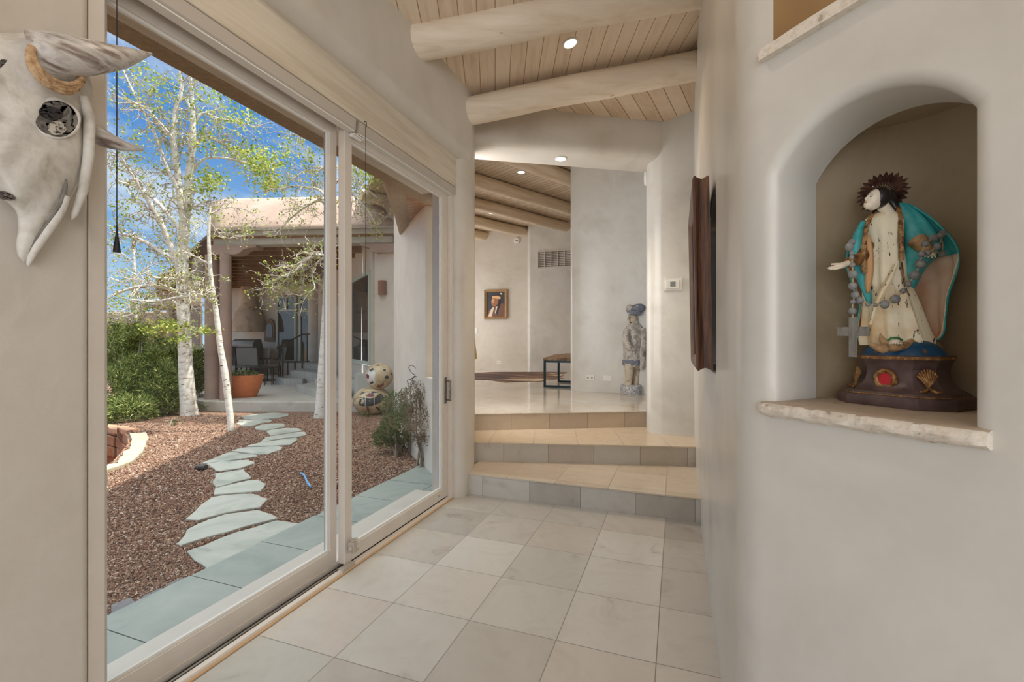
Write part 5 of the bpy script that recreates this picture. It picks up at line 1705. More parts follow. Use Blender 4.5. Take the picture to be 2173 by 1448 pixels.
M['paver'] = mottle('grey_blue_paving', [lin(128, 136, 132), lin(152, 158, 150), lin(164, 168, 160)], 2.0, 0.55, 0.2, 16, (1, 1, 1), 7, dist=0.005, distort=0.8)
M['edge_brick'] = mottle('grey_edging_block', [lin(112, 110, 112), lin(138, 134, 134)], 24, 0.9, 0.4, 120)
M['capstone'] = mottle('cream_sandstone_cap', [lin(170, 152, 124), lin(190, 176, 150), lin(180, 164, 136)], 5, 0.8, 0.4, 26, dist=0.01)
M['pit_stone'] = patches('rust_and_grey_wall_stone', [lin(112, 92, 80), lin(166, 104, 70), lin(150, 130, 112), lin(184, 128, 90)], 3.4, 0.85, [0.0, 0.42, 0.52, 0.60], 0.6, dist=0.03)
M['bark'] = None
m, nt, bs = newmat('white_aspen_bark')
pos = node(nt, 'ShaderNodeNewGeometry').outputs['Position']
mp = node(nt, 'ShaderNodeMapping', {0: pos, 'Scale': (7.0, 7.0, 16.0)})
nz = node(nt, 'ShaderNodeTexNoise', {'Vector': mp.outputs[0], 'Scale': 1.0, 'Detail': 3.0, 'Roughness': 0.6})
mp2 = node(nt, 'ShaderNodeMapping', {0: pos, 'Scale': (10.0, 10.0, 60.0)})
n2 = node(nt, 'ShaderNodeTexNoise', {'Vector': mp2.outputs[0], 'Scale': 1.0, 'Detail': 2.0})
base = ramp(nt, nz.outputs['Fac'], [(0.3, lin(196, 186, 172)), (0.5, lin(224, 218, 208)), (0.7, lin(232, 228, 220))])
mk = mth(nt, 'MULTIPLY', mth(nt, 'LESS_THAN', n2.outputs['Fac'], 0.36), mth(nt, 'LESS_THAN', nz.outputs['Fac'], 0.50))
nt.links.new(mix(nt, mk, base, lin(74, 64, 58)), bs.inputs['Base Color'])
bs.inputs['Roughness'].default_value = 0.75
nt.links.new(node(nt, 'ShaderNodeBump', {'Height': nz.outputs['Fac'], 'Strength': 0.4, 'Distance': 0.02}).outputs[0], bs.inputs['Normal'])
M['bark'] = m
M['twig'] = mottle('pale_twig_bark', [lin(172, 158, 144), lin(206, 196, 184)], 12, 0.8, 0.1, 60)
M['aspen_leaf'] = leafmat('young_aspen_leaf', [lin(104, 136, 44), lin(146, 168, 62), lin(182, 192, 86), lin(206, 204, 112), lin(88, 120, 44)], 0.45, 0.3)
M['juniper'] = leafmat('juniper_needle', [lin(58, 84, 40), lin(104, 128, 60), lin(152, 166, 88), lin(196, 196, 126), lin(78, 104, 54)], 0.6, 0.2)
M['bush_leaf'] = leafmat('dull_green_bush_leaf', [lin(60, 92, 44), lin(92, 122, 62), lin(122, 138, 84), lin(128, 108, 84), lin(70, 104, 50)], 0.6, 0.2)
M['dry_leaf'] = leafmat('reddish_bush_leaf', [lin(112, 92, 70), lin(140, 124, 98), lin(96, 104, 62), lin(150, 104, 96)], 0.6, 0.2)
M['stem'] = mottle('grey_brown_stem', [lin(112, 98, 84), lin(150, 138, 124)], 20, 0.85, 0.1)

# ---- ground with a sunken pit at the left
pit_px = [(120, 905), (190, 899), (228, 897), (250, 902), (263, 910), (277, 923), (277, 938), (262, 958), (248, 974), (232, 986), (170, 1010), (120, 1020)]
pit = [G(x, y) for x, y in pit_px]
def inside(p, poly):
    c = False
    for i in range(len(poly)):
        a, b_ = poly[i - 1], poly[i]
        if (a[1] > p[1]) != (b_[1] > p[1]) and p[0] < (b_[0] - a[0]) * (p[1] - a[1]) / (b_[1] - a[1]) + a[0]: c = not c
    return c
pp = [(p.x, p.y) for p in pit]
# the pit outline is triangulated as a hole of the ground by a fan of strips
hx0, hx1 = min(p[0] for p in pp) - 0.5, max(p[0] for p in pp) + 0.5
hy0, hy1 = min(p[1] for p in pp) - 0.5, max(p[1] for p in pp) + 0.5
b = MB()
def fl(x0, y0, x1, y1): b.add([(x0, y0, GZ), (x1, y0, GZ), (x1, y1, GZ), (x0, y1, GZ)], [(0, 1, 2, 3)])
fl(-60, -30, hx0, 60); fl(hx1, -30, -2.0, 60); fl(hx0, -30, hx1, hy0); fl(hx0, hy1, hx1, 60)
cx_, cy_ = sum(p[0] for p in pp) / len(pp), sum(p[1] for p in pp) / len(pp)
def on_box(p):
    dx, dy = p[0] - cx_, p[1] - cy_
    k = min(((hx1 - cx_) / dx if dx > 0 else (hx0 - cx_) / dx) if abs(dx) > 1e-9 else 1e9, ((hy1 - cy_) / dy if dy > 0 else (hy0 - cy_) / dy) if abs(dy) > 1e-9 else 1e9)
    return (cx_ + dx * k, cy_ + dy * k)
dense = []
for i in range(len(pp)):
    a, c_ = pp[i - 1], pp[i]
    for k in range(6): dense.append((a[0] + (c_[0] - a[0]) * k / 6, a[1] + (c_[1] - a[1]) * k / 6))
outr = [on_box(p) for p in dense]
for c_ in ((hx0, hy0), (hx1, hy0), (hx1, hy1), (hx0, hy1)):
    i = min(range(len(outr)), key=lambda q: (outr[q][0] - c_[0]) ** 2 + (outr[q][1] - c_[1]) ** 2)
    outr[i] = c_
b.loft([[(x, y, GZ) for x, y in outr], [(x, y, GZ) for x, y in dense]], True, False)
struct(b.build('ground', M['gravel_bed'], smooth=False))
b = MB()
b.loft([[(x, y, GZ - 0.002) for x, y in dense], [(x, y, GZ - 0.75) for x, y in dense]], True, False)
b.add([(x, y, GZ - 0.75) for x, y in dense], [tuple(range(len(dense)))])
struct(b.build('ground_pit', M['pit_stone'], smooth=False))
# wall stones lining the pit and the capstones on its rim
pitw = thing('retaining_wall', 'curved dry stone wall lining the sunken bed below the cream capstones', 'wall', (cx_, cy_, GZ - 0.75))
rng = random.Random(8)
for row in range(3):
    z1_ = GZ - 0.02 - row * 0.17; z0_ = z1_ - 0.155
    for i in range(1, 9):
        a, c_ = Vector((*pp[i - 1], 0)), Vector((*pp[i], 0))
        t0 = rng.uniform(0.02, 0.10); t1 = rng.uniform(0.92, 0.99)
        d = (c_ - a); nn = Vector((d.y, -d.x, 0)).normalized()
        if (Vector((cx_, cy_, 0)) - (a + c_) / 2).dot(nn) < 0: nn = -nn
        e = rng.uniform(0.02, 0.055)
        q = [a + d * t0, a + d * t1, a + d * t1 + nn * e, a + d * t0 + nn * (e * rng.uniform(0.6, 1.2))]
        MB().prism([(v.x, v.y) for v in q], z0_, z1_).build('wall_stone', M['pit_stone'], pitw, smooth=False, bevel=0.012)
def flat_stone(px_pts, zt, th, name, mat, label, cat, group, jag=0.012):
    pts = [onz(x, y, zt) for x, y in px_pts]
    out = []
    n = len(pts)
    for i in range(n):
        a, c_ = pts[i], pts[(i + 1) % n]
        L_ = (c_ - a).length
        m_ = max(1, int(L_ / 0.07))
        for k in range(m_):
            p = a.lerp(c_, k / m_)
            out.append((p.x + rng.uniform(-jag, jag), p.y + rng.uniform(-jag, jag)))
    c0 = (sum(p[0] for p in out) / len(out), sum(p[1] for p in out) / len(out))
    b = MB()
    inn = [(p[0] + (c0[0] - p[0]) * 0.025, p[1] + (c0[1] - p[1]) * 0.025) for p in out]
    b.loft([[(x, y, zt - th) for x, y in out], [(x, y, zt - 0.006) for x, y in out], [(x, y, zt) for x, y in inn]], True, True)
    o = b.build(name, mat, smooth=False)
    return tag(o, label, cat, group)
S5 = 340 / 2173
def z5(pts): return [(220 + x * S5, 880 + y * S5) for x, y in pts]
caps = [([(350, 255), (470, 245), (580, 240), (605, 310), (585, 350), (370, 385), (385, 320)], 'farthest broad cream capstone of the curved bed wall'),
        ([(370, 390), (583, 355), (560, 430), (345, 462)], 'second cream capstone of the curved bed wall from its far end'),
        ([(340, 468), (555, 436), (512, 512), (255, 556), (268, 505)], 'third cream capstone of the curved bed wall from its far end'),
        ([(250, 562), (505, 518), (420, 600), (365, 640), (180, 655), (195, 600)], 'fourth cream capstone of the curved bed wall from its far end'),
        ([(170, 660), (352, 648), (80, 735), (-120, 830), (-180, 800), (70, 672)], 'nearest cream capstone of the curved bed wall')]
for pts, lb in caps:
    flat_stone(z5(pts), GZ + 0.035, 0.075, 'capstone', M['capstone'], lb, 'stone', 'capstones round the sunken bed', 0.008)
caps2 = [([(60, 130), (180, 140), (210, 160), (170, 200), (60, 185)], 'reddish rim stone of the bed wall under the juniper'), ([(180, 145), (330, 160), (460, 195), (300, 215), (215, 190)], 'flat pinkish rim stone behind the broad capstone')]
M['red_cap'] = mottle('reddish_sandstone', [lin(176, 128, 100), lin(202, 160, 130)], 5, 0.85, 0.4, 26, dist=0.01)
for pts, lb in caps2:
    flat_stone(z5(pts), GZ + 0.03, 0.07, 'capstone', M['red_cap'], lb, 'stone', 'capstones round the sunken bed', 0.008)

# ---- paving along the door
for_y = [1.322 - 0.4663, 1.322, 1.787, 2.248, 2.719, 3.187, 3.655]
b = MB()
ys = [-1.5, -1.0, -0.54, -0.08, 0.39] + for_y + [4.12, 4.6]
for i in range(len(ys) - 1):
    b.box(-2.560 + 0.004 * math.sin(i * 3), ys[i] + 0.003, GZ - 0.05, -2.102, ys[i + 1] - 0.003, GZ + 0.022)
    b.box(-2.096, ys[i] + 0.003, GZ - 0.05, -1.86, ys[i + 1] - 0.003, GZ + 0.022)
struct(b.build('floor_paving', M['paver'], smooth=False))
struct(MB().box(-2.565, -1.5, -0.4, -1.86, 4.6, GZ + 0.004).build('floor_paving_bed', M['dark'], smooth=False))

# ---- flagstones
S6 = 400 / 2173
def z6(pts): return [(360 + x * S6, 860 + y * S6) for x, y in pts]
S7 = 600 / 1939
def z7(pts): return [(200 + x * S7, 1000 + y * S7) for x, y in pts]
flags = [(z6([(830, 128), (1000, 100), (1180, 86), (1370, 96), (1375, 116), (1240, 148), (1050, 160), (860, 152)]), 'flagstone at the patio end of the path'),
         (z6([(800, 168), (1050, 164), (1180, 166), (1180, 186), (1040, 200), (880, 192), (790, 188)]), 'second flagstone of the path from the patio'),
         (z6([(790, 200), (980, 198), (1060, 204), (960, 236), (850, 234), (770, 214)]), 'third, sunlit flagstone of the path from the patio'),
         (z6([(980, 255), (1050, 225), (1190, 211), (1310, 212), (1330, 245), (1120, 284), (1000, 275)]), 'fourth flagstone of the path from the patio'),
         (z6([(1115, 292), (1330, 264), (1480, 265), (1530, 288), (1470, 302), (1170, 350), (1140, 322)]), 'fifth flagstone of the path from the patio'),
         (z6([(1050, 420), (1100, 370), (1480, 308), (1558, 308), (1575, 340), (1480, 364), (1300, 380), (1110, 416)]), 'sixth, widest far flagstone of the path'),
         (z6([(890, 465), (1060, 427), (1470, 371), (1475, 396), (1400, 452), (1200, 464), (905, 474)]), 'seventh flagstone of the path from the patio'),
         (z6([(722, 520), (870, 486), (1240, 471), (1300, 486), (1270, 512), (1130, 560), (1000, 560), (850, 540)]), 'eighth flagstone of the path from the patio'),
         (z6([(385, 662), (560, 588), (660, 549), (720, 540), (860, 560), (1020, 572), (1020, 586), (850, 614), (440, 664)]), 'ninth, long pointed flagstone of the path'),
         (z6([(430, 676), (620, 646), (900, 629), (970, 655), (960, 670), (830, 722), (560, 758), (480, 712)]), 'tenth flagstone of the path, beside the garden light'),
         (z5([(1510, 800), (1900, 742), (1945, 800), (2000, 858), (1800, 902), (1540, 982), (1462, 908), (1510, 850)]), 'narrow flagstone in the middle of the path'),
         (z7([(830, 118), (1060, 62), (1120, 58), (1172, 90), (1148, 134), (950, 150), (815, 160)]), 'fourth flagstone of the path from the door paving'),
         (z7([(632, 326), (740, 225), (800, 178), (950, 158), (1090, 155), (1195, 190), (1135, 246), (900, 284), (720, 334)]), 'third flagstone of the path from the door paving'),
         (z7([(564, 496), (640, 400), (780, 330), (900, 293), (1130, 264), (1220, 294), (1268, 320), (1100, 360), (830, 440), (600, 505)]), 'second flagstone of the path from the door paving'),
         (z7([(630, 550), (760, 502), (1000, 412), (1260, 335), (1430, 360), (1280, 428), (800, 664), (735, 632)]), 'flagstone touching the door paving')]
for pts, lb in flags:
    flat_stone(pts, GZ + 0.018, 0.05, 'flagstone', M['bluestone'], lb, 'flagstone', 'flagstones of the garden path', 0.010)
bricks = [([(236, 1284), (268, 1271), (279, 1268), (289, 1281), (240, 1308), (236, 1308)], 'grey edging block nearest the door panel edge'),
          ([(299, 1270), (303, 1265), (340, 1248), (352, 1251), (352, 1254), (308, 1274)], 'middle grey edging block along the paving'),
          ([(355, 1240), (382, 1227), (400, 1229), (362, 1247)], 'farthest grey edging block along the paving')]
for pts, lb in bricks:
    flat_stone(pts, GZ + 0.015, 0.06, 'edging_block', M['edge_brick'], lb, 'edging block', 'grey edging blocks beside the paving', 0.002)

# ---- loose gravel: one mass nobody would count
rng = np.random.default_rng(4)
N = 30000
bb = MB()
octv = np.array([(1, 0, 0), (0, 1, 0), (-1, 0, 0), (0, -1, 0), (0, 0, 0.8), (0, 0, -0.8)])
octf = [(0, 1, 4), (1, 2, 4), (2, 3, 4), (3, 0, 4), (1, 0, 5), (2, 1, 5), (3, 2, 5), (0, 3, 5)]
flagpolys = [[(onz(x, y, GZ).x, onz(x, y, GZ).y) for x, y in pts] for pts, _ in flags] + [pp]
cnt = 0
vs, fs = [], []
while cnt < N:
    px = rng.uniform(225, 930); py = 880 + (1310 - 880) * rng.uniform(0, 1) ** 0.8
    p = onz(px, py, GZ)
    if p.x > -2.58 or p.y < 0.6: continue
    if any(inside((p.x, p.y), f) for f in flagpolys): continue
    s = rng.uniform(0.005, 0.0115) * (0.8 + 0.5 * min(1.0, p.length / 8))
    A = rng.normal(size=(3, 3)); q_, _ = np.linalg.qr(A)
    v = (octv * (s * rng.uniform(0.7, 1.3, 3))) @ q_ + np.array([p.x, p.y, GZ + s * 0.35])
    o = len(vs)
    vs += [tuple(a) for a in v]
    fs += [tuple(i + o for i in f) for f in octf]
    cnt += 1
bb.v, bb.f, bb.mi = vs, fs, [0] * len(fs)
tag(bb.build('gravel', M['gravel_stone'], smooth=False, recalc=False), 'loose red brown gravel covering the garden ground', 'gravel', None, 'stuff')

# ================================================================== trees and shrubs
def leaf_quad(vs, fs, c, s, rng, up=0.0):
    A = rng.normal(size=3); A[2] += up; A /= np.linalg.norm(A)
    B = rng.normal(size=3); B -= A * B.dot(A); B /= np.linalg.norm(B); C = np.cross(A, B)
    o = len(vs)
    for u, v in ((-1.0, 0), (-0.15, 0.62), (1.0, 0), (-0.15, -0.62)):
        vs.append(tuple(c + B * (u * s) + C * (v * s)))
    fs.append((o, o + 1, o + 2, o + 3))
def tree(name, label, group, trunk, limbs, t0, seed, leafn, leafs, twigs=3, dens=1.0, twl=0.42, thick=0.78):
    """trunk / limbs: lists of (px, py, radius in px, depth offset) measured on the photograph at depth t0."""
    rng = np.random.default_rng(seed)
    k = t0 / FPX
    root = thing(name, label, 'tree', tuple(G(trunk[0][0], trunk[0][1])), group)
    def poly(pts): 
        P = smooth_pts([(*W(p[0], p[1], t0 + (p[3] if len(p) > 3 else 0)), p[2] * k * thick) for p in pts], 4)
        return [Vector(q[:3]) for q in P], [max(0.0015, q[3]) for q in P]
    b = MB()
    tp, tr = poly(trunk)
    tp[0] = Vector((tp[0].x, tp[0].y, GZ - 0.05))
    b.tube(tp, tr, 12)
    b.build('trunk', M['bark'], root, angle=75)
    tips = []
    tw = MB()
    def sprout(base, d, ln, r, depth):
        n = 4
        pts, p = [Vector(base)], Vector(base)
        d = Vector(d).normalized()
        for i in range(n):
            d = (d + Vector(rng.normal(size=3)) * 0.30 + Vector((0, 0, -0.02))).normalized()
            p = p + d * (ln / n)
            pts.append(p.copy())
        tw.tube(pts, [r * (1 - 0.75 * i / n) for i in range(n + 1)], 4 if depth else 5, caps=False)
        tips.append((pts[-1], depth)); tips.append((pts[-2], depth))
        if depth > 0:
            for i in range(1, n + 1):
                if rng.random() < 0.70:
                    sprout(pts[i], d + Vector(rng.normal(size=3)) * 0.9, ln * rng.uniform(0.4, 0.65), r * 0.62, depth - 1)
    for limb in limbs:
        lp, lr = poly(limb)
        bb_ = MB()
        bb_.tube(lp, lr, 8)
        bb_.build('bough', M['bark'] if max(lr) > 0.018 else M['twig'], root, angle=75)
        for i in range(2, len(lp)):
            for _ in range(int(dens * 1.25 + rng.random())):
                d = (lp[i] - lp[i - 1]).normalized() + Vector(rng.normal(size=3)) * 0.8
                sprout(lp[i], d, rng.uniform(0.6, 1.25) * twl, min(0.013, max(0.0065, lr[i] * 0.5)), twigs - 1)
    for i in range(len(tp) // 2, len(tp)):
        if rng.random() < 0.5 * dens:
            sprout(tp[i], Vector(rng.normal(size=3)) + Vector((0, 0, 0.3)), rng.uniform(0.5, 1.0) * twl, 0.009, twigs - 1)
    tw.build('twigs', M['twig'], root, smooth=False, recalc=False)
    vs, fs = [], []
    if tips:
        idx = rng.permutation(len(tips))[:max(1, int(len(tips) * 0.55))]
        per = max(1, leafn // len(idx))
        for i in idx:
            c = np.array(tips[i][0])
            m_ = rng.integers(0, 2 * per + 1)
            for _ in range(m_):
                leaf_quad(vs, fs, c + rng.normal(size=3) * leafs * 2.2, leafs * rng.uniform(0.7, 1.25), rng)
    return root, vs, fs, rng
def clump(vs, fs, rng, px, py, rx, ry, t0, n, s, dt=0.25):
    for _ in range(n):
        a = rng.normal(size=2) * 0.5
        c = W(px + a[0] * rx, py + a[1] * ry, t0 + rng.normal() * dt)
        leaf_quad(vs, fs, np.array(c), s * rng.uniform(0.7, 1.3), rng)
def leaves(root, vs, fs, mat=None):
    b = MB(); b.v, b.f, b.mi = vs, fs, [0] * len(fs)
    b.build('foliage', mat or M['aspen_leaf'], root, smooth=False, recalc=False)
AG = 'young aspen trees in the gravel bed'
# the big many-limbed aspen
root, vs, fs, rng = tree('aspen_tree', 'large white trunked aspen forking high above the juniper', AG,
    [(403, 892, 24, 0), (400, 860, 20, 0), (394, 780, 17, 0), (391, 700, 15.5, 0), (387, 620, 14.5, 0), (388, 540, 13.5, 0), (392, 470, 12.5, 0), (398, 410, 10.5, 0), (404, 350, 9, 0), (409, 290, 7.5, 0), (409, 235, 5.5, 0), (406, 180, 3.5, 0), (398, 120, 2, 0)],
    [[(390, 470, 9, -.05), (382, 420, 8.5, -.1), (376, 360, 7.5, -.15), (369, 300, 7, -.2), (372, 240, 6, -.2), (385, 190, 4.5, -.2), (378, 130, 3, -.2), (355, 95, 2, -.2)],
     [(387, 585, 8, -.1), (368, 540, 7.5, -.2), (345, 480, 7, -.3), (318, 430, 6, -.4), (290, 385, 4, -.5), (262, 340, 3, -.5), (240, 322, 2, -.6)],
     [(384, 560, 7, .1), (350, 540, 6, .2), (310, 515, 5, .3), (272, 500, 4, .4), (240, 492, 3, .5)],
     [(389, 500, 6, .2), (362, 462, 5, .3), (330, 425, 4.5, .4), (300, 400, 3.5, .5), (250, 385, 2.5, .6)],
     [(376, 400, 4.5, -.2), (352, 350, 4, -.3), (335, 300, 3.5, -.3), (312, 250, 3, -.4), (285, 200, 2.5, -.4), (262, 150, 2, -.4)],
     [(371, 300, 4, -.2), (340, 262, 3.5, -.4), (312, 232, 3, -.5), (276, 215, 2.2, -.6), (240, 200, 1.6, -.6)],
     [(404, 350, 4.5, .1), (420, 300, 4, .2), (445, 293, 4, .25), (475, 305, 3.5, .3), (510, 325, 3, .35), (545, 340, 2.6, .4), (590, 350, 2, .45)],
     [(401, 380, 4, .1), (428, 340, 3.4, .1), (470, 335, 3, .1), (520, 345, 2.6, .2), (565, 362, 2, .2)],
     [(409, 270, 3.6, .1), (430, 240, 3, .2), (465, 252, 2.6, .3), (505, 258, 2.0, .4), (540, 270, 1.6, .4)],
     [(408, 240, 3, .1), (398, 200, 3, .2), (425, 160, 2.6, .2), (432, 120, 2, .2)],
     [(388, 640, 5.5, -.2), (372, 618, 5, -.4), (345, 610, 4.4, -.5), (310, 606, 4, -.6), (270, 615, 3, -.7), (236, 628, 2, -.7)],
     [(388, 655, 5, .1), (366, 640, 4.4, .2), (330, 648, 3.6, .2), (290, 664, 3, .3), (240, 680, 2, .3)],
     [(394, 445, 4, .1), (410, 440, 3.2, 0), (425, 432, 2.4, 0), (438, 430, 1.6, 0)]],
    8.2, 21, 3000, 0.024, 3, 1.0, 0.42)
for (x, y, rx, ry, n) in ((556, 352, 46, 34, 520), (575, 392, 30, 20, 240), (445, 384, 40, 26, 360), (520, 322, 50, 20, 150), (430, 300, 30, 30, 90), (350, 200, 60, 50, 160), (300, 160, 50, 40, 120), (280, 300, 40, 60, 120), (455, 200, 50, 40, 160), (500, 250, 50, 30, 130), (372, 690, 50, 16, 240), (340, 690, 30, 14, 90), (265, 470, 40, 60, 60), (600, 330, 20, 30, 60)):
    clump(vs, fs, rng, x, y, rx, ry, 8.2, int(n * 1.25), 0.029, 0.3)
leaves(root, vs, fs)
# thin leaning aspen
root, vs, fs, rng = tree('aspen_tree', 'slender leaning aspen in front of the patio columns', AG,
    [(491, 917, 9, 0), (488, 880, 8.5, 0), (482, 830, 8.5, 0), (477, 790, 8.5, 0), (468, 740, 7.5, 0), (462, 690, 7, 0), (456, 645, 6.5, 0), (449, 600, 5.5, 0), (445, 550, 4.8, 0), (443, 500, 4, 0), (445, 460, 3.2, 0), (447, 438, 2.0, 0)],
    [[(455, 643, 5.5, 0), (440, 633, 5, -.1), (420, 626, 4.6, -.15), (404, 628, 4.4, -.2), (402, 612, 4, -.2), (394, 600, 3.6, -.25), (370, 592, 3, -.3), (330, 590, 2.4, -.4)],
     [(404, 629, 3.6, -.2), (372, 632, 3.2, -.3), (330, 640, 2.6, -.4), (280, 636, 2, -.5)],
     [(444, 560, 3, 0), (428, 552, 2.6, .1), (404, 540, 2.2, .2), (382, 530, 1.8, .2)],
     [(444, 470, 2, 0), (470, 500, 1.6, .1), (492, 506, 1.4, .1), (512, 498, 1.0, .1)],
     [(445, 455, 1.8, 0), (480, 440, 1.4, .2), (520, 445, 1.0, .3)], [(444, 480, 1.8, 0), (425, 470, 1.4, -.1), (415, 500, 1.0, -.2)]],
    6.75, 33, 260, 0.018, 3, 0.8, 0.26)
for (x, y, rx, ry, n) in ((345, 700, 50, 12, 150), (430, 702, 34, 10, 130), (380, 722, 40, 12, 70), (466, 455, 20, 14, 26), (455, 640, 10, 10, 6), (250, 640, 30, 20, 40)):
    clump(vs, fs, rng, x, y, rx, ry, 6.6, n, 0.024, 0.12)
leaves(root, vs, fs)
# shaded aspen by the mullion
root, vs, fs, rng = tree('aspen_tree', 'shaded grey white aspen trunk seen beside the door mullion', AG,
    [(681, 890, 20, 0), (683, 860, 17, 0), (686, 800, 15.5, 0), (691, 720, 14, 0), (695, 640, 13, 0), (698, 560, 12, 0), (700, 480, 11, 0), (703, 420, 9, 0), (706, 360, 7.5, 0), (708, 300, 6, 0), (706, 240, 4.5, 0), (702, 180, 3, 0)],
    [[(697, 556, 4.5, -.1), (685, 542, 4, -.2), (668, 543, 3.6, -.3), (645, 556, 3, -.3), (625, 578, 2.6, -.35), (605, 585, 2.2, -.4), (585, 594, 1.6, -.4), (560, 606, 1.0, -.4)],
     [(690, 545, 3, -.1), (672, 560, 2.6, -.2), (662, 585, 2.2, -.2), (668, 612, 1.6, -.3), (648, 622, 1.2, -.3)],
     [(688, 550, 2.6, -.2), (660, 548, 2.2, -.3), (632, 560, 1.8, -.3), (612, 588, 1.4, -.3), (590, 620, 1.0, -.3)],
     [(701, 460, 4, .1), (690, 430, 3.6, .2), (670, 428, 3, .2), (640, 445, 2.6, .3), (610, 470, 2, .3), (585, 500, 1.2, .3)],
     [(702, 440, 4, -.1), (680, 405, 3.4, -.2), (650, 398, 2.8, -.3), (620, 396, 2, -.3), (590, 402, 1.4, -.3)],
     [(704, 400, 4, 0), (725, 380, 3.6, .1), (752, 415, 3, .1), (775, 440, 2.4, .1), (790, 462, 1.6, .1), (798, 480, 1, .1)],
     [(706, 350, 4, 0), (740, 370, 3.4, .2), (772, 396, 2.6, .2), (800, 420, 1.6, .2)],
     [(706, 330, 3.6, -.1), (685, 300, 3, -.2), (650, 290, 2.4, -.3), (622, 285, 1.6, -.3)],
     [(706, 340, 3.6, .1), (680, 360, 3, .2), (650, 362, 2.4, .3), (622, 380, 1.6, .3)],
     [(707, 300, 3, 0), (730, 330, 2.6, 0), (765, 350, 2, 0), (800, 372, 1.4, 0)]],
    7.95, 57, 420, 0.022, 3, 1.0, 0.34)
for (x, y, rx, ry, n) in ((568, 600, 12, 8, 10), (600, 590, 14, 8, 10), (622, 612, 12, 10, 14), (660, 610, 14, 16, 26), (585, 628, 10, 8, 14), (650, 620, 10, 10, 8), (790, 372, 34, 22, 120), (765, 352, 20, 18, 60), (660, 330, 40, 40, 110), (620, 300, 30, 30, 70), (690, 250, 20, 40, 30)):
    clump(vs, fs, rng, x, y, rx, ry, 7.8, int(n * 1.2), 0.027, 0.15)
leaves(root, vs, fs)
# far thin aspen behind the juniper
root, vs, fs, rng = tree('aspen_tree', 'thin far aspen standing behind the juniper', AG,
    [(290, 800, 5, 0), (289, 740, 4.5, 0), (288, 680, 4.5, 0), (287, 630, 4, 0), (286, 580, 3.4, 0), (284, 540, 2.4, 0), (282, 500, 1.6, 0)],
    [[(288, 690, 2.6, 0), (262, 670, 2, 0), (238, 668, 1.4, 0)], [(288, 660, 2.6, 0), (310, 640, 2, .2), (340, 636, 1.6, .2)], [(287, 620, 2.2, 0), (260, 600, 1.8, -.2), (235, 590, 1.2, -.2)], [(286, 590, 2.2, 0), (310, 570, 1.8, 0), (330, 560, 1.2, 0)], [(285, 560, 2, 0), (262, 540, 1.5, 0), (240, 530, 1, 0)]],
    11.5, 71, 600, 0.026, 3, 1.0, 0.5)
leaves(root, vs, fs)

# juniper: bushy sprays of needles
def shrub(name, label, base, blobs, mat, stemm, n, s, seed, spike=3.2, width=0.24, stems=10, group=None, t=None, upb=0.6):
    rng = np.random.default_rng(seed)
    root = thing(name, label, 'shrub', tuple(base), group)
    base = np.array(base)
    vs, fs = [], []
    tot = sum(bq[3] for bq in blobs)
    centres = []
    for (c, r, h, wgt) in blobs:
        c = np.array(c)
        m_ = int(n * wgt / tot)
        k = 0
        while k < m_:
            d = rng.normal(size=3); d /= np.linalg.norm(d)
            rad = rng.uniform(0.55, 1.0) ** 0.5
            p = c + d * np.array([r, r, h]) * rad
            if p[2] < GZ + 0.02: continue
            spray = (d * np.array([1, 1, 0.6]) + np.array([0, 0, upb]) + rng.normal(size=3) * 0.4); spray /= np.linalg.norm(spray)
            for _ in range(7):
                dv = spray + rng.normal(size=3) * 0.45; dv /= np.linalg.norm(dv)
                sd_ = np.cross(dv, rng.normal(size=3)); sd_ /= np.linalg.norm(sd_)
                q = p + rng.normal(size=3) * s * 1.4
                l_ = s * spike * rng.uniform(0.6, 1.2)
                o = len(vs)
                vs += [tuple(q - sd_ * s * width), tuple(q + dv * l_ * 0.45 - sd_ * s * width * 1.5), tuple(q + dv * l_), tuple(q + dv * l_ * 0.45 + sd_ * s * width * 1.5)]
                fs.append((o, o + 1, o + 2, o + 3))
            k += 1
            if rng.random() < 0.02: centres.append(p)
    leaves(root, vs, fs, mat)
    b = MB()
    for c in centres[:stems * 3]:
        m1 = base + (c - base) * 0.5 + rng.normal(size=3) * 0.08
        b.tube([tuple(base + rng.normal(size=3) * np.array([0.06, 0.06, 0])), tuple(m1), tuple(c)], [0.016, 0.009, 0.003], 5, caps=False)
    b.build('stems', stemm, root, smooth=False, recalc=False)
    return root
def bl(px, py, t, r, h, w=1.0): return (W(px, py, t), r, h, w)
shrub('juniper_shrub', 'big sunlit juniper bush in front of the large aspen trunk', G(300, 880), [bl(262, 760, 8.6, .40, .36, 1.8), bl(248, 715, 8.7, .16, .26, .5), bl(285, 712, 8.5, .12, .24, .4), bl(330, 770, 8.4, .14, .26, .5), bl(352, 800, 8.3, .12, .22, .4), bl(240, 830, 8.0, .42, .40, 2), bl(300, 800, 8.3, .38, .36, 1.8), bl(335, 830, 8.2, .28, .26, 1.2), bl(275, 870, 7.7, .36, .20, 1.3), bl(225, 740, 8.8, .40, .34, 1), bl(345, 860, 8.2, .26, .18, .6), bl(310, 735, 8.8, .22, .34, .6)], M['juniper'], M['twig'], 4200, 0.030, 5, 3.4, 0.18, 26)
shrub('juniper_shrub', 'darker juniper bush behind the large aspen trunk', G(385, 868), [bl(385, 790, 9.3, .34, .50, 1.4), bl(360, 760, 9.5, .34, .40, 1), bl(415, 800, 9.4, .20, .34, .6), bl(425, 760, 9.6, .14, .22, .3)], M['juniper'], M['twig'], 1500, 0.030, 6, 3.0, 0.24, 8)
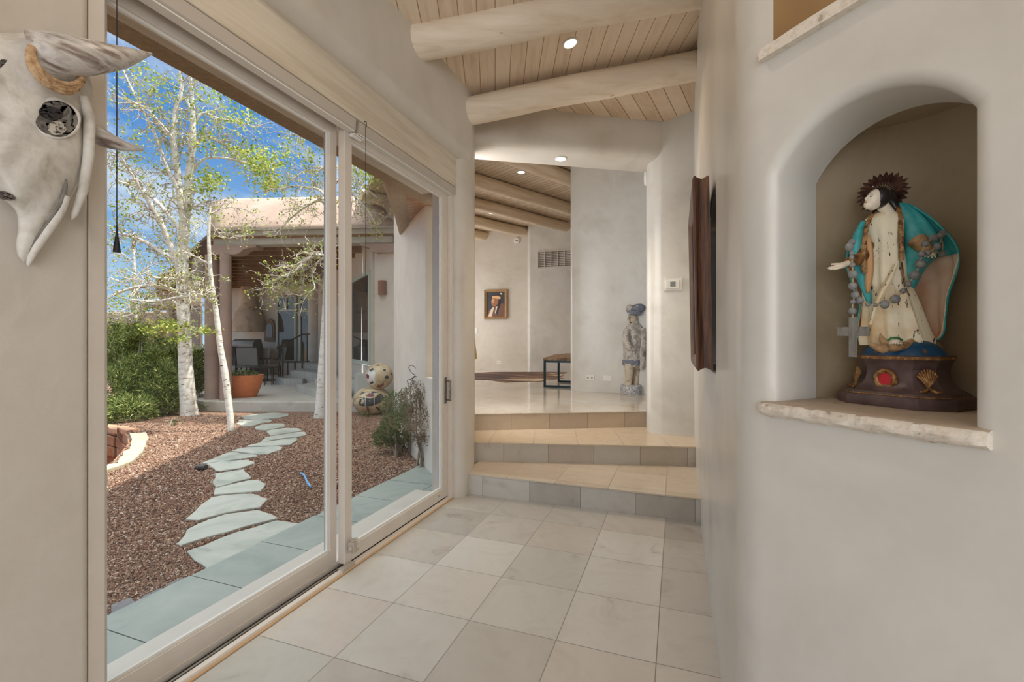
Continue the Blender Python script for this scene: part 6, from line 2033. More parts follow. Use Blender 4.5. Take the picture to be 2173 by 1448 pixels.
shrub('leafy_bush', 'open green bush before the painted pots', G(846, 965), [bl(843, 910, 5.45, .20, .18, 1.6), bl(838, 862, 5.6, .13, .17, .9), bl(862, 900, 5.3, .16, .22, 1.2), bl(818, 928, 5.4, .13, .12, .7)], M['bush_leaf'], M['stem'], 620, 0.017, 7, 3.0, 0.22, 26)
shrub('leafy_bush', 'reddish brown twiggy bush against the far jamb', xz(896, GZ, 4.82), [bl(893, 890, 4.82, .15, .26, 1.6), bl(878, 850, 5.0, .13, .18, .9), bl(908, 905, 4.70, .10, .20, .7), bl(900, 835, 4.85, .10, .12, .5)], M['dry_leaf'], M['stem'], 480, 0.015, 9, 3.0, 0.18, 30)
for px, py, lb, sd2 in ((425, 872, 'small green seedling at the foot of the large aspen', 1), (372, 900, 'tiny green sprout left of the large aspen foot', 2), (776, 884, 'tiny bright green weed below the painted pots', 3)):
    shrub('weed_tuft', lb, G(px, py + 6), [(G(px, py + 2) + Vector((0, 0, 0.04)), .10 if sd2 == 1 else .05, .07 if sd2 == 1 else .03, 1)], M['bush_leaf'], M['stem'], 26 if sd2 == 1 else 9, 0.016, 40 + sd2, 2.4, 0.4, 3)

# ================================================================== small garden things
b = MB()
hp_ = smooth_pts([(*G(638, 1010),), (*G(646, 1016),), (*G(651, 1028),), (*G(660, 1041),)], 4)
b.tube([(p[0], p[1], GZ + 0.028) for p in hp_], 0.009, 8)
M['blue_hose'] = plain('pale_blue_plastic', lin(120, 168, 214), 0.4)
tag(b.build('hose_piece', M['blue_hose']), 'short pale blue piece of hose lying on the gravel', 'hose')
q = G(425, 999)
gl_ = thing('garden_light', 'small dark cylindrical garden light beside the tenth flagstone', 'garden light', tuple(q))
MB().tube([q + Vector((-0.05, 0.0, 0.030)), q + Vector((0.055, 0.02, 0.034))], 0.028, 12).build('lamp_body', plain('dark_grey_metal', lin(76, 74, 70), 0.5, 0.4), gl_)
MB().tube([q + Vector((0, 0, -0.03)), q + Vector((0, 0, 0.03))], 0.010, 8).build('stake', M['dark'], gl_)

# painted pots
M['pot'] = mottle('cream_painted_gourd', [lin(176, 150, 110), lin(206, 186, 148), lin(222, 206, 172)], 8, 0.45, 0.05)
def ptmat(n_, c_): return plain(n_, lin(*c_), 0.5)
M['pt_dark'] = ptmat('dark_grey_glaze', (58, 60, 62)); M['pt_red'] = ptmat('brick_red_glaze', (142, 66, 46)); M['pt_white'] = ptmat('white_glaze', (226, 222, 214)); M['pt_plum'] = ptmat('plum_glaze', (122, 48, 72)); M['pt_blue'] = ptmat('slate_blue_glaze', (62, 78, 96))
def on_ball(c, r, u, v, e=0.002):
    """Point of the ball's camera side at (u, v) in half-widths, lifted by e."""
    vd = Vector((c.x, c.y, 0)).normalized(); rr = Vector((vd.y, -vd.x, 0))
    w_ = math.sqrt(max(0.0, 1 - u * u - v * v))
    return c + rr * (u * (r[0] + e)) + Vector((0, 0, v * (r[2] + e))) - vd * (w_ * (r[0] + e))
def decal(root, c, r, pts, mat, nm, e=0.002):
    o = []
    n = len(pts)
    for i in range(n):
        a, b_ = pts[i], pts[(i + 1) % n]
        for k in range(3): o.append((a[0] + (b_[0] - a[0]) * k / 3, a[1] + (b_[1] - a[1]) * k / 3))
    cu, cv = sum(p[0] for p in o) / len(o), sum(p[1] for p in o) / len(o)
    b = MB()
    rings = [[on_ball(c, r, cu + (p[0] - cu) * k, cv + (p[1] - cv) * k, e) for p in o] for k in (1.0, 0.66, 0.33, 0.02)]
    b.loft(rings, True, False)
    b.build(nm, mat, root, smooth=True, recalc=False)
pg = G(790, 884)
c1p, r1p = W(790, 852, 8.35), (0.340, 0.340, 0.262)
c1p.z = GZ + r1p[2] * 0.94
pot = thing('painted_pot', 'squat cream pot painted with a dark bird, under the round pot', 'pot', (c1p.x, c1p.y, GZ), 'painted pots stacked by the house wall')
b = MB()
b.lathe([(r1p[0] * math.sin(th), -r1p[2] * math.cos(th)) for th in np.linspace(0.35, 2.62, 16)] + [(0.155, 0.225), (0.14, 0.20), (0.05, 0.19)], c1p, 30)
b.build('pot_body', M['pot'], pot, angle=60)
for pts, mt, nm in (([(-.96, -.06), (-.88, .26), (-.55, .36), (-.1, .30), (.18, .34), (.30, .52), (.44, .56), (.54, .42), (.56, .30), (.74, .24), (.58, .18), (.52, .06), (.30, -.08), (.0, -.22), (-.4, -.24), (-.75, -.16), (-.92, -.34)], 'pt_dark', 'painted_bird'),
                    ([(-.30, -.26), (-.18, -.26), (-.14, -.66), (-.24, -.60)], 'pt_red', 'painted_leg'), ([(.14, -.30), (.26, -.26), (.42, -.56), (.34, -.62)], 'pt_dark', 'painted_leg'),
                    ([(-.32, .44), (-.16, .62), (.04, .60), (.10, .42), (-.1, .38)], 'pt_plum', 'painted_flower'), ([(-.05, .60), (.22, .64), (.34, .60), (.16, .70), (-.05, .74)], 'pt_blue', 'painted_band'),
                    ([(-.66, .46), (-.36, .66), (-.20, .74), (-.52, .66)], 'pt_blue', 'painted_band'), ([(.62, -.3), (.80, -.16), (.78, -.34), (.66, -.46)], 'pt_red', 'painted_patch')):
    decal(pot, c1p, r1p, pts, M[mt], nm)
for u0 in (-.36, .08):
    decal(pot, c1p, r1p, [(u0, -.24), (u0 + .025, -.24), (u0 + .025, .34), (u0, .34)], M['pt_white'], 'painted_stripe', 0.0035)
r2p = (0.243, 0.243, 0.240)
c2p = W(805, 803, 8.30); c2p.z = c1p.z + 0.225 + 0.225
pot2 = thing('painted_pot', 'round cream pot with dark dots resting on the squat bird pot', 'pot', (c2p.x, c2p.y, c2p.z - 0.23), 'painted pots stacked by the house wall')
b = MB()
b.ball(c2p, r2p, 30, 18)
b.build('pot_body', M['pot'], pot2, angle=75)
dsk = lambda u, v, q: [(u + q * math.cos(a), v + q * math.sin(a)) for a in np.linspace(0, 2 * PI, 10, endpoint=False)]
for pts, mt, nm, e in ((dsk(.36, .48, .13), 'pt_white', 'painted_ring', .0015), (dsk(.36, .48, .10), 'pt_dark', 'painted_dot', .003), (dsk(.52, -.04, .15), 'pt_dark', 'painted_dot', .002), (dsk(.86, .16, .06), 'pt_dark', 'painted_dot', .002),
                       ([(-.22, -.74), (-.1, -.58), (.1, -.60), (.24, -.56), (.30, -.40), (.32, -.62), (.12, -.82), (-.05, -.84)], 'pt_red', 'painted_bird', .002),
                       ([(-.70, .52), (-.40, .60), (-.28, .30), (-.34, -.10), (-.26, -.40), (-.42, -.70), (-.62, -.60), (-.84, -.36), (-.92, .06)], 'pt_white', 'painted_mask', .0015),
                       ([(-.94, .16), (-.80, .22), (-.70, .08), (-.74, -.12), (-.88, -.10)], 'pt_plum', 'painted_flower', .003), ([(-.72, .50), (-.46, .66), (-.36, .56), (-.6, .38)], 'pt_blue', 'painted_feather', .003), ([(-.70, -.42), (-.46, -.30), (-.40, -.44), (-.58, -.56)], 'pt_dark', 'painted_feather', .003), ([(-.30, .82), (-.10, .90), (.1, .86), (-.1, .80)], 'pt_blue', 'painted_feather', .002)):
    decal(pot2, c2p, r2p, pts, M[mt], nm, e)

# wire hare and rusty box by the far jamb
M['rust'] = mottle('rusty_brown_metal', [lin(74, 48, 40), lin(106, 76, 64), lin(88, 66, 58)], 12, 0.8, 0.2)
hw_ = lambda x, y, d=0.0: W(x, y, 5.12 + d)
wire = plain('dark_bent_wire', lin(70, 62, 56), 0.6, 0.4)
hare = thing('wire_hare', 'bent wire animal outline with long ears before the house wall', 'sculpture', tuple(xz(885, GZ, 5.12)))
b = MB()
def loop(pts, closed=True):
    P = smooth_pts([tuple(hw_(*p)) for p in (pts + [pts[0]] if closed else pts)], 4)
    b.tube(P, 0.0035, 5)
loop([(864, 808), (866, 813, .02), (874, 816), (883, 808), (896, 800), (903, 794, -.03), (897, 792), (886, 796), (872, 804)])
loop([(867, 780), (871, 776, .02), (878, 778), (887, 788), (894, 795), (886, 797), (874, 792)])
loop([(895, 770), (893, 752), (894, 748, .02), (897, 750), (899, 768), (901, 790), (899, 792)])
loop([(887, 766), (892, 773), (899, 780), (901, 788), (897, 778), (890, 765)])
loop([(874, 808), (880, 798), (890, 806), (884, 814), (876, 815)]); loop([(870, 806, -.04), (882, 800, -.05), (896, 796, -.03), (888, 812, -.04)])
b.build('wire_body', wire, hare)
b = MB()
for x in (872, 896): b.tube([hw_(x, 812), xz(x, GZ - 0.02, 5.12)], 0.005, 6)
b.build('wire_stake', wire, hare)
p0 = xz(899, GZ, 4.98)
b = MB()
b.obox(p0 + RV * 0.08 + Vector((0, 0, 0.52)), RV * 0.075, FV * 0.06, (0, 0, 0.52))
bx = thing('rusty_box', 'rusty brown metal box by the far jamb of the door', 'box', tuple(p0))
b.build('box_body', M['rust'], bx, smooth=False, bevel=0.006)
# ================================================================== patio, porch and the other wing of the house
PZ = 0.127
M['slab'] = mottle('pale_concrete_slab', [lin(176, 168, 156), lin(198, 192, 182), lin(188, 180, 168)], 2.2, 0.8, 0.15, 40, dist=0.004)
M['concrete_tile'] = board_mat('pale_step_tile', RV, 0.30, [lin(182, 180, 172), lin(198, 196, 190)], lin(150, 146, 138), 0.7, gw=0.012, grain=0.5)
M['porch_wood'] = mottle('grey_green_painted_timber', [lin(168, 162, 148), lin(186, 180, 166)], 4, 0.6, 0.05, 40)
M['joist'] = mottle('brown_stained_joist', [lin(118, 82, 50), lin(146, 106, 68)], 5, 0.65, 0.1, 40)
M['porch_ceiling'] = mottle('dark_brown_porch_board', [lin(74, 54, 40), lin(98, 74, 54)], 5, 0.75, 0.05)
M['terracotta'] = mottle('orange_terracotta', [lin(186, 98, 54), lin(214, 128, 80), lin(200, 112, 64)], 5, 0.75, 0.1, 40)
M['soot'] = mottle('smoked_stucco', [lin(150, 128, 104), lin(196, 172, 144), lin(208, 188, 162), lin(170, 122, 86)], 1.8, 0.85, 0.2, 30, detail=5)
M['iron'] = plain('dark_bronze_iron', lin(52, 46, 42), 0.5, 0.6)
M['sling'] = plain('grey_sling_fabric', lin(128, 126, 122), 0.8)
M['sling_blue'] = plain('pale_blue_grey_cushion', lin(150, 162, 172), 0.8)
M['steel'] = plain('grill_steel', lin(110, 108, 104), 0.35, 0.8)
M['dark_glass'] = plain('dark_window_glass', lin(30, 30, 30), 0.04, 0.0, 0.9)
M['green_frame'] = plain('sage_white_window_frame', lin(186, 196, 184), 0.5)
M['wood_frame'] = mottle('brown_arched_frame', [lin(108, 82, 60), lin(144, 114, 86)], 10, 0.6, 0.1)
M['sconce'] = plain('terracotta_sconce', lin(134, 92, 72), 0.8)

sl = [xz(300, PZ, 9.9), xz(395, PZ, 9.2), xz(432, PZ, 8.70), xz(470, PZ, 8.64), xz(560, PZ, 8.61), xz(700, PZ, 8.60), xz(800, PZ, 8.60), xz(800, PZ, 9.4), xz(690, PZ, 17.5), xz(300, PZ, 21.0), xz(200, PZ, 19)]
struct(MB().prism([(p.x, p.y) for p in sl], GZ - 0.1, PZ).build('floor_patio', M['slab'], smooth=False, bevel=0.015))

# columns
def porch_column(px, t, hw, zt, label, z0=PZ):
    c = xz(px, z0, t)
    r = hw * t / FPX * 0.86
    root = thing('porch_column', label, 'column', tuple(c), 'round porch columns')
    MB().lathe([(r * 1.04, 0), (r * 1.0, 0.05), (r * 0.99, (zt - z0) * 0.5), (r * 0.95, zt - z0)], c, 22, caps=True).build('shaft', M['stucco_pink'], root)
    return root, c
porch_column(451, 9.02, 16.5, 2.97, 'thicker round porch column, behind the slender aspen')
porch_column(479, 8.86, 13.0, 2.97, 'thinner round porch column beside the terracotta planter')
for px, t, hw, lb in ((362, 15.5, 9, 'distant round porch column right behind the big juniper'), (333, 16.5, 7, 'distant round porch column over the juniper top'), (301, 17.5, 6, 'farthest thin porch column over the juniper')):
    porch_column(px, t, hw, 2.75, lb)

porch = thing('porch_roof', 'stucco porch roof with grey fascia over the patio', 'porch', tuple(xz(640, PZ, 9.0)))
def slab_between(name, px0, px1, z0, z1, t0, t1, dep, mat, bevel=0.0):
    a, c = xz(px0, z0, t0), xz(px1, z0, t1)
    d = (c - a).normalized(); n = Vector((-d.y, d.x, 0))
    if n.dot(FV) < 0: n = -n
    q = [a, c, c + n * dep, a + n * dep]
    return MB().prism([(p.x, p.y) for p in q], z0, z1).build(name, mat, porch, smooth=False, bevel=bevel)
slab_between('beam', 452, 834, 3.135, 3.265, 8.86, 8.60, 0.26, M['porch_wood'], 0.01)
slab_between('fascia', 438, 838, 3.29, 3.395, 8.78, 8.50, 0.12, M['porch_wood'], 0.02)
slab_between('gutter_lip', 438, 839, 3.385, 3.405, 8.72, 8.44, 0.10, M['porch_wood'])
slab_between('fascia_back', 445, 836, 3.262, 3.30, 8.84, 8.56, 0.3, M['joist'])
# corbels
def corbel(px0, px1, t, zt, zb, dep, name, rev=False):
    a = xz(px0, 0, t); c = xz(px1, 0, t)
    d = (c - a)
    prof = [(0, zt), (1, zt), (0.97, zt - 0.25 * (zt - zb)), (0.84, zt - 0.30 * (zt - zb)), (0.72, zt - 0.5 * (zt - zb)), (0.66, zt - 0.8 * (zt - zb)), (0.56, zb), (0, zb)]
    if rev: prof = [(1 - u, z) for u, z in prof]
    n = Vector((-d.y, d.x, 0)).normalized()
    if n.dot(FV) < 0: n = -n
    MB().extrude([Vector((a.x + d.x * u, a.y + d.y * u, z)) for u, z in prof], n * dep).build(name, M['stucco_pink'], porch, smooth=False)
corbel(440, 545, 8.82, 3.135, 2.955, 0.26, 'corbel')
corbel(764, 838, 8.60, 3.115, 2.95, 0.26, 'corbel', True)
# sloping parapet roof: mansard front with a rounded crest and hipped left end
b = MB()
rows = []
pl, pr2 = (446, 839), None
for (tf, z, ix) in ((8.74, 3.40, 0), (8.86, 3.50, 1), (9.35, 3.98, 8), (9.70, 4.26, 14), (9.95, 4.36, 18), (10.25, 4.38, 24), (11.2, 4.36, 30)):
    rows.append([xz(446 + (838 - 446) * k / 12, z, tf - 0.27 * k / 12 + (ix * 0.012 if k == 0 else 0)) for k in range(13)])
b.sheet(rows)
left_rows = []
for k, r_ in enumerate(rows):
    p = r_[0]
    back = Vector((-0.80, 0.60, 0)).normalized()
    left_rows.append([p, p + back * 1.2 + Vector((0, 0, -0.0)), p + back * 4.0, p + back * 8.0])
b.sheet([[q[j] for q in left_rows] for j in range(4)])
b.build('parapet', M['stucco_pink'], porch, angle=60, solid=0.03)
# left run of the porch roof going back
a = xz(446, 0, 8.80); back = Vector((-0.80, 0.60, 0)).normalized(); nb = Vector((-back.y, back.x, 0))
if nb.dot(FV) > 0: nb = -nb
b = MB()
b.prism([(a + back * s_ + nb * o).to_tuple()[:2] for s_, o in ((0.05, 0), (9, 0), (9, -0.24), (0.05, -0.24))], 3.29, 3.40)
b.build('fascia', M['porch_wood'], porch, smooth=False)
b = MB()
b.prism([(a + back * s_ + nb * o).to_tuple()[:2] for s_, o in ((0.25, -0.06), (9, -0.06), (9, -0.32), (0.25, -0.32))], 3.02, 3.27)
b.build('beam', M['stucco_pink'], porch, smooth=False)
# scupper block and stepped parapet at the right end
sc0 = xz(800, 0, 8.75)
b = MB()
b.prism([(p.x, p.y) for p in (xz(786, 0, 8.9), xz(842, 0, 8.75), xz(842, 0, 9.6), xz(790, 0, 9.7))], 3.98, 4.26)
b.build('parapet_block', M['stucco_pink'], porch, smooth=False, bevel=0.03)
a_, c_ = xz(780, 0, 8.72), xz(843, 0, 8.60)
d_ = c_ - a_
prof = [(0.30, 3.98), (1.0, 3.98), (1.0, 3.52), (0.94, 3.53), (0.82, 3.58), (0.68, 3.68), (0.56, 3.80), (0.42, 3.88), (0.30, 3.93)]
MB().extrude([Vector((a_.x + d_.x * u, a_.y + d_.y * u, z)) for u, z in prof], FV * 0.5).build('scroll_bracket', M['stucco_pink'], porch, smooth=False)
b = MB()
b.prism([(p.x, p.y) for p in (xz(752, 0, 10.8), xz(846, 0, 9.9), xz(870, 0, 12), xz(770, 0, 12.4))], lambda x, y: 3.9, lambda x, y: 4.55 + 0.16 * (x + 7.0))
b.build('upper_parapet', M['stucco_pink'], porch, smooth=False, bevel=0.05)
# joists and boards over the patio
for k in range(13):
    t = 9.25 + k * 0.56
    zj = 3.26
    p0, p1 = xz(448 + k * 3.0, zj, t), xz(838 - k * 14.0, zj, t + 0.5)
    d = (p1 - p0).normalized(); n = Vector((-d.y, d.x, 0)) * 0.045
    MB().prism([(q.x, q.y) for q in (p0 - n, p1 - n, p1 + n, p0 + n)], 3.14, 3.30).build('joist', M['joist'], porch, smooth=False)
tri = [xz(440, 0, 8.9), xz(838, 0, 8.65), xz(700, 0, 18), xz(330, 0, 21), xz(330, 0, 16)]
MB().prism([(p.x, p.y) for p in tri], 3.30, 3.36).build('porch_boards', M['porch_ceiling'], porch, smooth=False)

# ---- house wing round the patio
def wallseg(name, p, q, z0, z1, th=0.25, mat=None, away=None):
    p, q = Vector((p.x, p.y, 0)), Vector((q.x, q.y, 0))
    d = (q - p).normalized(); n = Vector((-d.y, d.x, 0))
    if n.dot(away if away else FV) < 0: n = -n
    o = MB().prism([(v.x, v.y) for v in (p, q, q + n * th, p + n * th)], z0, z1).build(name, mat or M['stucco'], smooth=False)
    return struct(o)
SW0, SW1 = xz(795, 0, 8.80), xz(843, 0, 8.66)
wallseg('wall_outside_sconce', SW0, SW1, GZ - 0.2, 3.5, 0.3)
wallseg('wall_outside_patio', xz(786, 0, 9.0), xz(790, 0, 8.83), GZ - 0.2, 3.3, 0.3, away=RV)
wallseg('wall_outside_patio_low', xz(740, 0, 10.75), xz(788, 0, 8.92), GZ - 0.2, 0.78, 0.3, away=RV)
wallseg('wall_outside_patio_top', xz(740, 0, 10.75), xz(788, 0, 8.92), 2.66, 3.3, 0.3, away=RV)
wallseg('wall_outside_patio_far', xz(668, 0, 15.4), xz(740, 0, 10.75), 0.3, 3.3, 0.3, away=RV)
BK = 15.9
wallseg('wall_outside_back', xz(470, 0, BK + 0.4), xz(585, 0, BK), PZ, 3.3, 0.3)
wallseg('wall_outside_back_right', xz(584, 0, BK), xz(676, 0, 15.2), PZ, 3.3, 0.3)

def window_unit(name, label, corners, zb, zt, vbars, hbars, depth=0.06, f=0.06, facing=None):
    """Framed window between two plan points; bars given as fractions."""
    p, q = corners
    p, q = Vector((p.x, p.y, 0)), Vector((q.x, q.y, 0))
    d = (q - p); L_ = d.length; d.normalize(); n = Vector((-d.y, d.x, 0))
    if n.dot(facing if facing else -FV) < 0: n = -n
    root = bpy.data.objects.new(name, None); root.location = (p.x, p.y, zb); root['kind'] = 'structure'; root['label'] = label; COL.objects.link(root)
    P = lambda s_, z, e: Vector((p.x + d.x * s_ + n.x * e, p.y + d.y * s_ + n.y * e, z))
    b = MB()
    def bar(s0, s1, za, zc):
        b.extrude([P(s0, za, 0.0), P(s1, za, 0.0), P(s1, zc, 0.0), P(s0, zc, 0.0)], n * depth)
    bar(0, f, zb, zt); bar(L_ - f, L_, zb, zt); bar(f, L_ - f, zb, zb + f); bar(f, L_ - f, zt - f, zt)
    for v in vbars: bar(L_ * v[0] - f / 2, L_ * v[0] + f / 2, zb + (zt - zb) * v[1], zb + (zt - zb) * v[2])
    for h in hbars: bar(f, L_ - f, zb + (zt - zb) * h - f / 2, zb + (zt - zb) * h + f / 2)
    b.build('window_frame', M['green_frame'], root, smooth=False)
    b = MB()
    b.extrude([P(f / 2, zb + f / 2, 0.012), P(L_ - f / 2, zb + f / 2, 0.012), P(L_ - f / 2, zt - f / 2, 0.012), P(f / 2, zt - f / 2, 0.012)], n * 0.01)
    b.build('pane', M['dark_glass'], root, smooth=False)
    return root
kz = lambda py, t: CAMH + (724 - py) / FPX * t
window_unit('window_1', 'tall sage framed patio window with two small panes above', (xz(589, 0, BK - 0.08), xz(630, 0, BK - 0.40)), 0.55, kz(628, 15.6), [(0.5, 0.80, 1.0)], [0.78])
window_unit('window_2', 'narrow sage framed patio door with a pane above', (xz(637, 0, BK - 0.46), xz(660, 0, BK - 0.62)), 0.50, kz(630, 15.4), [], [0.79], f=0.07)
window_unit('window_3', 'dark glass door in the wing behind the pull cord', (xz(748, 0, 10.43), xz(788, 0, 8.93)), 0.80, 2.66, [], [], 0.05, 0.07, facing=-RV)
# pillar and dark door next to the patio windows
struct(MB().lathe([(0.16, 0.3), (0.16, 3.3)], (xz(666, 0, 14.9).x, xz(666, 0, 14.9).y, 0), 16).build('wall_outside_pillar', M['stucco']))

# steps of the patio
def pz(py_, t): return CAMH + (724 - py_) / FPX * t
steps = [('patio_step', 'lowest small tiled step at the foot of the railing', [(585, 12.3), (606, 11.75), (642, 11.6), (660, 12.6), (620, 13.2)], 0.305),
         ('patio_step', 'middle tiled step behind the lowest railing step', [(616, 12.4), (642, 11.95), (676, 11.4), (700, 11.3), (700, 13), (650, 13.6)], 0.475),
         ('patio_step', 'upper tiled step under the dark patio door', [(645, 13.2), (672, 12.6), (700, 12.2), (700, 14), (668, 14.6)], 0.64),
         ('patio_step', 'near tiled step behind the shaded aspen trunk', [(629, 10.35), (668, 9.25), (742, 9.0), (742, 10.4), (668, 11.0)], 0.285),
         ('patio_step', 'tall tiled step block next to the shaded aspen trunk', [(668, 9.95), (742, 9.5), (760, 9.0), (786, 8.95), (786, 9.1), (742, 10.7), (668, 11.2)], 0.46),
         ('patio_step', 'tiled base course under the wing door behind the pots', [(752, 8.98), (796, 8.72), (796, 8.80), (752, 9.6)], 0.62)]
for nm, lb, pl_, z in steps:
    q = [xz(px, 0, t) for px, t in pl_]
    tag(MB().prism([(v.x, v.y) for v in q], PZ - 0.1 if z < 0.6 or 'upper' in lb else GZ, z).build(nm, M['concrete_tile'], smooth=False, bevel=0.01), lb, 'step', 'tiled steps round the patio')

# railing
rail = thing('handrail', 'dark iron handrail rising beside the patio steps', 'railing', tuple(xz(600, PZ, 12.2)))
b = MB()
rpts = [xz(590, kz(742, 12.3), 12.3), xz(588, kz(737, 12.3), 12.3), xz(592, kz(734, 12.3), 12.3), xz(600, kz(733, 12.3), 12.3), xz(640, kz(710, 13.2), 13.2), xz(657, kz(709.5, 13.5), 13.5)]
b.tube(rpts, 0.022, 8)
b.build('rail', M['iron'], rail)
for px, yt, t, zb_ in ((600, 734, 12.3, 0.300), (652, 709, 13.5, 0.63)):
    MB().tube([xz(px, zb_, t), xz(px, kz(yt, t), t)], 0.020, 8).build('post', M['iron'], rail)

# sconce and downspout
c = xz(812, kz(611, 8.73), 8.745)
wd = (SW1 - SW0).normalized(); wn2 = Vector((wd.y, -wd.x, 0))
if wn2.dot(FV) > 0: wn2 = -wn2
ls = thing('wall_sconce', 'half round terracotta wall sconce on the wing', 'wall lamp', tuple(c))
b = MB()
ring = lambda z: [c + wd * (0.085 * math.cos(a)) + wn2 * (0.09 * math.sin(a) + 0.0) + Vector((0, 0, z)) for a in np.linspace(0, PI, 14)]
b.loft([ring(-0.135), ring(0.135)], True, True)
b.build('sconce_shade', M['sconce'], ls, angle=50)
b = MB()
q0 = SW1 + wn2 * 0.03 - wd * 0.03
b.tube([(q0.x, q0.y, 3.35), (q0.x, q0.y, 0.30), (q0.x + wd.x * 0.02, q0.y + wd.y * 0.02, 0.26), (q0.x + wd.x * 0.07 + wn2.x * 0.04, q0.y + wd.y * 0.07, 0.24)], 0.013, 8)
tag(b.build('downspout', plain('brown_pipe', lin(116, 100, 84), 0.6)), 'thin brown pipe running down the wing beside the sconce', 'pipe')

# ---- overhang outside the door: stucco beam, stained boards and log end
struct(MB().box(-2.30, -4.0, 2.600, -2.06, 3.9, 3.4).build('wall_left_overhang', M['stucco_brown'], smooth=False, bevel=0.01))
struct(MB().box(-2.06, -4.0, 2.560, -1.86, 3.9, 2.62).build('wall_left_head', M['stucco_brown'], smooth=False))
sof = [p.to_tuple()[:2] for p in (xz(925, 0, 4.3), xz(922, 0, 5.6), xz(900, 0, 6.2), xz(866, 0, 6.35), xz(846, 0, 4.1))]
struct(MB().prism(sof, 2.68, 2.74).build('ceiling_soffit', M['boards_orange'], smooth=False))
log('log_beam', W(861, 498, 6.30), W(836, 372, 3.95), 0.075, 0.105, M['stucco_brown'], 'brown round log end poking out under the eave', 'log beams of the eave outside')

# ---- patio furnishings
def planter(px, t, rt, hgt, label):
    c = xz(px, PZ, t)
    root = thing('terracotta_planter', label, 'planter', tuple(c), 'terracotta planters on the patio')
    b = MB()
    prof = [(0.60, 0.0), (0.66, 0.03), (0.84, 0.40), (0.96, 0.75), (1.0, 1.0), (0.93, 1.0), (0.88, 0.80), (0.3, 0.80)]
    b.lathe([(r_ * rt, h_ * hgt) for r_, h_ in prof], c, 26, 1.15, 0.85, math.atan2(RV.y, RV.x))
    b.build('bowl', M['terracotta'], root, angle=50)
    MB().lathe([(rt * 0.88, hgt * 0.78), (rt * 0.5, hgt * 0.84)], c, 20, 1.15, 0.85, math.atan2(RV.y, RV.x)).build('soil', M['porch_ceiling'], root)
    rng = np.random.default_rng(int(px))
    vs, fs = [], []
    for _ in range(420):
        a, r_ = rng.uniform(0, 2 * PI), rt * 0.85 * rng.uniform(0, 1) ** 0.5
        q = np.array([c.x + r_ * math.cos(a), c.y + r_ * math.sin(a), PZ + hgt * (0.86 + rng.uniform(0, 0.36) * (1 - (r_ / rt) ** 2 * 0.5))])
        leaf_quad(vs, fs, q, 0.03 * rng.uniform(0.6, 1.2), rng, 0.4)
    leaves(root, vs, fs, M['bush_leaf'])
    return root
planter(515, 9.36, 0.355, 0.455, 'large orange terracotta planter with greenery by the thin column')
planter(428, 11.6, 0.36, 0.42, 'second terracotta planter, behind the thick column')

fp = thing('fireplace_hood', 'bell shaped smoked stucco chimney hood on the patio wall', 'fireplace', tuple(xz(528, PZ, BK)))
HT = BK - 0.15
hp2 = []
def hw2(px): return px * HT / FPX
c = xz(528, 0, HT)
b = MB()
b.lathe([(hw2(31), kz(704, HT)), (hw2(31.5), kz(696, HT)), (hw2(30), kz(684, HT)), (hw2(26), kz(668, HT)), (hw2(19), kz(656, HT)), (hw2(15.5), kz(645, HT)), (hw2(14.5), kz(630, HT)), (hw2(15), kz(596, HT))], (c.x, c.y, 0), 26)
b.build('hood', M['soot'], fp, angle=60)
MB().prism([(p.x, p.y) for p in (xz(494, 0, HT - 0.30), xz(572, 0, HT - 0.40), xz(574, 0, HT + 0.1), xz(494, 0, HT + 0.2))], PZ, kz(738, HT)).build('counter', M['slab'], fp, smooth=False)
gr = thing('grill', 'steel barbecue grill with rounded lid by the patio wall', 'grill', tuple(xz(512, PZ, 14.9)))
GT = 14.9
a, d = xz(488, 0, GT), xz(536, 0, GT - 0.2)
zc0, zc1 = kz(738, GT), kz(720, GT)
b = MB()
dv = (d - a); nn = Vector((-dv.y, dv.x, 0)).normalized()
if nn.dot(FV) < 0: nn = -nn
pr_ = [(0.0, zc0), (0.0, zc0 + 0.10), (0.08, zc1 - 0.05), (0.2, zc1), (0.36, zc1), (0.45, zc0)]
b.loft([[a + nn * o + Vector((0, 0, z)) for o, z in pr_], [d + nn * o + Vector((0, 0, z)) for o, z in pr_]], True, True)
b.build('lid', M['steel'], gr, angle=30)
MB().prism([(p.x, p.y) for p in (a, d, d + nn * 0.45, a + nn * 0.45)], PZ, zc0).build('cabinet', M['steel'], gr, smooth=False)
mi = thing('arched_mirror', 'arched brown framed mirror on the patio wall', 'mirror', tuple(xz(571, kz(726, BK), BK - 0.02)))
def archpts(s, t_):
    out = []
    for u, y in ((-10, 725), (10, 725), (10, 695), (9, 686), (6, 680), (0, 676.5), (-6, 680), (-9, 686), (-10, 695)):
        cy = 702
        out.append(xz(571 + u * s, kz(cy + (y - cy) * s, t_), t_))
    return out
MB().extrude(archpts(1.0, BK - 0.10), FV * 0.10).build('mirror_frame', M['wood_frame'], mi, smooth=False)
MB().extrude(archpts(0.62, BK - 0.13), FV * 0.03).build('mirror_glass', M['dark_glass'], mi, smooth=False)

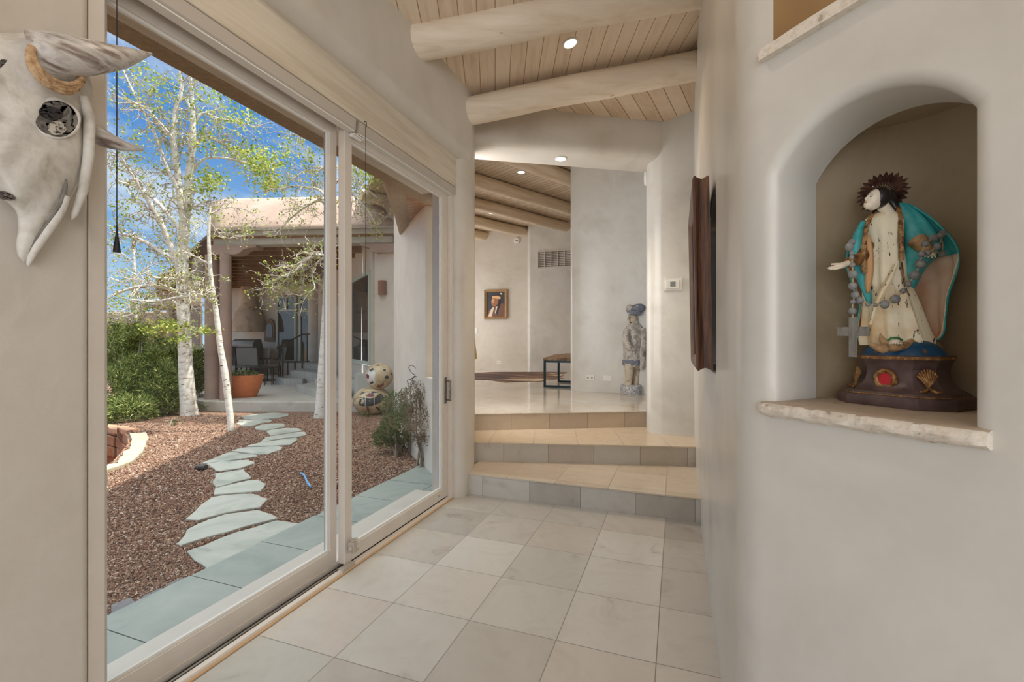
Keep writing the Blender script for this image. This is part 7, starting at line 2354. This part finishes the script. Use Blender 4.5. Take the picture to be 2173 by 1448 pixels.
def chair(px, t, rot, label, arm=True, xback=True, cush=None):
    c = xz(px, PZ, t)
    root = thing('patio_chair', label, 'chair', tuple(c), 'iron chairs on the patio')
    ux = Vector((math.cos(rot), math.sin(rot), 0)); uy = Vector((-ux.y, ux.x, 0))
    P = lambda x, y, z: c + ux * x + uy * y + Vector((0, 0, z))
    w, d, hs, hb = 0.29, 0.27, 0.44, 0.98
    for x in (-w, w):
        MB().tube([P(x, -d, 0), P(x, -d, 0.64)], 0.018, 6).build('leg', M['iron'], root)
        MB().tube([P(x, d, 0), P(x, d, hs), P(x, d + 0.10, hb)], 0.018, 6).build('leg', M['iron'], root)
        MB().tube([P(x, -d, 0.64), P(x, d + 0.03, 0.64)], 0.020, 6).build('armrest', M['iron'], root)
        MB().tube([P(x, -d, 0.03), P(x, d, 0.03)], 0.014, 6).build('floor_rail', M['iron'], root)
    b = MB()
    b.tube([P(-w, d + 0.10, hb), P(w, d + 0.10, hb)], 0.018, 6)
    b.build('top_rail', M['iron'], root)
    if xback:
        for sg in (-1, 1): MB().tube([P(-w * sg, d + 0.095, hb), P(w * sg, d + 0.005, hs + 0.06)], 0.014, 6).build('cross_bar', M['iron'], root)
    b = MB()
    b.obox(P(0, 0, hs), ux * (w - 0.01), uy * d, Vector((0, 0, 0.02)))
    b.build('seat', M['sling'], root, smooth=False)
    b = MB()
    q = [P(-w + .02, d + 0.012, hs + 0.03), P(w - .02, d + 0.012, hs + 0.03), P(w - .02, d + 0.098, hb - 0.02), P(-w + .02, d + 0.098, hb - 0.02)]
    b.extrude(q, uy * 0.012)
    b.build('back_panel', cush or M['sling'], root, smooth=False)
    return root
ang = math.atan2(RV.y, RV.x)
chair(536, 12.9, ang + PI + 0.1, 'iron patio chair with crossed back bars')
chair(574, 13.1, ang - 1.3, 'iron patio chair with pale blue back seen side on', xback=False, cush=M['sling_blue'])
chair(506, 12.6, ang + 1.2, 'grey sling patio chair half hidden by the thin column', xback=False)
def side_table(px, t, label, w=0.30, h=0.46):
    c = xz(px, PZ, t)
    root = thing('side_table', label, 'table', tuple(c), 'low iron side tables on the patio')
    MB().obox(c + Vector((0, 0, h)), RV * w, FV * 0.24, Vector((0, 0, 0.018))).build('table_top', M['iron'], root, smooth=False)
    for sx in (-1, -0.34, 0.34, 1):
        for sy in (-1, 1):
            MB().tube([c + RV * (w * 0.94 * sx) + FV * (0.21 * sy), c + RV * (w * 0.94 * sx) + FV * (0.21 * sy) + Vector((0, 0, h))], 0.012, 6).build('leg', M['iron'], root)
side_table(563, 12.0, 'low barred iron table before the pale blue chair')
side_table(626, 14.2, 'low barred iron table by the patio steps', 0.36, 0.50)
dt_ = thing('patio_table', 'dark patio dining table behind the thin column', 'table', tuple(xz(497, PZ, 13.4)))
MB().obox(xz(493, PZ + 0.74, 13.4), RV * 0.40, FV * 0.45, Vector((0, 0, 0.03))).build('table_top', M['steel'], dt_, smooth=False)
for sx in (-.85, .85):
    for sy in (-.85, .85):
        q = xz(493, PZ, 13.4) + RV * 0.40 * sx + FV * 0.45 * sy
        MB().tube([q, q + Vector((0, 0, .72))], 0.03, 8).build('leg', M['iron'], dt_)

# ---- far left: low wing and boundary wall beyond the juniper
fw_ = thing('far_house', 'low pinkish house wing with flat roof far behind the juniper', 'building', tuple(xz(300, GZ, 24)))
MB().prism([(p.x, p.y) for p in (xz(120, 0, 24), xz(372, 0, 23), xz(372, 0, 28), xz(120, 0, 29))], GZ, 2.1).build('wall', M['pit_stone'], fw_, smooth=False)
MB().prism([(p.x, p.y) for p in (xz(100, 0, 23.2), xz(380, 0, 22.3), xz(380, 0, 28.4), xz(100, 0, 29.5))], 2.1, 2.72).build('roof_band', M['stucco_pink'], fw_, smooth=False, bevel=0.05)
pw2 = thing('porch_wing', 'pinkish parapet of the porch wing seen behind the large aspen', 'building', tuple(xz(362, GZ, 19)))
MB().prism([(p.x, p.y) for p in (xz(338, 0, 18.5), xz(420, 0, 17.5), xz(430, 0, 22), xz(338, 0, 22))], 2.75, 4.05).build('parapet', M['stucco_pink'], pw2, smooth=False, bevel=0.08)
MB().prism([(p.x, p.y) for p in (xz(372, 0, 20), xz(425, 0, 19), xz(430, 0, 22), xz(372, 0, 22))], GZ, 2.75).build('wall', M['porch_ceiling'], pw2, smooth=False)
